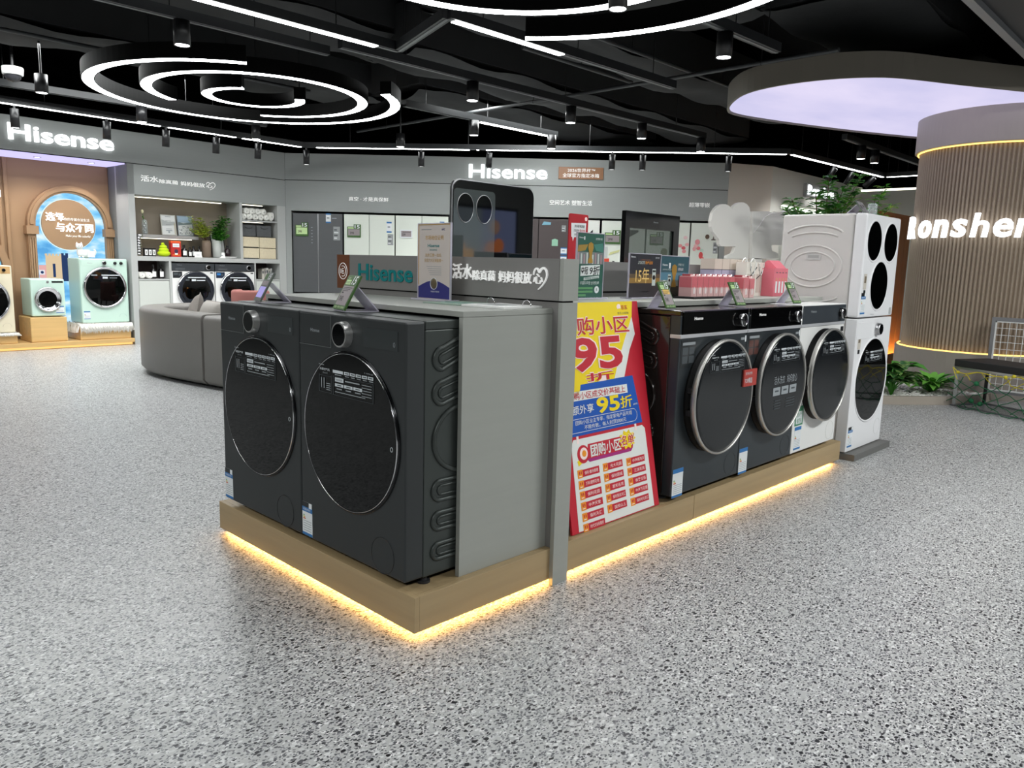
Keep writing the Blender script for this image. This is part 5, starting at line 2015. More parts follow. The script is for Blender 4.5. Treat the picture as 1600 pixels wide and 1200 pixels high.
# yellow-green plant in a brown vase and green plant in a tall pale vase
rnd = random.Random(11)
t = thing('potted_plant', 'yellow-green leafy branches in a brown vase in the shelf niche', 'plant', at_l(3.45, 0.10, ZN), A15)
g = G()
g.lathe([(0.0, 0.003), (0.048, 0.0), (0.058, 0.02), (0.062, 0.20), (0.05, 0.235), (0.044, 0.23)], (0, 0, 0), 'z', mat('vase_brown', (112, 96, 82), 0.6), 28)
g.build('vase', t)
gs, gl = G(), G()
tips = [(-0.02 + rnd.uniform(-0.2, 0.1), rnd.uniform(-0.06, 0.05), rnd.uniform(0.36, 0.56)) for _ in range(12)]
branchy(rnd, (0, 0, 0.2), tips, 0.046, LEAFY, gs, gl, 10, 0.003, 5)
gs.build('stems', t)
gl.build('leaves', t)
t = thing('potted_plant', 'bright green bushy plant in a tall glass vase in the shelf niche', 'plant', at_l(3.60, 0.10, ZN), A15)
g = G()
g.lathe([(0.0, 0.003), (0.05, 0.0), (0.058, 0.02), (0.066, 0.24), (0.064, 0.24), (0.056, 0.03)], (0, 0, 0), 'z', mat('vase_pale', (190, 194, 190), 0.25, alpha=0.7), 28)
g.build('vase', t)
gs, gl = G(), G()
tips = [(0.02 + rnd.uniform(-0.1, 0.17), rnd.uniform(-0.1, 0.05), rnd.uniform(0.27, 0.58)) for _ in range(16)]
branchy(rnd, (0, 0, 0.2), tips, 0.055, LEAF, gs, gl, 10, 0.003, 6)
gs.build('stems', t)
gl.build('leaves', t)

# silver figure, calendar blocks, lime towel, red box
g = G()
for k in range(7):
    g.sphere((0.0, 0, 0.03 + k * 0.034), 0.034 - 0.002 * abs(k - 3), M_CHROME, 20, 10, (1.1, 0.9, 0.62))
g.sphere((0.015, -0.005, 0.265), 0.036, M_CHROME, 18, 10, (1.2, 0.9, 0.8))
g.build('silver_sculpture', loc=at_l(2.545, 0.13, ZN), rot=A15, label='tall rippled silver sculpture at the left end of the shelf niche', category='ornament')
for k, (ch, lab) in enumerate((('1', 'leftmost black and white calendar block, showing 1'), ('1', 'middle black and white calendar block, showing 1'), ('5', 'right black and white calendar block, showing 5'))):
    t = thing('calendar_block', lab, 'calendar', at_l(2.605 + k * 0.05, 0.10, ZN), A15, 'calendar blocks in the niche')
    g = G()
    g.box(0, 0.046, 0, 0.05, 0, 0.105, M_BLACK)
    g.build('block', t)
    g = G()
    g.rect(0.005, 0.041, 0.015, 0.085, 0, M_PAPER)
    put_text(g, ch, 0.014 if ch != '1' else 0.018, 0.03, 0.018 if ch != '1' else 0.009, 0.04, -0.0008, M_BLACK, bold=0.03)
    g.build('numeral_card', t)
g = G()
LIME = mat('towel_lime', (196, 222, 30), 0.9)
g.sphere((0, 0, 0.03), 0.085, LIME, 20, 10, (1.0, 0.7, 0.5))
g.sphere((0.0, 0, 0.075), 0.066, LIME, 20, 10, (1.0, 0.7, 0.5))
g.sphere((-0.005, 0, 0.115), 0.05, LIME, 20, 10, (1.0, 0.75, 0.55))
g.sphere((-0.01, 0, 0.15), 0.026, LIME, 16, 8, (0.9, 0.8, 0.9))
for k in range(10):
    a = k * 0.63
    g.tube([(0.075 * math.cos(a) * (1 - j / 6), 0.05 * math.sin(a) * (1 - j / 6), 0.02 + j * 0.024) for j in range(6)], 0.008, LIME, 6)
g.build('folded_towel', loc=at_l(2.855, 0.10, ZN + 0.012), rot=A15, label='lime green towel folded into a heap in the shelf niche', category='towel')
t = thing('red_box', 'red and orange gift box with a white label beside the lime towel', 'box', at_l(2.945, 0.08, ZN), A15)
g = G()
g.box(0, 0.135, 0, 0.06, 0, 0.185, mat('box_red', (186, 40, 34), 0.4))
g.box(0, 0.135, 0, 0.06, 0.185, 0.212, mat('box_orange', (232, 92, 40), 0.4))
b_ = g.build('box_body', t)
g = G()
g.rect(0.025, 0.115, 0.13, 0.178, 0, M_STICKW)
g.rect(0.03, 0.11, 0.145, 0.15, -0.0007, M_LINE)
g.cyl((0.07, -0.001, 0.075), 'y', 0.026, 0.001, mat('box_navy', (60, 50, 74), 0.4), 20)
g.rect(0.02, 0.12, 0.02, 0.03, 0, B_ORANGE)
g.rect(0.05, 0.09, 0.03, 0.05, -0.0007, M_STICKW)
g.build('label', b_)


# bottles
def bottle(label, loc, h, r, group=None, lab=True, body=None):
    t = thing('bottle', label, 'bottle', loc, A15, group)
    g = G()
    g.lathe([(0.0, 0.0), (r * 0.95, 0.0), (r, 0.006), (r, h * 0.62), (r * 0.35, h * 0.74), (r * 0.33, h * 0.8)], (0, 0, 0), 'z', body or mat('bottle_black', (20, 17, 18), 0.2), 24)
    bd = g.build('body', t)
    g = G()
    g.cyl((0, 0, h * 0.8), 'z', r * 0.42, h * 0.2, M_BLACK, 16)
    g.build('cap', t)
    if lab:
        g = G()
        n = 9
        vs = []
        for i in range(n):
            a = -PI / 2 - 0.75 + 1.5 * i / (n - 1)
            for z in (h * 0.14, h * 0.52):
                vs.append(((r + 0.0008) * math.cos(a), (r + 0.0008) * math.sin(a), z))
        g.add(vs, [(2 * i, 2 * i + 2, 2 * i + 3, 2 * i + 1) for i in range(n - 1)], M_PAPER, True)
        g.build('label', bd)
    return t


bottle('tallest black bottle with a white label, next to the red box', at_l(3.135, 0.11, ZN), 0.165, 0.037)
bottle('narrow black bottle with a small white label, second from the red box', at_l(3.205, 0.09, ZN), 0.135, 0.026)
bottle('black bottle half hidden by the white card in the niche', at_l(3.275, 0.13, ZN), 0.15, 0.037)
bottle('black bottle beside the brown vase, right of the white card', at_l(3.355, 0.13, ZN), 0.15, 0.035)
bottle('dark round bottle without label by the white tray', at_l(3.745, 0.08, ZN + 0.02), 0.155, 0.042, lab=False, body=mat('bottle_plum', (34, 22, 26), 0.15))
for x, lab in ((3.255, 'small white card on the niche shelf in front of the black bottles'), (3.595, 'small white card on the niche shelf in front of the glass vase')):
    t = thing('name_card', lab, 'card', at_l(x, 0.05, ZN), A15)
    g = G()
    g.M = Matrix.Rotation(-0.35, 4, 'X')
    g.box(0, 0.105, 0, 0.003, 0, 0.082, M_PAPER)
    g.rect(0.03, 0.075, 0.03, 0.04, 0, M_LINE)
    cd = g.build('card', t)
    g = G()
    g.box(0.01, 0.095, 0.003, 0.05, 0, 0.002, M_PAPER)
    g.build('foot', t)
g = G()
g.lathe([(0.0, 0.004), (0.075, 0.0), (0.105, 0.02), (0.103, 0.021), (0.073, 0.006), (0.0, 0.006)], (0, 0, 0), 'z', M_WHITE, 32)
g.build('white_tray', loc=at_l(3.79, 0.10, ZN), rot=A15, label='shallow white round tray under the dark round bottle', category='tray')
t = thing('reed_diffuser', 'small dark reed diffuser with thin sticks at the right of the niche', 'ornament', at_l(3.815, 0.20, ZN), A15)
g = G()
g.lathe([(0.0, 0.0), (0.02, 0.0), (0.022, 0.04), (0.01, 0.05)], (0, 0, 0), 'z', M_BLACK, 16)
g.build('bottle', t)
g = G()
for dx in (-0.012, 0.0, 0.02):
    g.tube([(0, 0, 0.03), (dx, 0, 0.14)], 0.0016, M_BLACK, 5)
g.build('reeds', t)


# rolled towels
def rolled_towel(loc, rot, label, group, r=0.044, l=0.24):
    if rolled_towel.first is None:
        g = G()
        n, k = 40, 20
        vs = []
        M_T = mat('towel_white', (236, 236, 230), 0.95)
        g.lathe([(r * 0.15, -0.004), (r * 0.9, 0.0), (r, 0.012), (r, l - 0.012), (r * 0.9, l), (0, l)], (0, 0, 0), 'y', M_T, 24)
        pts = []
        for i in range(44):
            a = i * 0.36
            rr = r * (0.12 + 0.82 * i / 43)
            pts.append((rr * math.cos(a), -0.002, rr * math.sin(a)))
        g.tube(pts, 0.0035, M_T, 6)
        g.tube([(p[0] * 1.04, -0.0015, p[2] * 1.04) for p in pts[6:]], 0.0013, mat('towel_seam', (150, 148, 140), 0.95), 5)
        rolled_towel.first = g.build('rolled_towel', loc=loc, rot=(0, rot, A15), label=label, category='towel', group=group)
        return rolled_towel.first
    return dup(rolled_towel.first, loc, (0, rot, A15), label, group)


rolled_towel.first = None
GT = 'rolled white towels in the upper cubby'
spots = [(3.99, 1.742), (4.078, 1.742), (4.166, 1.742), (4.254, 1.742), (4.342, 1.742), (4.035, 1.822), (4.12, 1.822), (4.21, 1.822), (4.30, 1.822)]
for i, (x, z) in enumerate(spots):
    rolled_towel(at_l(x, 0.03, z), i * 1.3, 'rolled white towel in the pile in the upper cubby', GT)
o = rolled_towel(at_l(4.44, 0.05, 1.762), 0.4, 'rolled white towel leaning at the right end of the upper cubby pile', GT)
o.rotation_euler = (0, 0.4, A15 + 0.3)
o.scale = (1.1, 0.8, 1.5)
rolled_towel(at_l(2.535, 0.04, 0.896), 0.5, 'rolled white towel at the far left of the lower cubby', 'rolled towels in the lower cubby')
rolled_towel(at_l(2.625, 0.03, 0.896), 2.2, 'rolled white towel beside the two pump bottles in the lower cubby', 'rolled towels in the lower cubby')
bottle('black bottle with a large white label, left of the pair in the lower cubby', at_l(2.715, 0.12, 0.8505), 0.185, 0.036)
bottle('black bottle with a large white label, right of the pair in the lower cubby', at_l(2.815, 0.12, 0.8505), 0.185, 0.036)

# fabric bins and felt drawers
M_BIN = noise_tint(mat('bin_felt_grey', (88, 90, 92), 0.95), (60, 60, 60), 0.25)
M_BIN2 = noise_tint(mat('bin_felt_beige', (212, 200, 172), 0.95), (60, 60, 60), 0.15)
for i, x in enumerate((3.955, 4.205)):
    t = thing('felt_bin', 'dark grey felt bin under the rolled towels, %s one' % ('left', 'right')[i], 'storage box', at_l(x, 0.07, 1.4635), A15, 'grey felt bins')
    g = G()
    g.box(0, 0.235, 0, 0.27, 0, 0.165, M_BIN)
    g.build('bin_body', t, bevel=0.01)
    g = G()
    g.tube([(0.06 + 0.115 * k / 10, -0.006, 0.135 - 0.02 * math.sin(PI * k / 10)) for k in range(11)], 0.004, mat('bin_strap', (60, 60, 62), 0.8), 6)
    g.build('handle', t)
k_ = 0
for r, z in enumerate((1.1465, 1.305)):
    for c, x in enumerate((3.965, 4.235)):
        lab = 'beige felt storage drawer, %s %s of the four under the grey bins' % (('lower', 'upper')[r], ('left', 'right')[c])
        t = thing('felt_bin', lab, 'storage box', at_l(x - 0.012, 0.03, z), A15, 'beige felt drawers')
        g = G()
        g.box(0, 0.262, 0, 0.30, 0, 0.152, M_BIN2)
        g.build('bin_body', t, bevel=0.006)
        g = G()
        g.box(0.02, 0.245, -0.002, 0.001, 0.012, 0.134, M_BIN2)
        if c == 0:
            g.box(0.012, 0.25, -0.003, 0.0, 0.0, 0.012, M_GAP)
        g.build('front_flap', t)
# books in the right lower cubby
bw = [0.035, 0.03, 0.04, 0.032, 0.03]
x = 4.30
BOOKS = [(212, 208, 198), (176, 172, 164), (222, 220, 214), (196, 190, 180), (206, 206, 202)]
for i, w_ in enumerate(bw):
    t = thing('book', ('leftmost', 'second', 'third', 'fourth', 'rightmost')[i] + ' pale book standing in the lower right cubby', 'book', at_l(x, 0.12, 0.8505), A15, 'books in the lower right cubby')
    g = G()
    h_ = 0.15 + 0.008 * (i % 3)
    bm = mat('book_cover_%s' % 'abcde'[i], BOOKS[i], 0.6)
    g.box(0, 0.003, 0, 0.12, 0, h_, bm)
    g.box(w_ - 0.004, w_ - 0.001, 0, 0.12, 0, h_, bm)
    g.box(0, w_ - 0.001, 0, 0.004, 0, h_, bm)
    g.rect(0.008, w_ - 0.009, h_ * 0.55, h_ * 0.8, 0, M_LINE2)
    g.build('cover', t)
    g = G()
    g.box(0.003, w_ - 0.004, 0.004, 0.118, 0.003, h_ - 0.003, M_PAPER)
    g.build('pages', t)
    x += w_

# ================================================================== refrigerators along the back wall
F_DARK = noise_tint(mat('fridge_dark', (88, 90, 92), 0.4, 0.2), (1, 1, 30), 0.04)
F_WHITE = mat('fridge_white', (226, 232, 222), 0.25)
F_BROWN = mat('fridge_taupe', (86, 78, 78), 0.35, 0.2)
M_SEAL = mat('door_gap_black', (14, 14, 15), 0.6)


def fridge(label, x0, x1, m, split=None, zlow=0.67, h=1.835, bars=False, depth=0.6):
    t = thing('refrigerator', label, 'refrigerator', at_f(x0, -0.012, 0.0), FF['rot'])
    w = x1 - x0
    g = G()
    g.box(0.012, w - 0.012, 0.06, depth, 0.02, h - 0.01, M_SEAL)
    g.build('cabinet', t)
    xs = [0.004] + ([split - x0] if split else []) + [w - 0.004]
    for i in range(len(xs) - 1):
        g = G()
        g.box(xs[i] + (0.004 if i else 0), xs[i + 1] - (0.004 if i + 2 < len(xs) else 0), 0, 0.058, zlow, h, m)
        g.build('door', t, bevel=0.004)
        g = G()
        g.box(xs[i] + (0.004 if i else 0), xs[i + 1] - (0.004 if i + 2 < len(xs) else 0), 0, 0.058, 0.06, zlow - 0.05, m)
        g.build('lower_door', t, bevel=0.004)
    if bars:
        g = G()
        g.box(split - x0 - 0.007, split - x0 + 0.007, -0.004, 0.004, zlow, h, M_STEEL)
        g.build('metal_trim', t)
    g = G()
    for x in (0.06, w - 0.06):
        for y in (0.1, depth - 0.08):
            g.cyl((x, y, 0), 'z', 0.025, 0.02, M_BLACK, 12)
    g.build('feet', t)
    return t


def eprice(parent, x, z, w=0.15, h=0.14, plain=False, bright=False):
    g = G()
    if plain:
        g.box(x, x + w, -0.016, -0.001, z, z + h, M_STICKW)
        g.rect(x + 0.08 * w, x + 0.92 * w, z + 0.14 * h, z + 0.86 * h, -0.016, P_GREY)
        put_text(g, '3299', x + 0.14 * w, z + 0.22 * h, 0.3 * w, 0.32 * h, -0.0167, P_DK, bold=0.02)
        g.rect(x + 0.2 * w, x + 0.86 * w, z + 0.66 * h, z + 0.72 * h, -0.0167, P_DK)
    else:
        g.box(x, x + w, -0.016, -0.001, z, z + h * 0.82, P_GREEN)
        g.box(x + 0.48 * w, x + w, -0.016, -0.001, z + h * 0.82, z + h, P_GREEN)
        g.rect(x + 0.07 * w, x + 0.93 * w, z + 0.14 * h, z + 0.62 * h, -0.016, P_LIME if bright else P_GREY)
        put_text(g, '15', x + 0.55 * w, z + 0.68 * h, 0.38 * w, 0.26 * h, -0.016, M_STICKW, bold=0.05)
        g.rect(x + 0.06 * w, x + 0.48 * w, z + 0.66 * h, z + 0.76 * h, -0.016, P_LIME)
        put_text(g, '2998', x + 0.2 * w, z + 0.24 * h, 0.3 * w, 0.18 * h, -0.0167, P_DK, bold=0.02)
    g.build('price_tag', parent)


def fsticker(parent, x, z, w, h, kind='blue'):
    g = G()
    if kind == 'blue':
        g.rect(x, x + w, z, z + h, -0.0004, M_STICKW)
        g.rect(x, x + w, z + 0.85 * h, z + h, -0.001, M_STICKB)
        g.rect(x, x + w, z, z + 0.14 * h, -0.001, M_STICKB)
        g.rect(x + 0.2 * w, x + 0.7 * w, z + 0.45 * h, z + 0.6 * h, -0.001, M_LINE)
    else:
        g.rect(x, x + w, z, z + h, -0.0004, mat('sticker_smoky', (150, 154, 154), 0.4))
        for k in range(4):
            g.rect(x + 0.1 * w, x + (0.55 + 0.1 * (k % 3)) * w, z + (0.12 + 0.2 * k) * h, z + (0.2 + 0.2 * k) * h, -0.001, M_LINE2 if k % 2 else M_STICKW)
    g.build('sticker', parent)


def magnet(parent, x, z, pts, col, name='magnet'):
    g = G()
    g.prism([(x + a, z + b) for a, b in pts], -0.008, -0.0005, mat('magnet_%d_%d_%d' % col, col, 0.5))
    g.build(name, parent)


def oval(rx, rz, n=14):
    return [(rx * math.cos(2 * PI * i / n), rz * math.sin(2 * PI * i / n)) for i in range(n)]


f = fridge('dark grey double-door refrigerator with a bright green tag, leftmost on the back wall', 0.105, 0.855, F_DARK, 0.487, bars=True)
eprice(f, 0.045, 1.50, 0.19, 0.20, bright=True)
fsticker(f, 0.50, 1.70, 0.075, 0.14)
fsticker(f, 0.61, 1.45, 0.10, 0.20, 'smoky')
g = G()
g.rect(0.59, 0.66, 1.765, 1.775, -0.0004, M_LINE)
for k in range(6):
    g.rect(0.275, 0.30, 1.40 + k * 0.045, 1.408 + k * 0.045, -0.0004, M_LINE)
g.build('printed_marks', f)
f = fridge('pale white refrigerator with a green tag, beside the dark grey refrigerator', 0.872, 1.632, F_WHITE, 1.252)
eprice(f, 0.055, 1.50, 0.20, 0.19)
fsticker(f, 0.64, 1.58, 0.075, 0.16)
fsticker(f, 0.655, 1.40, 0.085, 0.16, 'smoky')
f = fridge('pale white refrigerator with a plain white price tag, left of the black laundry panel', 1.642, 2.43, F_WHITE, 2.035)
eprice(f, 0.075, 1.51, 0.18, 0.12, plain=True)
fsticker(f, 0.66, 1.68, 0.07, 0.08)
f = fridge('brown-grey double refrigerator with small colourful magnets, behind the black glass panel', 3.31, 4.21, F_BROWN, 3.765)
magnet(f, 0.56, 1.77, [(-0.06, -0.02), (0.07, -0.015), (0.075, 0.02), (-0.03, 0.03)], (120, 170, 190))
magnet(f, 0.70, 1.50, [(-0.045, -0.05), (0.045, -0.05), (0.045, 0.04), (0.0, 0.055), (-0.045, 0.04)], (150, 196, 170))
fsticker(f, 0.795, 1.66, 0.06, 0.09, 'smoky')
fsticker(f, 0.79, 1.33, 0.09, 0.10)
fsticker(f, 0.79, 1.22, 0.09, 0.09)
f = fridge('narrow glossy white refrigerator with a black cat magnet, behind the red standee', 4.232, 4.665, mat('fridge_gloss_white', (236, 238, 232), 0.06))
magnet(f, 0.26, 1.60, [(-0.07, -0.02), (0.05, -0.02), (0.07, 0.05), (0.07, 0.10), (0.03, 0.06), (-0.04, 0.05), (-0.06, 0.12), (-0.08, 0.17), (-0.075, 0.05)], (24, 24, 26))
f = fridge('pale white refrigerator with red and yellow magnets, left of the smoky glass window', 4.69, 5.335, F_WHITE)
eprice(f, 0.05, 1.50, 0.23, 0.20)
magnet(f, 0.10, 1.40, [(-0.05, -0.10), (0.0, -0.10), (0.0, 0.06), (-0.05, 0.06)], (190, 196, 192))
magnet(f, 0.20, 1.37, [(-0.08, -0.035), (0.07, 0.02), (0.08, 0.05), (-0.06, 0.01)], (206, 208, 150))
magnet(f, 0.06, 1.26, [(-0.05, -0.04), (0.07, -0.03), (0.07, 0.03), (-0.05, 0.02)], (206, 70, 44))
magnet(f, 0.20, 1.235, [(-0.03, -0.015), (0.02, -0.015), (0.01, 0.015), (-0.02, 0.02)], (40, 40, 44))
magnet(f, 0.42, 1.66, [(-0.12, 0.0), (0.12, 0.02), (0.12, 0.05), (-0.02, 0.05), (-0.02, -0.06), (-0.12, -0.06)], (40, 34, 36))
f = fridge('pale white refrigerator seen through the smoky window, with flowers', 5.35, 5.985, F_WHITE)
eprice(f, 0.05, 1.50, 0.20, 0.19)
for a, b, c in ((0.50, 1.50, (226, 150, 150)), (0.55, 1.47, (214, 96, 104)), (0.60, 1.52, (236, 180, 180)), (0.56, 1.42, (230, 150, 154)), (0.57, 1.62, (232, 200, 200))):
    magnet(f, a, b, oval(0.03, 0.024), c, 'flower_magnet')
magnet(f, 0.27, 1.40, oval(0.05, 0.06), (110, 120, 70), 'flower_magnet')
magnet(f, 0.15, 1.52, oval(0.04, 0.03), (120, 130, 90), 'flower_magnet')
magnet(f, 0.585, 1.32, oval(0.024, 0.028), (40, 40, 44))
f = fridge('pale white refrigerator with large pink flower magnets at the right end of the back wall', 5.998, 6.412, F_WHITE)
for a, b, rx, rz, c in ((0.10, 1.56, 0.035, 0.04, (230, 150, 154)), (0.08, 1.50, 0.03, 0.03, (240, 190, 190)), (0.12, 1.47, 0.028, 0.026, (226, 120, 126)), (0.06, 1.46, 0.025, 0.03, (236, 170, 172)), (0.17, 1.44, 0.03, 0.025, (200, 222, 206)), (0.16, 1.37, 0.03, 0.05, (222, 84, 84)), (0.19, 1.31, 0.022, 0.035, (226, 110, 110)), (0.22, 1.25, 0.016, 0.035, (226, 120, 120)), (0.25, 1.21, 0.012, 0.02, (232, 150, 150))):
    magnet(f, a, b, oval(rx, rz), c, 'flower_magnet')
magnet(f, 0.24, 1.64, oval(0.03, 0.034), (96, 78, 60))
magnet(f, 0.33, 1.63, [(-0.03, -0.04), (0.03, -0.04), (0.03, -0.025), (0.008, -0.02), (0.0, 0.03), (-0.01, -0.02), (-0.03, -0.025)], (104, 92, 82))
fsticker(f, 0.335, 1.40, 0.07, 0.16, 'smoky')
magnet(f, 0.33, 1.22, [(-0.04, -0.07), (0.06, -0.05), (0.07, 0.09), (-0.03, 0.07)], (130, 176, 214))
magnet(f, 0.375, 1.30, oval(0.022, 0.022), (40, 44, 54))

# ================================================================== sofa, cushions, pink chair
t = thing('sofa', 'curved grey two-part sofa seen from behind, left of the island', 'sofa')
M_SOFA = noise_tint(mat('sofa_leather', (118, 115, 111), 0.45), (5, 5, 5), 0.05)


def thick_path(g, pts, th, z0, z1, m, r=0.045):
    """upholstered wall along a plan curve: rounded top and bottom, thickness towards the right of travel"""
    prof = []
    for i in range(7):
        a = PI - i * PI / 2 / 6
        prof.append((r + r * math.cos(a), z1 - r + r * math.sin(a)))
    for i in range(7):
        a = PI / 2 - i * PI / 2 / 6
        prof.append((th - r + r * math.cos(a), z1 - r + r * math.sin(a)))
    prof += [(th, z0 + r), (th - r, z0), (r, z0), (0.0, z0 + r)]
    n = len(pts)
    vs, fs = [], []
    for i in range(n):
        a, b = Vector(pts[max(i - 1, 0)]), Vector(pts[min(i + 1, n - 1)])
        t_ = (b - a).normalized()
        nr = Vector((t_.y, -t_.x))
        for (d, z) in prof:
            p = Vector(pts[i]) + nr * d
            vs.append((p.x, p.y, z))
    k = len(prof)
    for i in range(n - 1):
        for j in range(k):
            q = (j + 1) % k
            fs.append((i * k + j, i * k + q, (i + 1) * k + q, (i + 1) * k + j))
    g.add(vs, fs, m, True)
    g.add(vs[:k], [tuple(range(k))[::-1]], m)
    g.add(vs[-k:], [tuple(range(k))], m)


def bez(p0, p1, p2, p3, n=16):
    out = []
    for i in range(n + 1):
        s_ = i / n
        out.append(tuple((1 - s_) ** 3 * a + 3 * (1 - s_) ** 2 * s_ * b + 3 * (1 - s_) * s_ * s_ * c + s_ ** 3 * d for a, b, c, d in zip(p0, p1, p2, p3)))
    return out


p_near = bez((2.3, 3.62), (1.9, 3.75), (1.66, 4.2), (1.565, 4.895))
p_far = bez((1.555, 4.92), (1.49, 5.4), (1.33, 5.95), (1.62, 6.45)) + bez((1.62, 6.45), (1.72, 6.6), (1.95, 6.72), (2.3, 6.76), 8)[1:]
g = G()
thick_path(g, p_far, 0.26, 0.03, 0.655, M_SOFA)
g.build('backrest_section', t)
g = G()
thick_path(g, p_near, 0.26, 0.03, 0.648, M_SOFA)
g.build('backrest_section', t)
g = G()
seat = [(p[0] + 0.25, p[1]) for p in p_near + p_far]
poly = seat + [(2.75, 6.6), (2.45, 5.9), (2.4, 5.1), (2.75, 4.0)]
g.prism(poly, 0.06, 0.42, M_SOFA, 'z')
g.build('seat', t, bevel=0.03)
g = G()
for p in ((1.62, 6.25), (1.62, 5.1), (1.68, 4.75), (2.1, 3.95), (2.4, 6.4)):
    g.cyl((p[0] + 0.12, p[1], 0), 'z', 0.02, 0.07, M_BLACK, 12)
g.build('feet', t)


def cushion(label, loc, w, h, th, rot, col):
    g = G()
    n = 12
    m = noise_tint(mat('cushion_%d' % col[0], col, 0.8), (30, 30, 30), 0.06)
    vs, fs = [], []
    for s_ in (-1, 1):
        base = len(vs)
        for i in range(n + 1):
            for j in range(n + 1):
                u, v = i / n * 2 - 1, j / n * 2 - 1
                b = ((1 - u * u) * (1 - v * v)) ** 0.4
                pinch = 1 - 0.06 * (1 - b)
                vs.append((u * w / 2 * pinch, s_ * th / 2 * b, v * h / 2 * pinch))
        for i in range(n):
            for j in range(n):
                a = base + i * (n + 1) + j
                q = (a, a + 1, a + n + 2, a + n + 1)
                fs.append(q if s_ > 0 else q[::-1])
    g.add(vs, fs, m, True)
    t = thing('cushion', label, 'cushion', loc, rot)
    g.build('cover', t)
    g = G()
    loop = []
    for i in range(n):
        loop.append((i / n * 2 - 1, -1))
    for i in range(n):
        loop.append((1, i / n * 2 - 1))
    for i in range(n):
        loop.append((1 - i / n * 2, 1))
    for i in range(n):
        loop.append((-1, 1 - i / n * 2))
    g.tube([(u * w / 2 * 0.94, 0, v * h / 2 * 0.94) for u, v in loop], 0.005, m, 6, closed=True)
    g.build('piping', t)
    return t


cushion('dark grey cushion leaning on the sofa back, left of the pair', (1.95, 5.95, 0.535), 0.44, 0.44, 0.16, (0.25, 0.45, math.radians(75)), (122, 116, 110))
cushion('lighter grey round-topped cushion on the sofa beside the dark one', (1.93, 5.52, 0.54), 0.48, 0.42, 0.20, (0.2, 0.0, math.radians(85)), (152, 148, 142))

t = thing('pink_chair', 'dusty pink tub chair showing above the leftmost dark washing machine', 'chair', (2.97, 6.74, 0))
M_PINK = mat('pink_velvet', (150, 96, 90), 0.8)
g = G()
arc = [(0.36 * math.cos(math.radians(a)), 0.34 * math.sin(math.radians(a))) for a in range(330, 90, -12)]
arc = [(x * 0.60, y * 0.60) for x, y in arc]
thick_path(g, arc, 0.07, 0.36, 0.79, M_PINK, 0.03)
g.build('backrest', t)
g = G()
g.cyl((0, 0, 0.36), 'z', 0.19, 0.11, M_PINK, 40)
g.build('seat', t, bevel=0.02)
for a in (45, 135, 225, 315):
    g = G()
    c_, s_ = math.cos(math.radians(a)), math.sin(math.radians(a))
    g.tube([(0.2 * c_, 0.2 * s_, 0.37), (0.28 * c_, 0.28 * s_, 0.0)], 0.014, M_BLACK, 8)
    g.build('leg', t)

# ================================================================== fluted column with lit letters
CC = (7.75, 0.28)
t = thing('fluted_column', 'big round taupe fluted column with glowing white letters and warm light rings', 'column', (CC[0], CC[1], 0))
M_TAU = mat('column_taupe', (164, 148, 130), 0.55)
M_TAUB = mat('column_band', (176, 166, 160), 0.5)
g = G()
N_ = 126
vs, fs = [], []
for i in range(N_):
    for k in range(6):
        a = 2 * PI * (i + k / 6) / N_
        r = 0.738 + 0.02 * math.sin(PI * k / 5.0) if k < 5 else 0.735
        for z in (0.44, 2.42):
            vs.append((r * math.cos(a), r * math.sin(a), z))
n = N_ * 6
for i in range(n):
    j = (i + 1) % n
    fs.append((2 * i, 2 * j, 2 * j + 1, 2 * i + 1))
g.add(vs, fs, M_TAU)
fl = g.build('fluted_shaft', t)
g = G()
g.lathe([(0.0, 0.43), (0.75, 0.43), (0.81, 0.43), (0.81, 0.0)], (0, 0, 0), 'z', mat('pedestal_grey', (150, 142, 134), 0.6), 96, smooth=False)
g.build('pedestal', t)
g = G()
g.lathe([(0.73, 2.41), (0.795, 2.41), (0.80, 2.415), (0.80, 2.735), (0.73, 2.735)], (0, 0, 0), 'z', M_TAUB, 96, smooth=False)
g.build('top_band', t)
for z, r in ((0.437, 0.785), (2.402, 0.77)):
    g = G()
    g.tube([(r * math.cos(2 * PI * i / 96), r * math.sin(2 * PI * i / 96), z) for i in range(96)], 0.007, emission('ring_led', (1.0, 0.62, 0.16), 2.6), 6, closed=True)
    g.build('light_ring', t)
for k, ch in enumerate('Ronshen'):
    ang = math.radians(122.5 + 12.6 * k + (2 if k == 0 else 0)) + math.radians(7.5)
    ang = math.radians((126, 143.5, 157.5, 170.5, 183.5, 197, 209.5)[k])
    g = G()
    w_ = (0.17, 0.165, 0.155, 0.14, 0.155, 0.16, 0.155)[k]
    h_ = 0.225 if ch in 'Rh' else 0.175
    put_text(g, ch, -w_ / 2, 1.535, w_, h_, 0, M_LIT, bold=0.05, depth=0.025, italic=0.12)
    nx, ny = math.cos(ang), math.sin(ang)
    # local -y -> outward, local x -> rightwards as seen from outside
    Mx = Matrix(((-ny, -nx, 0, nx * 0.785), (nx, -ny, 0, ny * 0.785), (0, 0, 1, 0), (0, 0, 0, 1)))
    g.v = [tuple(Mx @ Vector(p)) for p in g.v]
    g.build('letter', t, label='glowing white letter %s' % ch)

# ---- cloud-shaped light canopy
out = [(5.94, 2.35), (5.66, 2.24), (5.39, 2.05), (5.12, 1.78), (5.01, 1.45), (5.02, 1.05), (5.17, 0.70), (5.38, 0.51), (5.88, 0.24), (6.44, -0.10), (7.1, -0.5), (7.8, -0.78), (8.5, -0.8), (9.1, -0.5), (9.4, 0.0), (9.35, 0.6), (8.9, 1.05), (8.17, 1.47), (7.33, 1.87), (6.48, 2.20)]


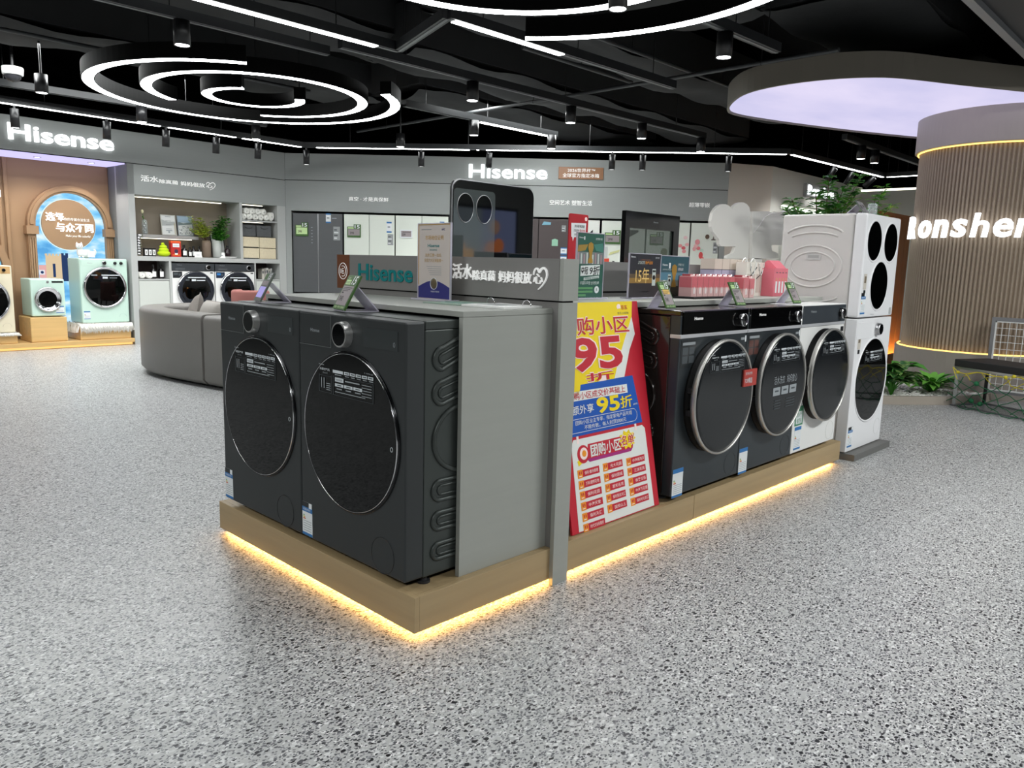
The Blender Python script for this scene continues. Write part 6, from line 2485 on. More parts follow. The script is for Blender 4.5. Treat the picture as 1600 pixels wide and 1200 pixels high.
def smooth_loop(p, it=2):
    for _ in range(it):
        q = []
        for i in range(len(p)):
            a, b = p[i], p[(i + 1) % len(p)]
            q += [(0.75 * a[0] + 0.25 * b[0], 0.75 * a[1] + 0.25 * b[1]), (0.25 * a[0] + 0.75 * b[0], 0.25 * a[1] + 0.75 * b[1])]
        p = q
    return p


out = smooth_loop(out)
ccx, ccy = sum(p[0] for p in out) / len(out), sum(p[1] for p in out) / len(out)
t = thing('light_canopy', 'large cloud-shaped ceiling canopy with a glowing lavender underside', 'ceiling light', (7.1, 0.8, 2.72))
g = G()
loc = [(p[0] - 7.1, p[1] - 0.8) for p in out]
inn = [(p[0] * 0.988, p[1] * 0.988) for p in loc]
n = len(loc)
M_RIM = mat('canopy_rim', (120, 114, 104), 0.6)
vs = [(p[0], p[1], 0) for p in loc] + [(p[0], p[1], 0.20) for p in loc] + [(p[0], p[1], 0) for p in inn] + [(p[0], p[1], 0.03) for p in inn]
fs = []
for i in range(n):
    j = (i + 1) % n
    fs += [(i, j, n + j, n + i), (i, 2 * n + i, 2 * n + j, j), (2 * n + i, 3 * n + i, 3 * n + j, 2 * n + j)]
fs.append(tuple(range(n, 2 * n)))
g.add(vs, fs, M_RIM)
g.build('rim', t)


def cloud_screen():
    m = bpy.data.materials.new('cloud_light_panel')
    m.use_nodes = True
    nt = m.node_tree
    N, Lk = nt.nodes, nt.links
    N.clear()
    tc = N.new('ShaderNodeTexCoord')
    mp = N.new('ShaderNodeMapping')
    mp.inputs['Scale'].default_value = (0.5, 1.1, 1)
    nz = N.new('ShaderNodeTexNoise')
    nz.inputs['Scale'].default_value = 1.1
    nz.inputs['Detail'].default_value = 4
    cr = N.new('ShaderNodeValToRGB')
    e = cr.color_ramp.elements
    e[0].position, e[0].color = 0.35, (0.62, 0.60, 0.86, 1)
    e[1].position, e[1].color = 0.68, (0.80, 0.74, 0.96, 1)
    em = N.new('ShaderNodeEmission')
    em.inputs[1].default_value = 1.0
    o = N.new('ShaderNodeOutputMaterial')
    Lk.new(tc.outputs['Object'], mp.inputs[0])
    Lk.new(mp.outputs[0], nz.inputs['Vector'])
    Lk.new(nz.outputs['Fac'], cr.inputs[0])
    Lk.new(cr.outputs[0], em.inputs[0])
    Lk.new(em.outputs[0], o.inputs[0])
    return m


g = G()
g.add([(p[0], p[1], 0.02) for p in inn], [tuple(range(n))[::-1]], cloud_screen())
g.build('light_panel', t)

# ---- planter, gravel, plants
M_CURB = mat('planter_curb', (170, 160, 148), 0.6)
pl = [(5.35, 1.35), (5.62, 0.85), (6.0, 0.47), (6.34, 0.19), (6.80, -0.02)] + [(7.75 + 0.825 * math.cos(math.radians(a)), 0.28 + 0.825 * math.sin(math.radians(a))) for a in range(202, 134, -6)] + [(6.95, 1.75), (6.2, 1.9), (5.5, 1.75)]
t = thing('planter_bed', 'low curbed planter bed round the foot of the column', 'planter')
g = G()
ci = [(p[0] + (6.6 - p[0]) * 0.06, p[1] + (0.9 - p[1]) * 0.06) for p in pl]
n = len(pl)
vs = [(p[0], p[1], 0) for p in pl] + [(p[0], p[1], 0.075) for p in pl] + [(p[0], p[1], 0.075) for p in ci] + [(p[0], p[1], 0.0) for p in ci]
fs = []
for i in range(n):
    j = (i + 1) % n
    fs += [(i, j, n + j, n + i), (n + i, n + j, 2 * n + j, 2 * n + i), (2 * n + i, 2 * n + j, 3 * n + j, 3 * n + i)]
g.add(vs, fs, M_CURB)
g.build('curb', t)
g = G()
g.prism(ci, 0.0, 0.05, mat('soil', (150, 148, 144), 0.9), 'z')
g.build('fill', t)
rnd = random.Random(3)


def inside(x, y, poly):
    c = False
    for i in range(len(poly)):
        a, b = poly[i], poly[i - 1]
        if (a[1] > y) != (b[1] > y) and x < (b[0] - a[0]) * (y - a[1]) / (b[1] - a[1]) + a[0]:
            c = not c
    return c


g = G()
M_GRAV = mat('gravel_white', (226, 224, 218), 0.7)
k = 0
while k < 1500:
    x, y = rnd.uniform(5.4, 7.1), rnd.uniform(-0.2, 1.2)
    if not inside(x, y, ci) or math.hypot(x - CC[0], y - CC[1]) < 0.83:
        continue
    s_ = rnd.uniform(0.012, 0.024)
    g.sphere((x, y, 0.052 + s_ * 0.3), s_, M_GRAV, 6, 4, (1.2, 0.9, 0.7))
    k += 1
g.build('white_gravel', label='white pebbles covering the planter bed at the foot of the column', category='gravel', kind='stuff')


def vein_leaf_mat():
    m = mat('dieffenbachia_leaf', (52, 104, 44), 0.35)
    nt, N, Lk, b = nodes_of(m)
    tc = N.new('ShaderNodeTexCoord')
    nz = N.new('ShaderNodeTexNoise')
    nz.inputs['Scale'].default_value = 34
    nz.inputs['Detail'].default_value = 3
    cr = N.new('ShaderNodeValToRGB')
    e = cr.color_ramp.elements
    e[0].position, e[0].color = 0.45, (*lin((34 / 255, 92 / 255, 36 / 255)), 1)
    e[1].position, e[1].color = 0.66, (*lin((150 / 255, 184 / 255, 104 / 255)), 1)
    Lk.new(tc.outputs['Object'], nz.inputs['Vector'])
    Lk.new(nz.outputs['Fac'], cr.inputs[0])
    Lk.new(cr.outputs[0], b.inputs['Base Color'])
    return m


DL = vein_leaf_mat()


def foliage_plant(label, x, y, z, n, l0, l1, width, mats, droop, seed, tall=0.12):
    rnd = random.Random(seed)
    t = thing('foliage_plant', label, 'plant', (x, y, z))
    gs, gl = G(), G()
    for i in range(n):
        a = i * 2.4 + rnd.uniform(-0.3, 0.3)
        el = rnd.uniform(0.25, 1.2)
        h = rnd.uniform(0.4, 1.0) * tall
        r = rnd.uniform(0.03, 0.09)
        p = (r * math.cos(a), r * math.sin(a), h)
        gs.tube([(0, 0, 0), (p[0] * 0.4, p[1] * 0.4, h * 0.6), p], 0.005, LEAF[0], 5)
        l = rnd.uniform(l0, l1)
        leaf(gl, p, (math.cos(a), math.sin(a), el), l, l * width, rnd.choice(mats), droop)
    gs.build('stems', t)
    gl.build('leaves', t)
    return t


foliage_plant('broad-leaved green plant with pale veins in the planter beside the laundry tower', 6.12, 0.60, 0.05, 52, 0.22, 0.36, 0.42, [DL, DL, LEAF[0]], 0.55, 5, 0.26)
foliage_plant('broad-leaved green plant with pale veins at the back of the planter', 6.38, 0.98, 0.05, 40, 0.22, 0.34, 0.42, [DL, LEAF[2]], 0.5, 8, 0.22)
foliage_plant('spiky bright green plant in the planter nearest the black table', 6.62, 0.40, 0.05, 70, 0.15, 0.27, 0.24, [LEAF[0], LEAF[1]], 0.3, 6, 0.12)

# ---- branchy shrubs behind the tower
t = thing('branchy_shrub', 'tall green branchy shrub rising behind the white laundry tower', 'plant', (5.75, 1.20, 0.05))
gs, gl = G(), G()
rnd = random.Random(21)
gs.tube([(0, 0, 0), (-0.02, 0.02, 0.7), (-0.1, 0.0, 1.25)], [0.022, 0.018, 0.012], STEM, 8)
tips = [(-0.95, -0.1, 1.70), (-0.72, -0.08, 1.60), (-0.5, -0.1, 1.80), (-0.2, -0.08, 1.95), (0.1, -0.1, 1.88), (0.55, -0.1, 2.06), (0.42, -0.1, 1.86), (-0.4, 0.0, 1.62), (0.1, 0.05, 1.66), (-0.15, -0.15, 1.72), (0.3, 0.1, 1.72), (-0.62, 0.1, 1.66)]
branchy(rnd, (-0.1, 0, 1.22), tips, 0.070, LEAF, gs, gl, 16, 0.008, 7)
gs.build('stems', t)
gl.build('leaves', t)
t = thing('branchy_shrub', 'thin branchy shrub between the laundry tower and the fluted column, by the wooden screen', 'plant', (6.75, 1.35, 0.05))
gs, gl = G(), G()
rnd = random.Random(22)
gs.tube([(0, 0, 0), (0.05, 0, 0.8), (0.1, -0.05, 1.35)], [0.016, 0.013, 0.009], STEM, 8)
tips = [(0.05, -0.2, 1.88), (0.25, -0.2, 2.0), (0.55, -0.2, 1.84), (-0.15, -0.2, 1.75)]
branchy(rnd, (0.1, -0.05, 1.32), tips, 0.072, [LEAF[0], LEAF[1]], gs, gl, 11, 0.006, 6)
branchy(rnd, (0.05, 0, 0.7), [(0.55, -0.2, 1.36), (0.6, -0.18, 1.1), (0.5, -0.2, 0.95)], 0.075, LEAF, gs, gl, 9, 0.005, 5)
gs.build('stems', t)
gl.build('leaves', t)

# ---- warm lit wooden screen between tower and column
t = thing('wooden_screen', 'orange-brown wooden screen glowing warmly between the laundry tower and the column', 'screen', (8.3, 1.75, 0))
g = G()
M_SCR = wood('screen_wood', (176, 118, 64), 'z')
for k in range(8):
    g.box(k * 0.2, k * 0.2 + 0.194, 0, 0.05, 0.02, 1.90, M_SCR)
g.build('planks', t)
g = G()
g.box(-0.02, 1.62, -0.01, 0.06, 1.90, 1.94, M_SCR)
g.build('rail', t)
g = G()
g.box(-0.02, 1.62, -0.01, 0.06, 0.0, 0.03, M_SCR)
g.build('rail', t)
g = G()
g.box(-0.3, 1.62, -0.19, -0.17, 0.0, 0.16, M_SCR)  # board added to hide the uplight strip from view
g.build('light_shield', t)
g = G()
g.box(0.0, 1.6, -0.12, -0.09, 0.04, 0.06, emission('screen_uplight', (1.0, 0.62, 0.2), 45.0))
g.build('uplight_strip', t)

# ---- white cut-out display boards seen from behind
t = thing('cutout_board', 'white heart-topped cut-out board standing behind the island, left of the pair', 'display board', (4.45, 1.6, 0))
M_CUT = mat('cutout_white', (248, 245, 238), 0.6)
g = G()
hp = [(4.41, 1.567), (4.43, 1.633), (4.47, 1.672), (4.52, 1.699), (4.575, 1.714), (4.63, 1.717), (4.69, 1.708), (4.74, 1.686), (4.78, 1.716), (4.84, 1.742), (4.90, 1.753), (4.94, 1.754), (5.0, 1.745), (5.05, 1.72), (5.075, 1.68), (5.08, 1.633), (5.10, 1.268), (4.71, 1.264), (4.715, 1.285), (4.74, 1.295), (4.81, 1.31), (4.83, 1.333), (4.85, 1.372), (4.6, 1.364), (4.57, 1.38), (4.56, 1.419), (4.45, 1.48), (4.42, 1.52)]
g.prism([(p[0] - 4.45, p[1]) for p in hp], 0, 0.03, M_CUT)
g.build('board', t, bevel=0.006)
g = G()
g.box(0.28, 0.62, 0.0, 0.03, 0.04, 1.262, M_CUT)
g.build('post', t)
g = G()
g.box(0.12, 0.64, -0.25, 0.25, 0.0, 0.04, M_CUT)
g.build('foot', t)
t = thing('cutout_board', 'white cut-out board with a rounded knob at its right end, beside the heart-topped board', 'display board', (5.10, 1.6, 0))
g = G()
g.prism([(p[0] - 5.10, p[1]) for p in [(5.12, 1.69), (5.44, 1.713), (5.49, 1.693), (5.70, 1.718), (5.74, 1.727), (5.78, 1.748), (5.82, 1.757), (5.87, 1.75), (5.90, 1.734), (5.915, 1.71), (5.91, 1.684), (5.75, 1.416), (5.53, 1.408), (5.55, 1.355), (5.65, 1.345), (5.68, 1.33), (5.71, 1.288), (5.17, 1.269)]], 0, 0.03, M_CUT)
bd = g.build('board', t, bevel=0.006)
g = G()
g.box(0.08, 0.27, 0.0, 0.03, 0.04, 1.28, M_CUT)
g.build('post', t)
g = G()
g.box(0.0, 0.29, -0.10, 0.10, 0.0, 0.04, M_CUT)
g.build('foot', t)
g = G()
g.tube([(0.05, -0.002, 1.50), (0.15, -0.002, 1.56), (0.25, -0.002, 1.65), (0.42, -0.002, 1.71), (0.62, -0.002, 1.72)], 0.004, M_CUT, 6)
g.build('embossed_line', bd)

# ---- black table with a football net, and the white grid panel
t = thing('net_table', 'black-topped low table with a green and yellow football net hung under it', 'table', (6.36, 0.165, 0), math.atan2(-0.9, -0.436))
L_, D_ = 1.25, 0.42
g = G()
g.box(0, L_, 0, D_, 0.362, 0.425, mat('table_black', (18, 17, 18), 0.55))
g.build('table_top', t, bevel=0.004)
g = G()
g.box(0.0, L_, 0.01, 0.035, 0.34, 0.362, M_STEEL)
g.box(0.0, L_, D_ - 0.035, D_ - 0.01, 0.34, 0.362, M_STEEL)
g.build('apron', t)
for x in (0.012, L_ - 0.03):
    for y in (0.012, D_ - 0.03):
        g = G()
        g.box(x, x + 0.02, y, y + 0.02, 0.012, 0.34, mat('acrylic_leg', (196, 200, 198), 0.2, alpha=0.6) if y < 0.1 else M_METALB)
        g.build('leg', t)
g = G()
for q in ((0, L_, 0, 0.03), (0, L_, D_ - 0.03, D_), (0, 0.03, 0.03, D_ - 0.03), (L_ - 0.03, L_, 0.03, D_ - 0.03)):
    g.box(*q, 0.0, 0.012, mat('base_frame_grey', (120, 122, 124), 0.4, 0.6))
g.build('base_frame', t)
rnd = random.Random(5)
NG, NY = mat('net_green', (22, 104, 62), 0.7), mat('net_yellow', (206, 190, 40), 0.7)
g = G()
nx_, nz_ = 15, 6
P = {}
for i in range(nx_ + 1):
    for j in range(nz_ + 1):
        P[i, j] = (L_ * i / nx_ + rnd.uniform(-0.03, 0.03), -0.025 + rnd.uniform(-0.03, 0.015), max(0.012, 0.335 - 0.325 * j / nz_ + rnd.uniform(-0.03, 0.03)))
for i in range(nx_):
    for j in range(nz_):
        if (i + j) % 2 == 0:
            col = NY if j < 1 or (j < 2 and i > 5) else NG
            for a, b in (((i, j), (i + 1, j + 1)), ((i + 1, j), (i, j + 1))):
                m_ = tuple((u + v) / 2 + rnd.uniform(-0.008, 0.008) for u, v in zip(P[a], P[b]))
                g.tube([P[a], m_, P[b]], 0.0035, col, 5)
g.tube([P[i, 0] for i in range(nx_ + 1)], 0.0045, NY, 6)
for i, j in ((1, 0), (6, 0), (7, 0)):
    g.sphere(P[i, j], 0.016, NY, 8, 6)
for i, j in ((3, 2), (3, 5), (4, 5)):
    g.sphere(P[i, j], 0.022, NG, 8, 6)
for k in range(5):
    x = 0.1 + 0.2 * k
    g.tube([(x, -0.03, 0.02), (x + 0.05, -0.06, 0.008), (x + 0.13, -0.07, 0.006), (x + 0.18, -0.03, 0.02)], 0.0035, NG, 5)
g.build('football_net', t)

t = thing('grid_panel', 'white wire grid panel in a grey frame standing behind the black table', 'panel', (6.87, 0.02, 0), R90)
g = G()
W_, H_ = 0.75, 0.80
for q in ((0, 0.03, 0.0, H_), (W_ - 0.03, W_, 0.0, H_), (0.03, W_ - 0.03, 0.09, 0.115), (0.03, W_ - 0.03, H_ - 0.035, H_)):
    g.box(q[0], q[1], 0, 0.03, q[2], q[3], mat('frame_grey', (150, 150, 152), 0.35, 0.5))
g.build('frame', t)
g = G()
for k in range(1, 12):
    x = 0.03 + k * (W_ - 0.06) / 12
    g.tube([(x, 0.01, 0.115), (x, 0.01, H_ - 0.035)], 0.0028, M_WHITE, 6)
for k in range(1, 10):
    z = 0.115 + k * (H_ - 0.15) / 10
    g.tube([(0.03, 0.014, z), (W_ - 0.03, 0.014, z)], 0.0028, M_WHITE, 6)
for q in ((0.03, 0.042, 0.115, H_ - 0.035), (W_ - 0.042, W_ - 0.03, 0.115, H_ - 0.035), (0.03, W_ - 0.03, 0.115, 0.127), (0.03, W_ - 0.03, H_ - 0.047, H_ - 0.035)):
    g.box(q[0], q[1], 0.004, 0.02, q[2], q[3], M_WHITE)
g.build('wire_grid', t)

# ================================================================== ceiling: ducts, pipes, tracks, lamps
M_DUCT = noise_tint(mat('duct_wrap', (44, 45, 46), 0.75), (3, 3, 3), 0.25, bump=0.6)
rnd = random.Random(17)


def duct(label, x0, x1, y0, y1, z0, z1, wav=0.05):
    """soft wrapped duct with a sagging, wavy underside"""
    g = G()
    nx, ny = max(6, int((x1 - x0) / 0.2)), 8
    ph = rnd.uniform(0, 6)
    vs, fs = [], []
    for i in range(nx + 1):
        for j in range(ny + 1):
            u, v = i / nx, j / ny
            x, y = x0 + (x1 - x0) * u, y0 + (y1 - y0) * v
            edge = min(1.0, 6 * min(v, 1 - v))
            z = z0 + wav * math.sin(2.1 * x + ph) * math.sin(PI * v) + 0.5 * wav * math.sin(5.3 * x + 2.2 * y + ph) + (1 - edge) * 0.05
            vs.append((x, y, z))
    k = ny + 1
    for i in range(nx):
        for j in range(ny):
            fs.append((i * k + j, i * k + j + 1, (i + 1) * k + j + 1, (i + 1) * k + j))
    g.add(vs, fs, M_DUCT, True)
    g.box(x0, x1, y0, y1, z0 + 0.09, z1, M_DUCT)
    return g.build('air_duct', label=label, category='duct')


duct('black wrapped air duct over the front of the island, nearest the viewer', -2.6, 4.6, 1.35, 2.2, 3.15, 3.6)
duct('black wrapped air duct above the short bright light bar', 2.7, 8.5, 2.75, 3.35, 3.1, 3.55)
duct('black wrapped air duct behind the row of downlights', 3.2, 9.5, 4.0, 4.75, 3.02, 3.5)
duct('black wrapped air duct between the swirl lamp and the back wall', 4.3, 9.0, 5.3, 6.2, 3.05, 3.5)
duct('black wrapped air duct above the swirl lamp', -2.5, 3.6, 4.3, 5.3, 3.2, 3.6)
duct('black wrapped air duct over the left wall', -2.5, 4.6, 6.35, 7.1, 3.1, 3.5)
duct('black wrapped air duct over the cloud-shaped canopy', 4.8, 12.0, 0.4, 1.5, 3.2, 3.6)
g = G()
g.box(3.2, 16, -0.75, -0.30, 2.84, 3.6, mat('beam_dark', (46, 48, 50), 0.6))
g.box(3.2, 16, -0.30, -0.245, 2.80, 2.86, mat('beam_edge', (120, 122, 124), 0.4))
g.build('ceiling_bulkhead', label='dark bulkhead with a pale edge in the top right corner', category='beam')
PIPES = (((-3, 6.1, 3.0), (3.4, 6.1, 3.0), 'thin black pipe running past the swirl lamp'), ((2.5, 2.55, 3.08), (6.5, 2.55, 3.08), 'thin black pipe over the short bright light bar'), ((3.6, 3.05, 3.0), (5.2, 3.05, 3.0), 'short grey pipe hung between two ducts'), ((5.0, 0.9, 2.92), (5.0, 7.5, 2.92), 'long black pipe crossing towards the back wall'))
for a, b, lab in PIPES:
    t = thing('ceiling_pipe', lab, 'pipe', a)
    d = Vector(b) - Vector(a)
    g = G()
    g.tube([(0, 0, 0), tuple(d)], 0.018, mat('pipe_grey', (62, 64, 66), 0.5), 8)
    g.build('pipe', t)
    g = G()
    for s_ in (0.1, 0.5, 0.9):
        p = d * s_
        g.tube([(p.x, p.y, 0), (p.x, p.y, 3.74 - a[2])], 0.004, M_METALB, 5)
        g.tube([(p.x + 0.02 * math.cos(q), p.y, 0.02 * math.sin(q)) for q in [k * PI / 4 for k in range(8)]], 0.003, M_METALB, 5, closed=True)
    g.build('hangers', t)

# ---- lighting tracks
M_TRK = mat('track_black', (40, 42, 44), 0.45)
M_TRKB = mat('track_slot', (96, 98, 100), 0.4)
ZT_ = 2.78


def track(label, pts, lit=()):
    """pts: plan points; lit: (segment, from, to) stretches with a light strip"""
    t = thing('lighting_track', label, 'lighting track', (pts[0][0], pts[0][1], ZT_))
    o = Vector(pts[0])
    g, gs, ge, gh = G(), G(), G(), G()
    for i in range(len(pts) - 1):
        a, b = Vector(pts[i]) - o, Vector(pts[i + 1]) - o
        d = (b - a)
        l = d.length
        d.normalize()
        for G_, w, z0, z1, e0, e1, m in [(g, 0.035, 0.004, 0.07, 0, l, M_TRK), (gs, 0.012, 0.0, 0.004, 0, l, M_TRKB)] + [(ge, 0.030, -0.004, 0.001, s0 * l, s1 * l, M_LED) for (k, s0, s1) in lit if k == i]:
            G_.M = Matrix(((d.x, -d.y, 0, a.x), (d.y, d.x, 0, a.y), (0, 0, 1, 0), (0, 0, 0, 1)))
            G_.box(e0, e1, -w, w, z0, z1, m)
        gh.M = None
        for s_ in (0.12, 0.5, 0.88):
            p = a + d * (l * s_)
            gh.tube([(p.x, p.y, 0.07), (p.x, p.y, 3.74 - ZT_)], 0.004, M_METALB, 5)
    g.build('profile', t)
    gs.build('slot', t)
    if lit:
        ge.build('light_strip', t)
    gh.build('suspension_rods', t)
    return t


track('black lighting track crossing in front of the swirl lamp', [(-3.0, 3.9), (2.2, 3.87)])
track('black lighting track with three downlights in the middle of the ceiling', [(2.14, 3.6), (7.4, 3.5)])
track('zigzag black track with the two brightest light bars overhead', [(-2.2, 3.35), (2.49, 3.33), (2.19, 2.4), (4.85, 2.33)], ((0, 0.5, 0.955), (2, 0.02, 0.43)))
track('black lighting track with a thin light line behind the island panels', [(3.86, 5.0), (6.27, 4.97)], ((0, 0.45, 0.94),))
track('short black track beside the cloud-shaped canopy', [(3.12, 1.13), (4.3, 1.08)])
track('black lighting track over the left wall stage', [(-2.0, 7.55), (3.6, 7.45)])
track('black lighting track in the far right corner', [(8.4, 2.15), (11.4, 2.15)])

# perimeter light line
pp = [(-3.5, 7.62), (4.38, 7.86), (8.43, 2.84), (11.5, 2.72), (11.5, 2.15)]
t = thing('perimeter_light_line', 'long bent light line running in front of the walls', 'lighting track', (pp[0][0], pp[0][1], 2.66))
o = Vector(pp[0])
g, ge, gh = G(), G(), G()
for i in range(4):
    a, b = Vector(pp[i]) - o, Vector(pp[i + 1]) - o
    d = b - a
    l = d.length
    d.normalize()
    Mx = Matrix(((d.x, -d.y, 0, a.x), (d.y, d.x, 0, a.y), (0, 0, 1, 0), (0, 0, 0, 1)))
    g.M = Mx
    g.box(0, l, -0.03, 0.03, 0.003, 0.07, M_TRK)
    ge.M = Mx
    gaps = {0: (0.0, 0.3, 0.52, 0.76, 0.88, 1.0), 1: (0.02, 0.36, 0.38, 1.0), 2: (0.0, 1.0), 3: (0.0, 1.0)}[i]
    for k in range(len(gaps) - 1):
        s0, s1 = gaps[k] * l + 0.05, gaps[k + 1] * l - 0.05
        if s1 > s0:
            ge.box(s0, s1, -0.022, 0.022, -0.002, 0.003, M_LED)
    for s_ in (0.1, 0.35, 0.6, 0.85):
        p = a + d * (l * s_)
        gh.tube([(p.x, p.y, 0.07), (p.x, p.y, 3.74 - 2.66)], 0.004, M_METALB, 5)
g.build('profile', t)
ge.build('light_strip', t)
gh.build('suspension_rods', t)

# ---- swirl lamps
M_ARM = mat('lamp_arm_black', (5, 5, 5), 0.7, spec=0.1)
def swirl(label, c, arms, z=2.70):
    t = thing('swirl_lamp', label, 'ceiling lamp', (c[0], c[1], z))
    for (dx, dy, r0, r1, a0, a1) in arms:
        n = max(16, int(abs(a1 - a0) / 3))
        gb, ge = G(), G()
        ring = {}
        for i in range(n + 1):
            a = math.radians(a0 + (a1 - a0) * i / n)
            r = r0 + (r1 - r0) * i / n
            for k, w in enumerate((-0.055, -0.047, 0.047, 0.055)):
                ring[i, k] = (dx + (r + w) * math.cos(a), dy + (r + w) * math.sin(a))
        for i in range(n):
            for k0, k1, z0, z1, G_, m in ((0, 3, 0.004, 0.12, gb, M_ARM), (0, 1, -0.004, 0.004, gb, M_ARM), (2, 3, -0.004, 0.004, gb, M_ARM), (1, 2, -0.002, 0.004, ge, M_SWIRL)):
                G_.prism([ring[i, k0], ring[i + 1, k0], ring[i + 1, k1], ring[i, k1]], z0, z1, m, 'z')
        ch = gb.build('arm', t)
        ge.build('light_face', ch)
    g = G()
    for (dx, dy, r0, r1, a0, a1) in arms:
        for s_ in (0.08, 0.5, 0.92):
            a = math.radians(a0 + (a1 - a0) * s_)
            r = r0 + (r1 - r0) * s_
            g.tube([(dx + r * math.cos(a), dy + r * math.sin(a), 0.12), (dx + r * math.cos(a), dy + r * math.sin(a), 3.74 - z)], 0.004, M_METALB, 5)
    g.build('suspension_wires', t)


swirl('white spiral ceiling lamp of three curved arms, over the sofa', (2.404, 5.526),
      [(0, 0, 1.40, 1.38, 241, -58), (0.015, -0.08, 0.96, 1.02, 118, 420), (0.02, 0.0, 0.415, 0.44, 230, -40)])
swirl('white curved ceiling lamp cut off by the top edge of the picture', (1.468, 1.047),
      [(0, 0, 1.55, 1.55, 42, -175), (0, 0, 1.02, 0.98, 100, -100)])

# ---- cylindrical downlights on the tracks
M_DISC = emission('downlight_face', (0.98, 0.98, 1.0), 14.0)
DOWN = [(1.03, 3.88, 'in front of the swirl lamp'), (0.88, 6.58, 'left of the swirl lamp, above the glowing logo'), (2.08, 7.40, 'over the niche side of the left wall'), (3.53, 3.59, 'leftmost on the middle track'), (4.84, 4.97, 'above the black glass panel'), (4.89, 3.57, 'second on the middle track'), (6.11, 4.90, 'at the right end of the thin light line'), (6.10, 3.53, 'third on the middle track'), (7.34, 3.50, 'at the right end of the middle track'), (4.91, 6.42, 'in front of the back wall, left of the large logo'), (3.47, 7.46, 'near the corner of the two grey walls'), (3.60, 1.12, 'left of the cloud-shaped canopy'), (2.32, 1.08, 'at the top edge beside the curved lamp'), (8.98, 2.15, 'under the far edge of the canopy, left of two'), (9.46, 2.15, 'under the far edge of the canopy, right of two')]
d0 = None
for x, y, lab in DOWN:
    lab = 'black cylinder downlight ' + lab
    if d0 is None:
        d0 = thing('downlight', lab, 'ceiling spotlight', (x, y, 2.615), 0, 'black cylinder downlights')
        g = G()
        g.lathe([(0.046, 0.004), (0.055, 0.0), (0.055, 0.165), (0.0, 0.165)], (0, 0, 0), 'z', M_METALB, 28)
        g.build('housing', d0)
        g = G()
        g.cyl((0, 0, 0.003), 'z', 0.047, 0.003, M_DISC, 24)
        g.build('light_face', d0)
        d = bpy.data.lights.new('downlight_beam', 'SPOT')
        d.energy, d.spot_size, d.spot_blend, d.color, d.shadow_soft_size = DOWN_W, math.radians(95), 0.7, COOL, 0.11
        lo = bpy.data.objects.new('downlight_beam', d)
        COL.objects.link(lo)
        lo.parent = d0
        lo.location = (0, 0, -0.01)
    else:
        r_ = dup(d0, (x, y, 2.615), None, lab)
        if 'beside the curved lamp' in lab or 'logo' in lab or 'large logo' in lab:
            g = G()
            g.tube([(0, 0, 0.165), (0, 0, 1.12)], 0.01, M_METALB, 8)
            g.build('hanging_rod', r_)
# tilted track spots along the perimeter line
SPOTS = [(0.95, 7.80, 0.0, 'leftmost, above the glowing logo'), (1.84, 7.77, 0.1, 'second from the left, above the glowing logo'), (2.5, 7.79, 0.1, 'third from the left, above the niche'), (3.13, 7.82, 0.12, 'fourth from the left, above the niche'), (3.7, 7.84, 0.1, 'fifth, near the wall corner'), (4.40, 7.83, 0.02, 'at the bend of the light line by the corner'), (5.40, 6.60, 0.05, 'above the pale refrigerators'), (5.98, 5.88, 0.45, 'tilted, just above the large logo'), (7.0, 4.61, 0.05, 'left of a close pair, right of the large logo'), (7.25, 4.30, 0.05, 'right of a close pair, right of the large logo'), (7.95, 3.44, 0.05, 'at the right end of the back wall'), (9.78, 2.78, 0.5, 'tilted, left of the two above the branches'), (10.4, 2.76, 0.5, 'tilted, right of the two above the branches'), (11.2, 2.73, 0.8, 'steeply tilted at the far right end')]
s0 = None
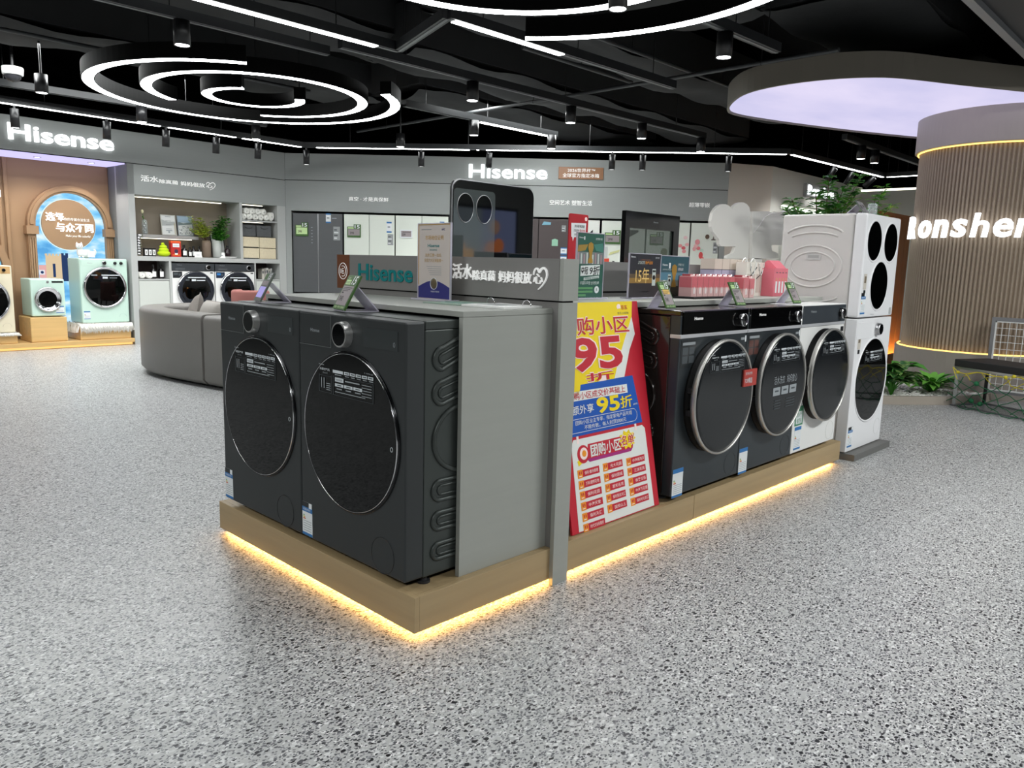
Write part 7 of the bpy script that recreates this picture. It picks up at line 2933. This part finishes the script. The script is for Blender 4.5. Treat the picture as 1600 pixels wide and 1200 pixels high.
for x, y, tl, lab in SPOTS:
    lab = 'small black track spot ' + lab
    rot = (tl, 0, 0 if x > 9 else (math.radians(-40) if x > 4.6 else 0))
    if s0 is None:
        s0 = thing('track_spot', lab, 'ceiling spotlight', (x, y, 2.66), rot, 'black track spots on the perimeter light line')
        g = G()
        g.cyl((0, 0, -0.035), 'z', 0.012, 0.035, M_METALB, 12)
        g.build('joint', s0)
        g = G()
        g.lathe([(0.036, -0.222), (0.042, -0.225), (0.042, -0.035), (0.0, -0.035)], (0, 0, 0), 'z', M_METALB, 24)
        g.build('housing', s0)
        g = G()
        g.cyl((0, 0, -0.222), 'z', 0.036, 0.002, emission('spot_face', (0.98, 0.98, 1.0), 3.0), 20)
        g.build('light_face', s0)
        d = bpy.data.lights.new('spot_beam', 'SPOT')
        d.energy, d.spot_size, d.spot_blend, d.color, d.shadow_soft_size = SPOT_W, math.radians(70), 0.8, (1, 0.99, 0.95), 0.03
        lo = bpy.data.objects.new('spot_beam', d)
        COL.objects.link(lo)
        lo.parent = s0
        lo.location = (0, 0, -0.235)
        lo.rotation_euler = (0.25, 0, 0)
    else:
        dup(s0, (x, y, 2.66), rot, lab)

# ---- dome cameras and a vent grille
for x, y, lab in ((0.82, 7.24, 'white dome camera under the ceiling at the left edge, right one'), (0.62, 7.62, 'white dome camera at the very left edge, left one')):
    t = thing('dome_camera', lab, 'security camera', (x, y, 2.86))
    g = G()
    g.lathe([(0.0, 0.07), (0.09, 0.07), (0.095, 0.06), (0.09, 0.0), (0.075, -0.005)], (0, 0, 0), 'z', M_WHITE, 28)
    g.tube([(0, 0, 0.07), (0, 0, 0.88)], 0.015, M_METALB, 8)
    g.build('base', t)
    g = G()
    g.lathe([(0.075, 0.0), (0.07, -0.03), (0.045, -0.058), (0.0, -0.07)], (0, 0, 0), 'z', mat('smoked_dome', (40, 40, 44), 0.05), 28)
    g.build('dome', t)
t = thing('vent_grille', 'square slatted ceiling vent beside the curved lamp at the top edge', 'air vent', (2.15, 1.35, 3.0))
g = G()
for q in ((0, 0.5, 0, 0.03), (0, 0.5, 0.47, 0.5), (0, 0.03, 0.03, 0.47), (0.47, 0.5, 0.03, 0.47)):
    g.box(*q, 0, 0.03, M_TRKB)
g.build('frame', t)
g = G()
for k in range(14):
    g.box(0.03 + k * 0.032, 0.04 + k * 0.032, 0.03, 0.47, 0.005, 0.025, M_TRKB)
g.build('slats', t)
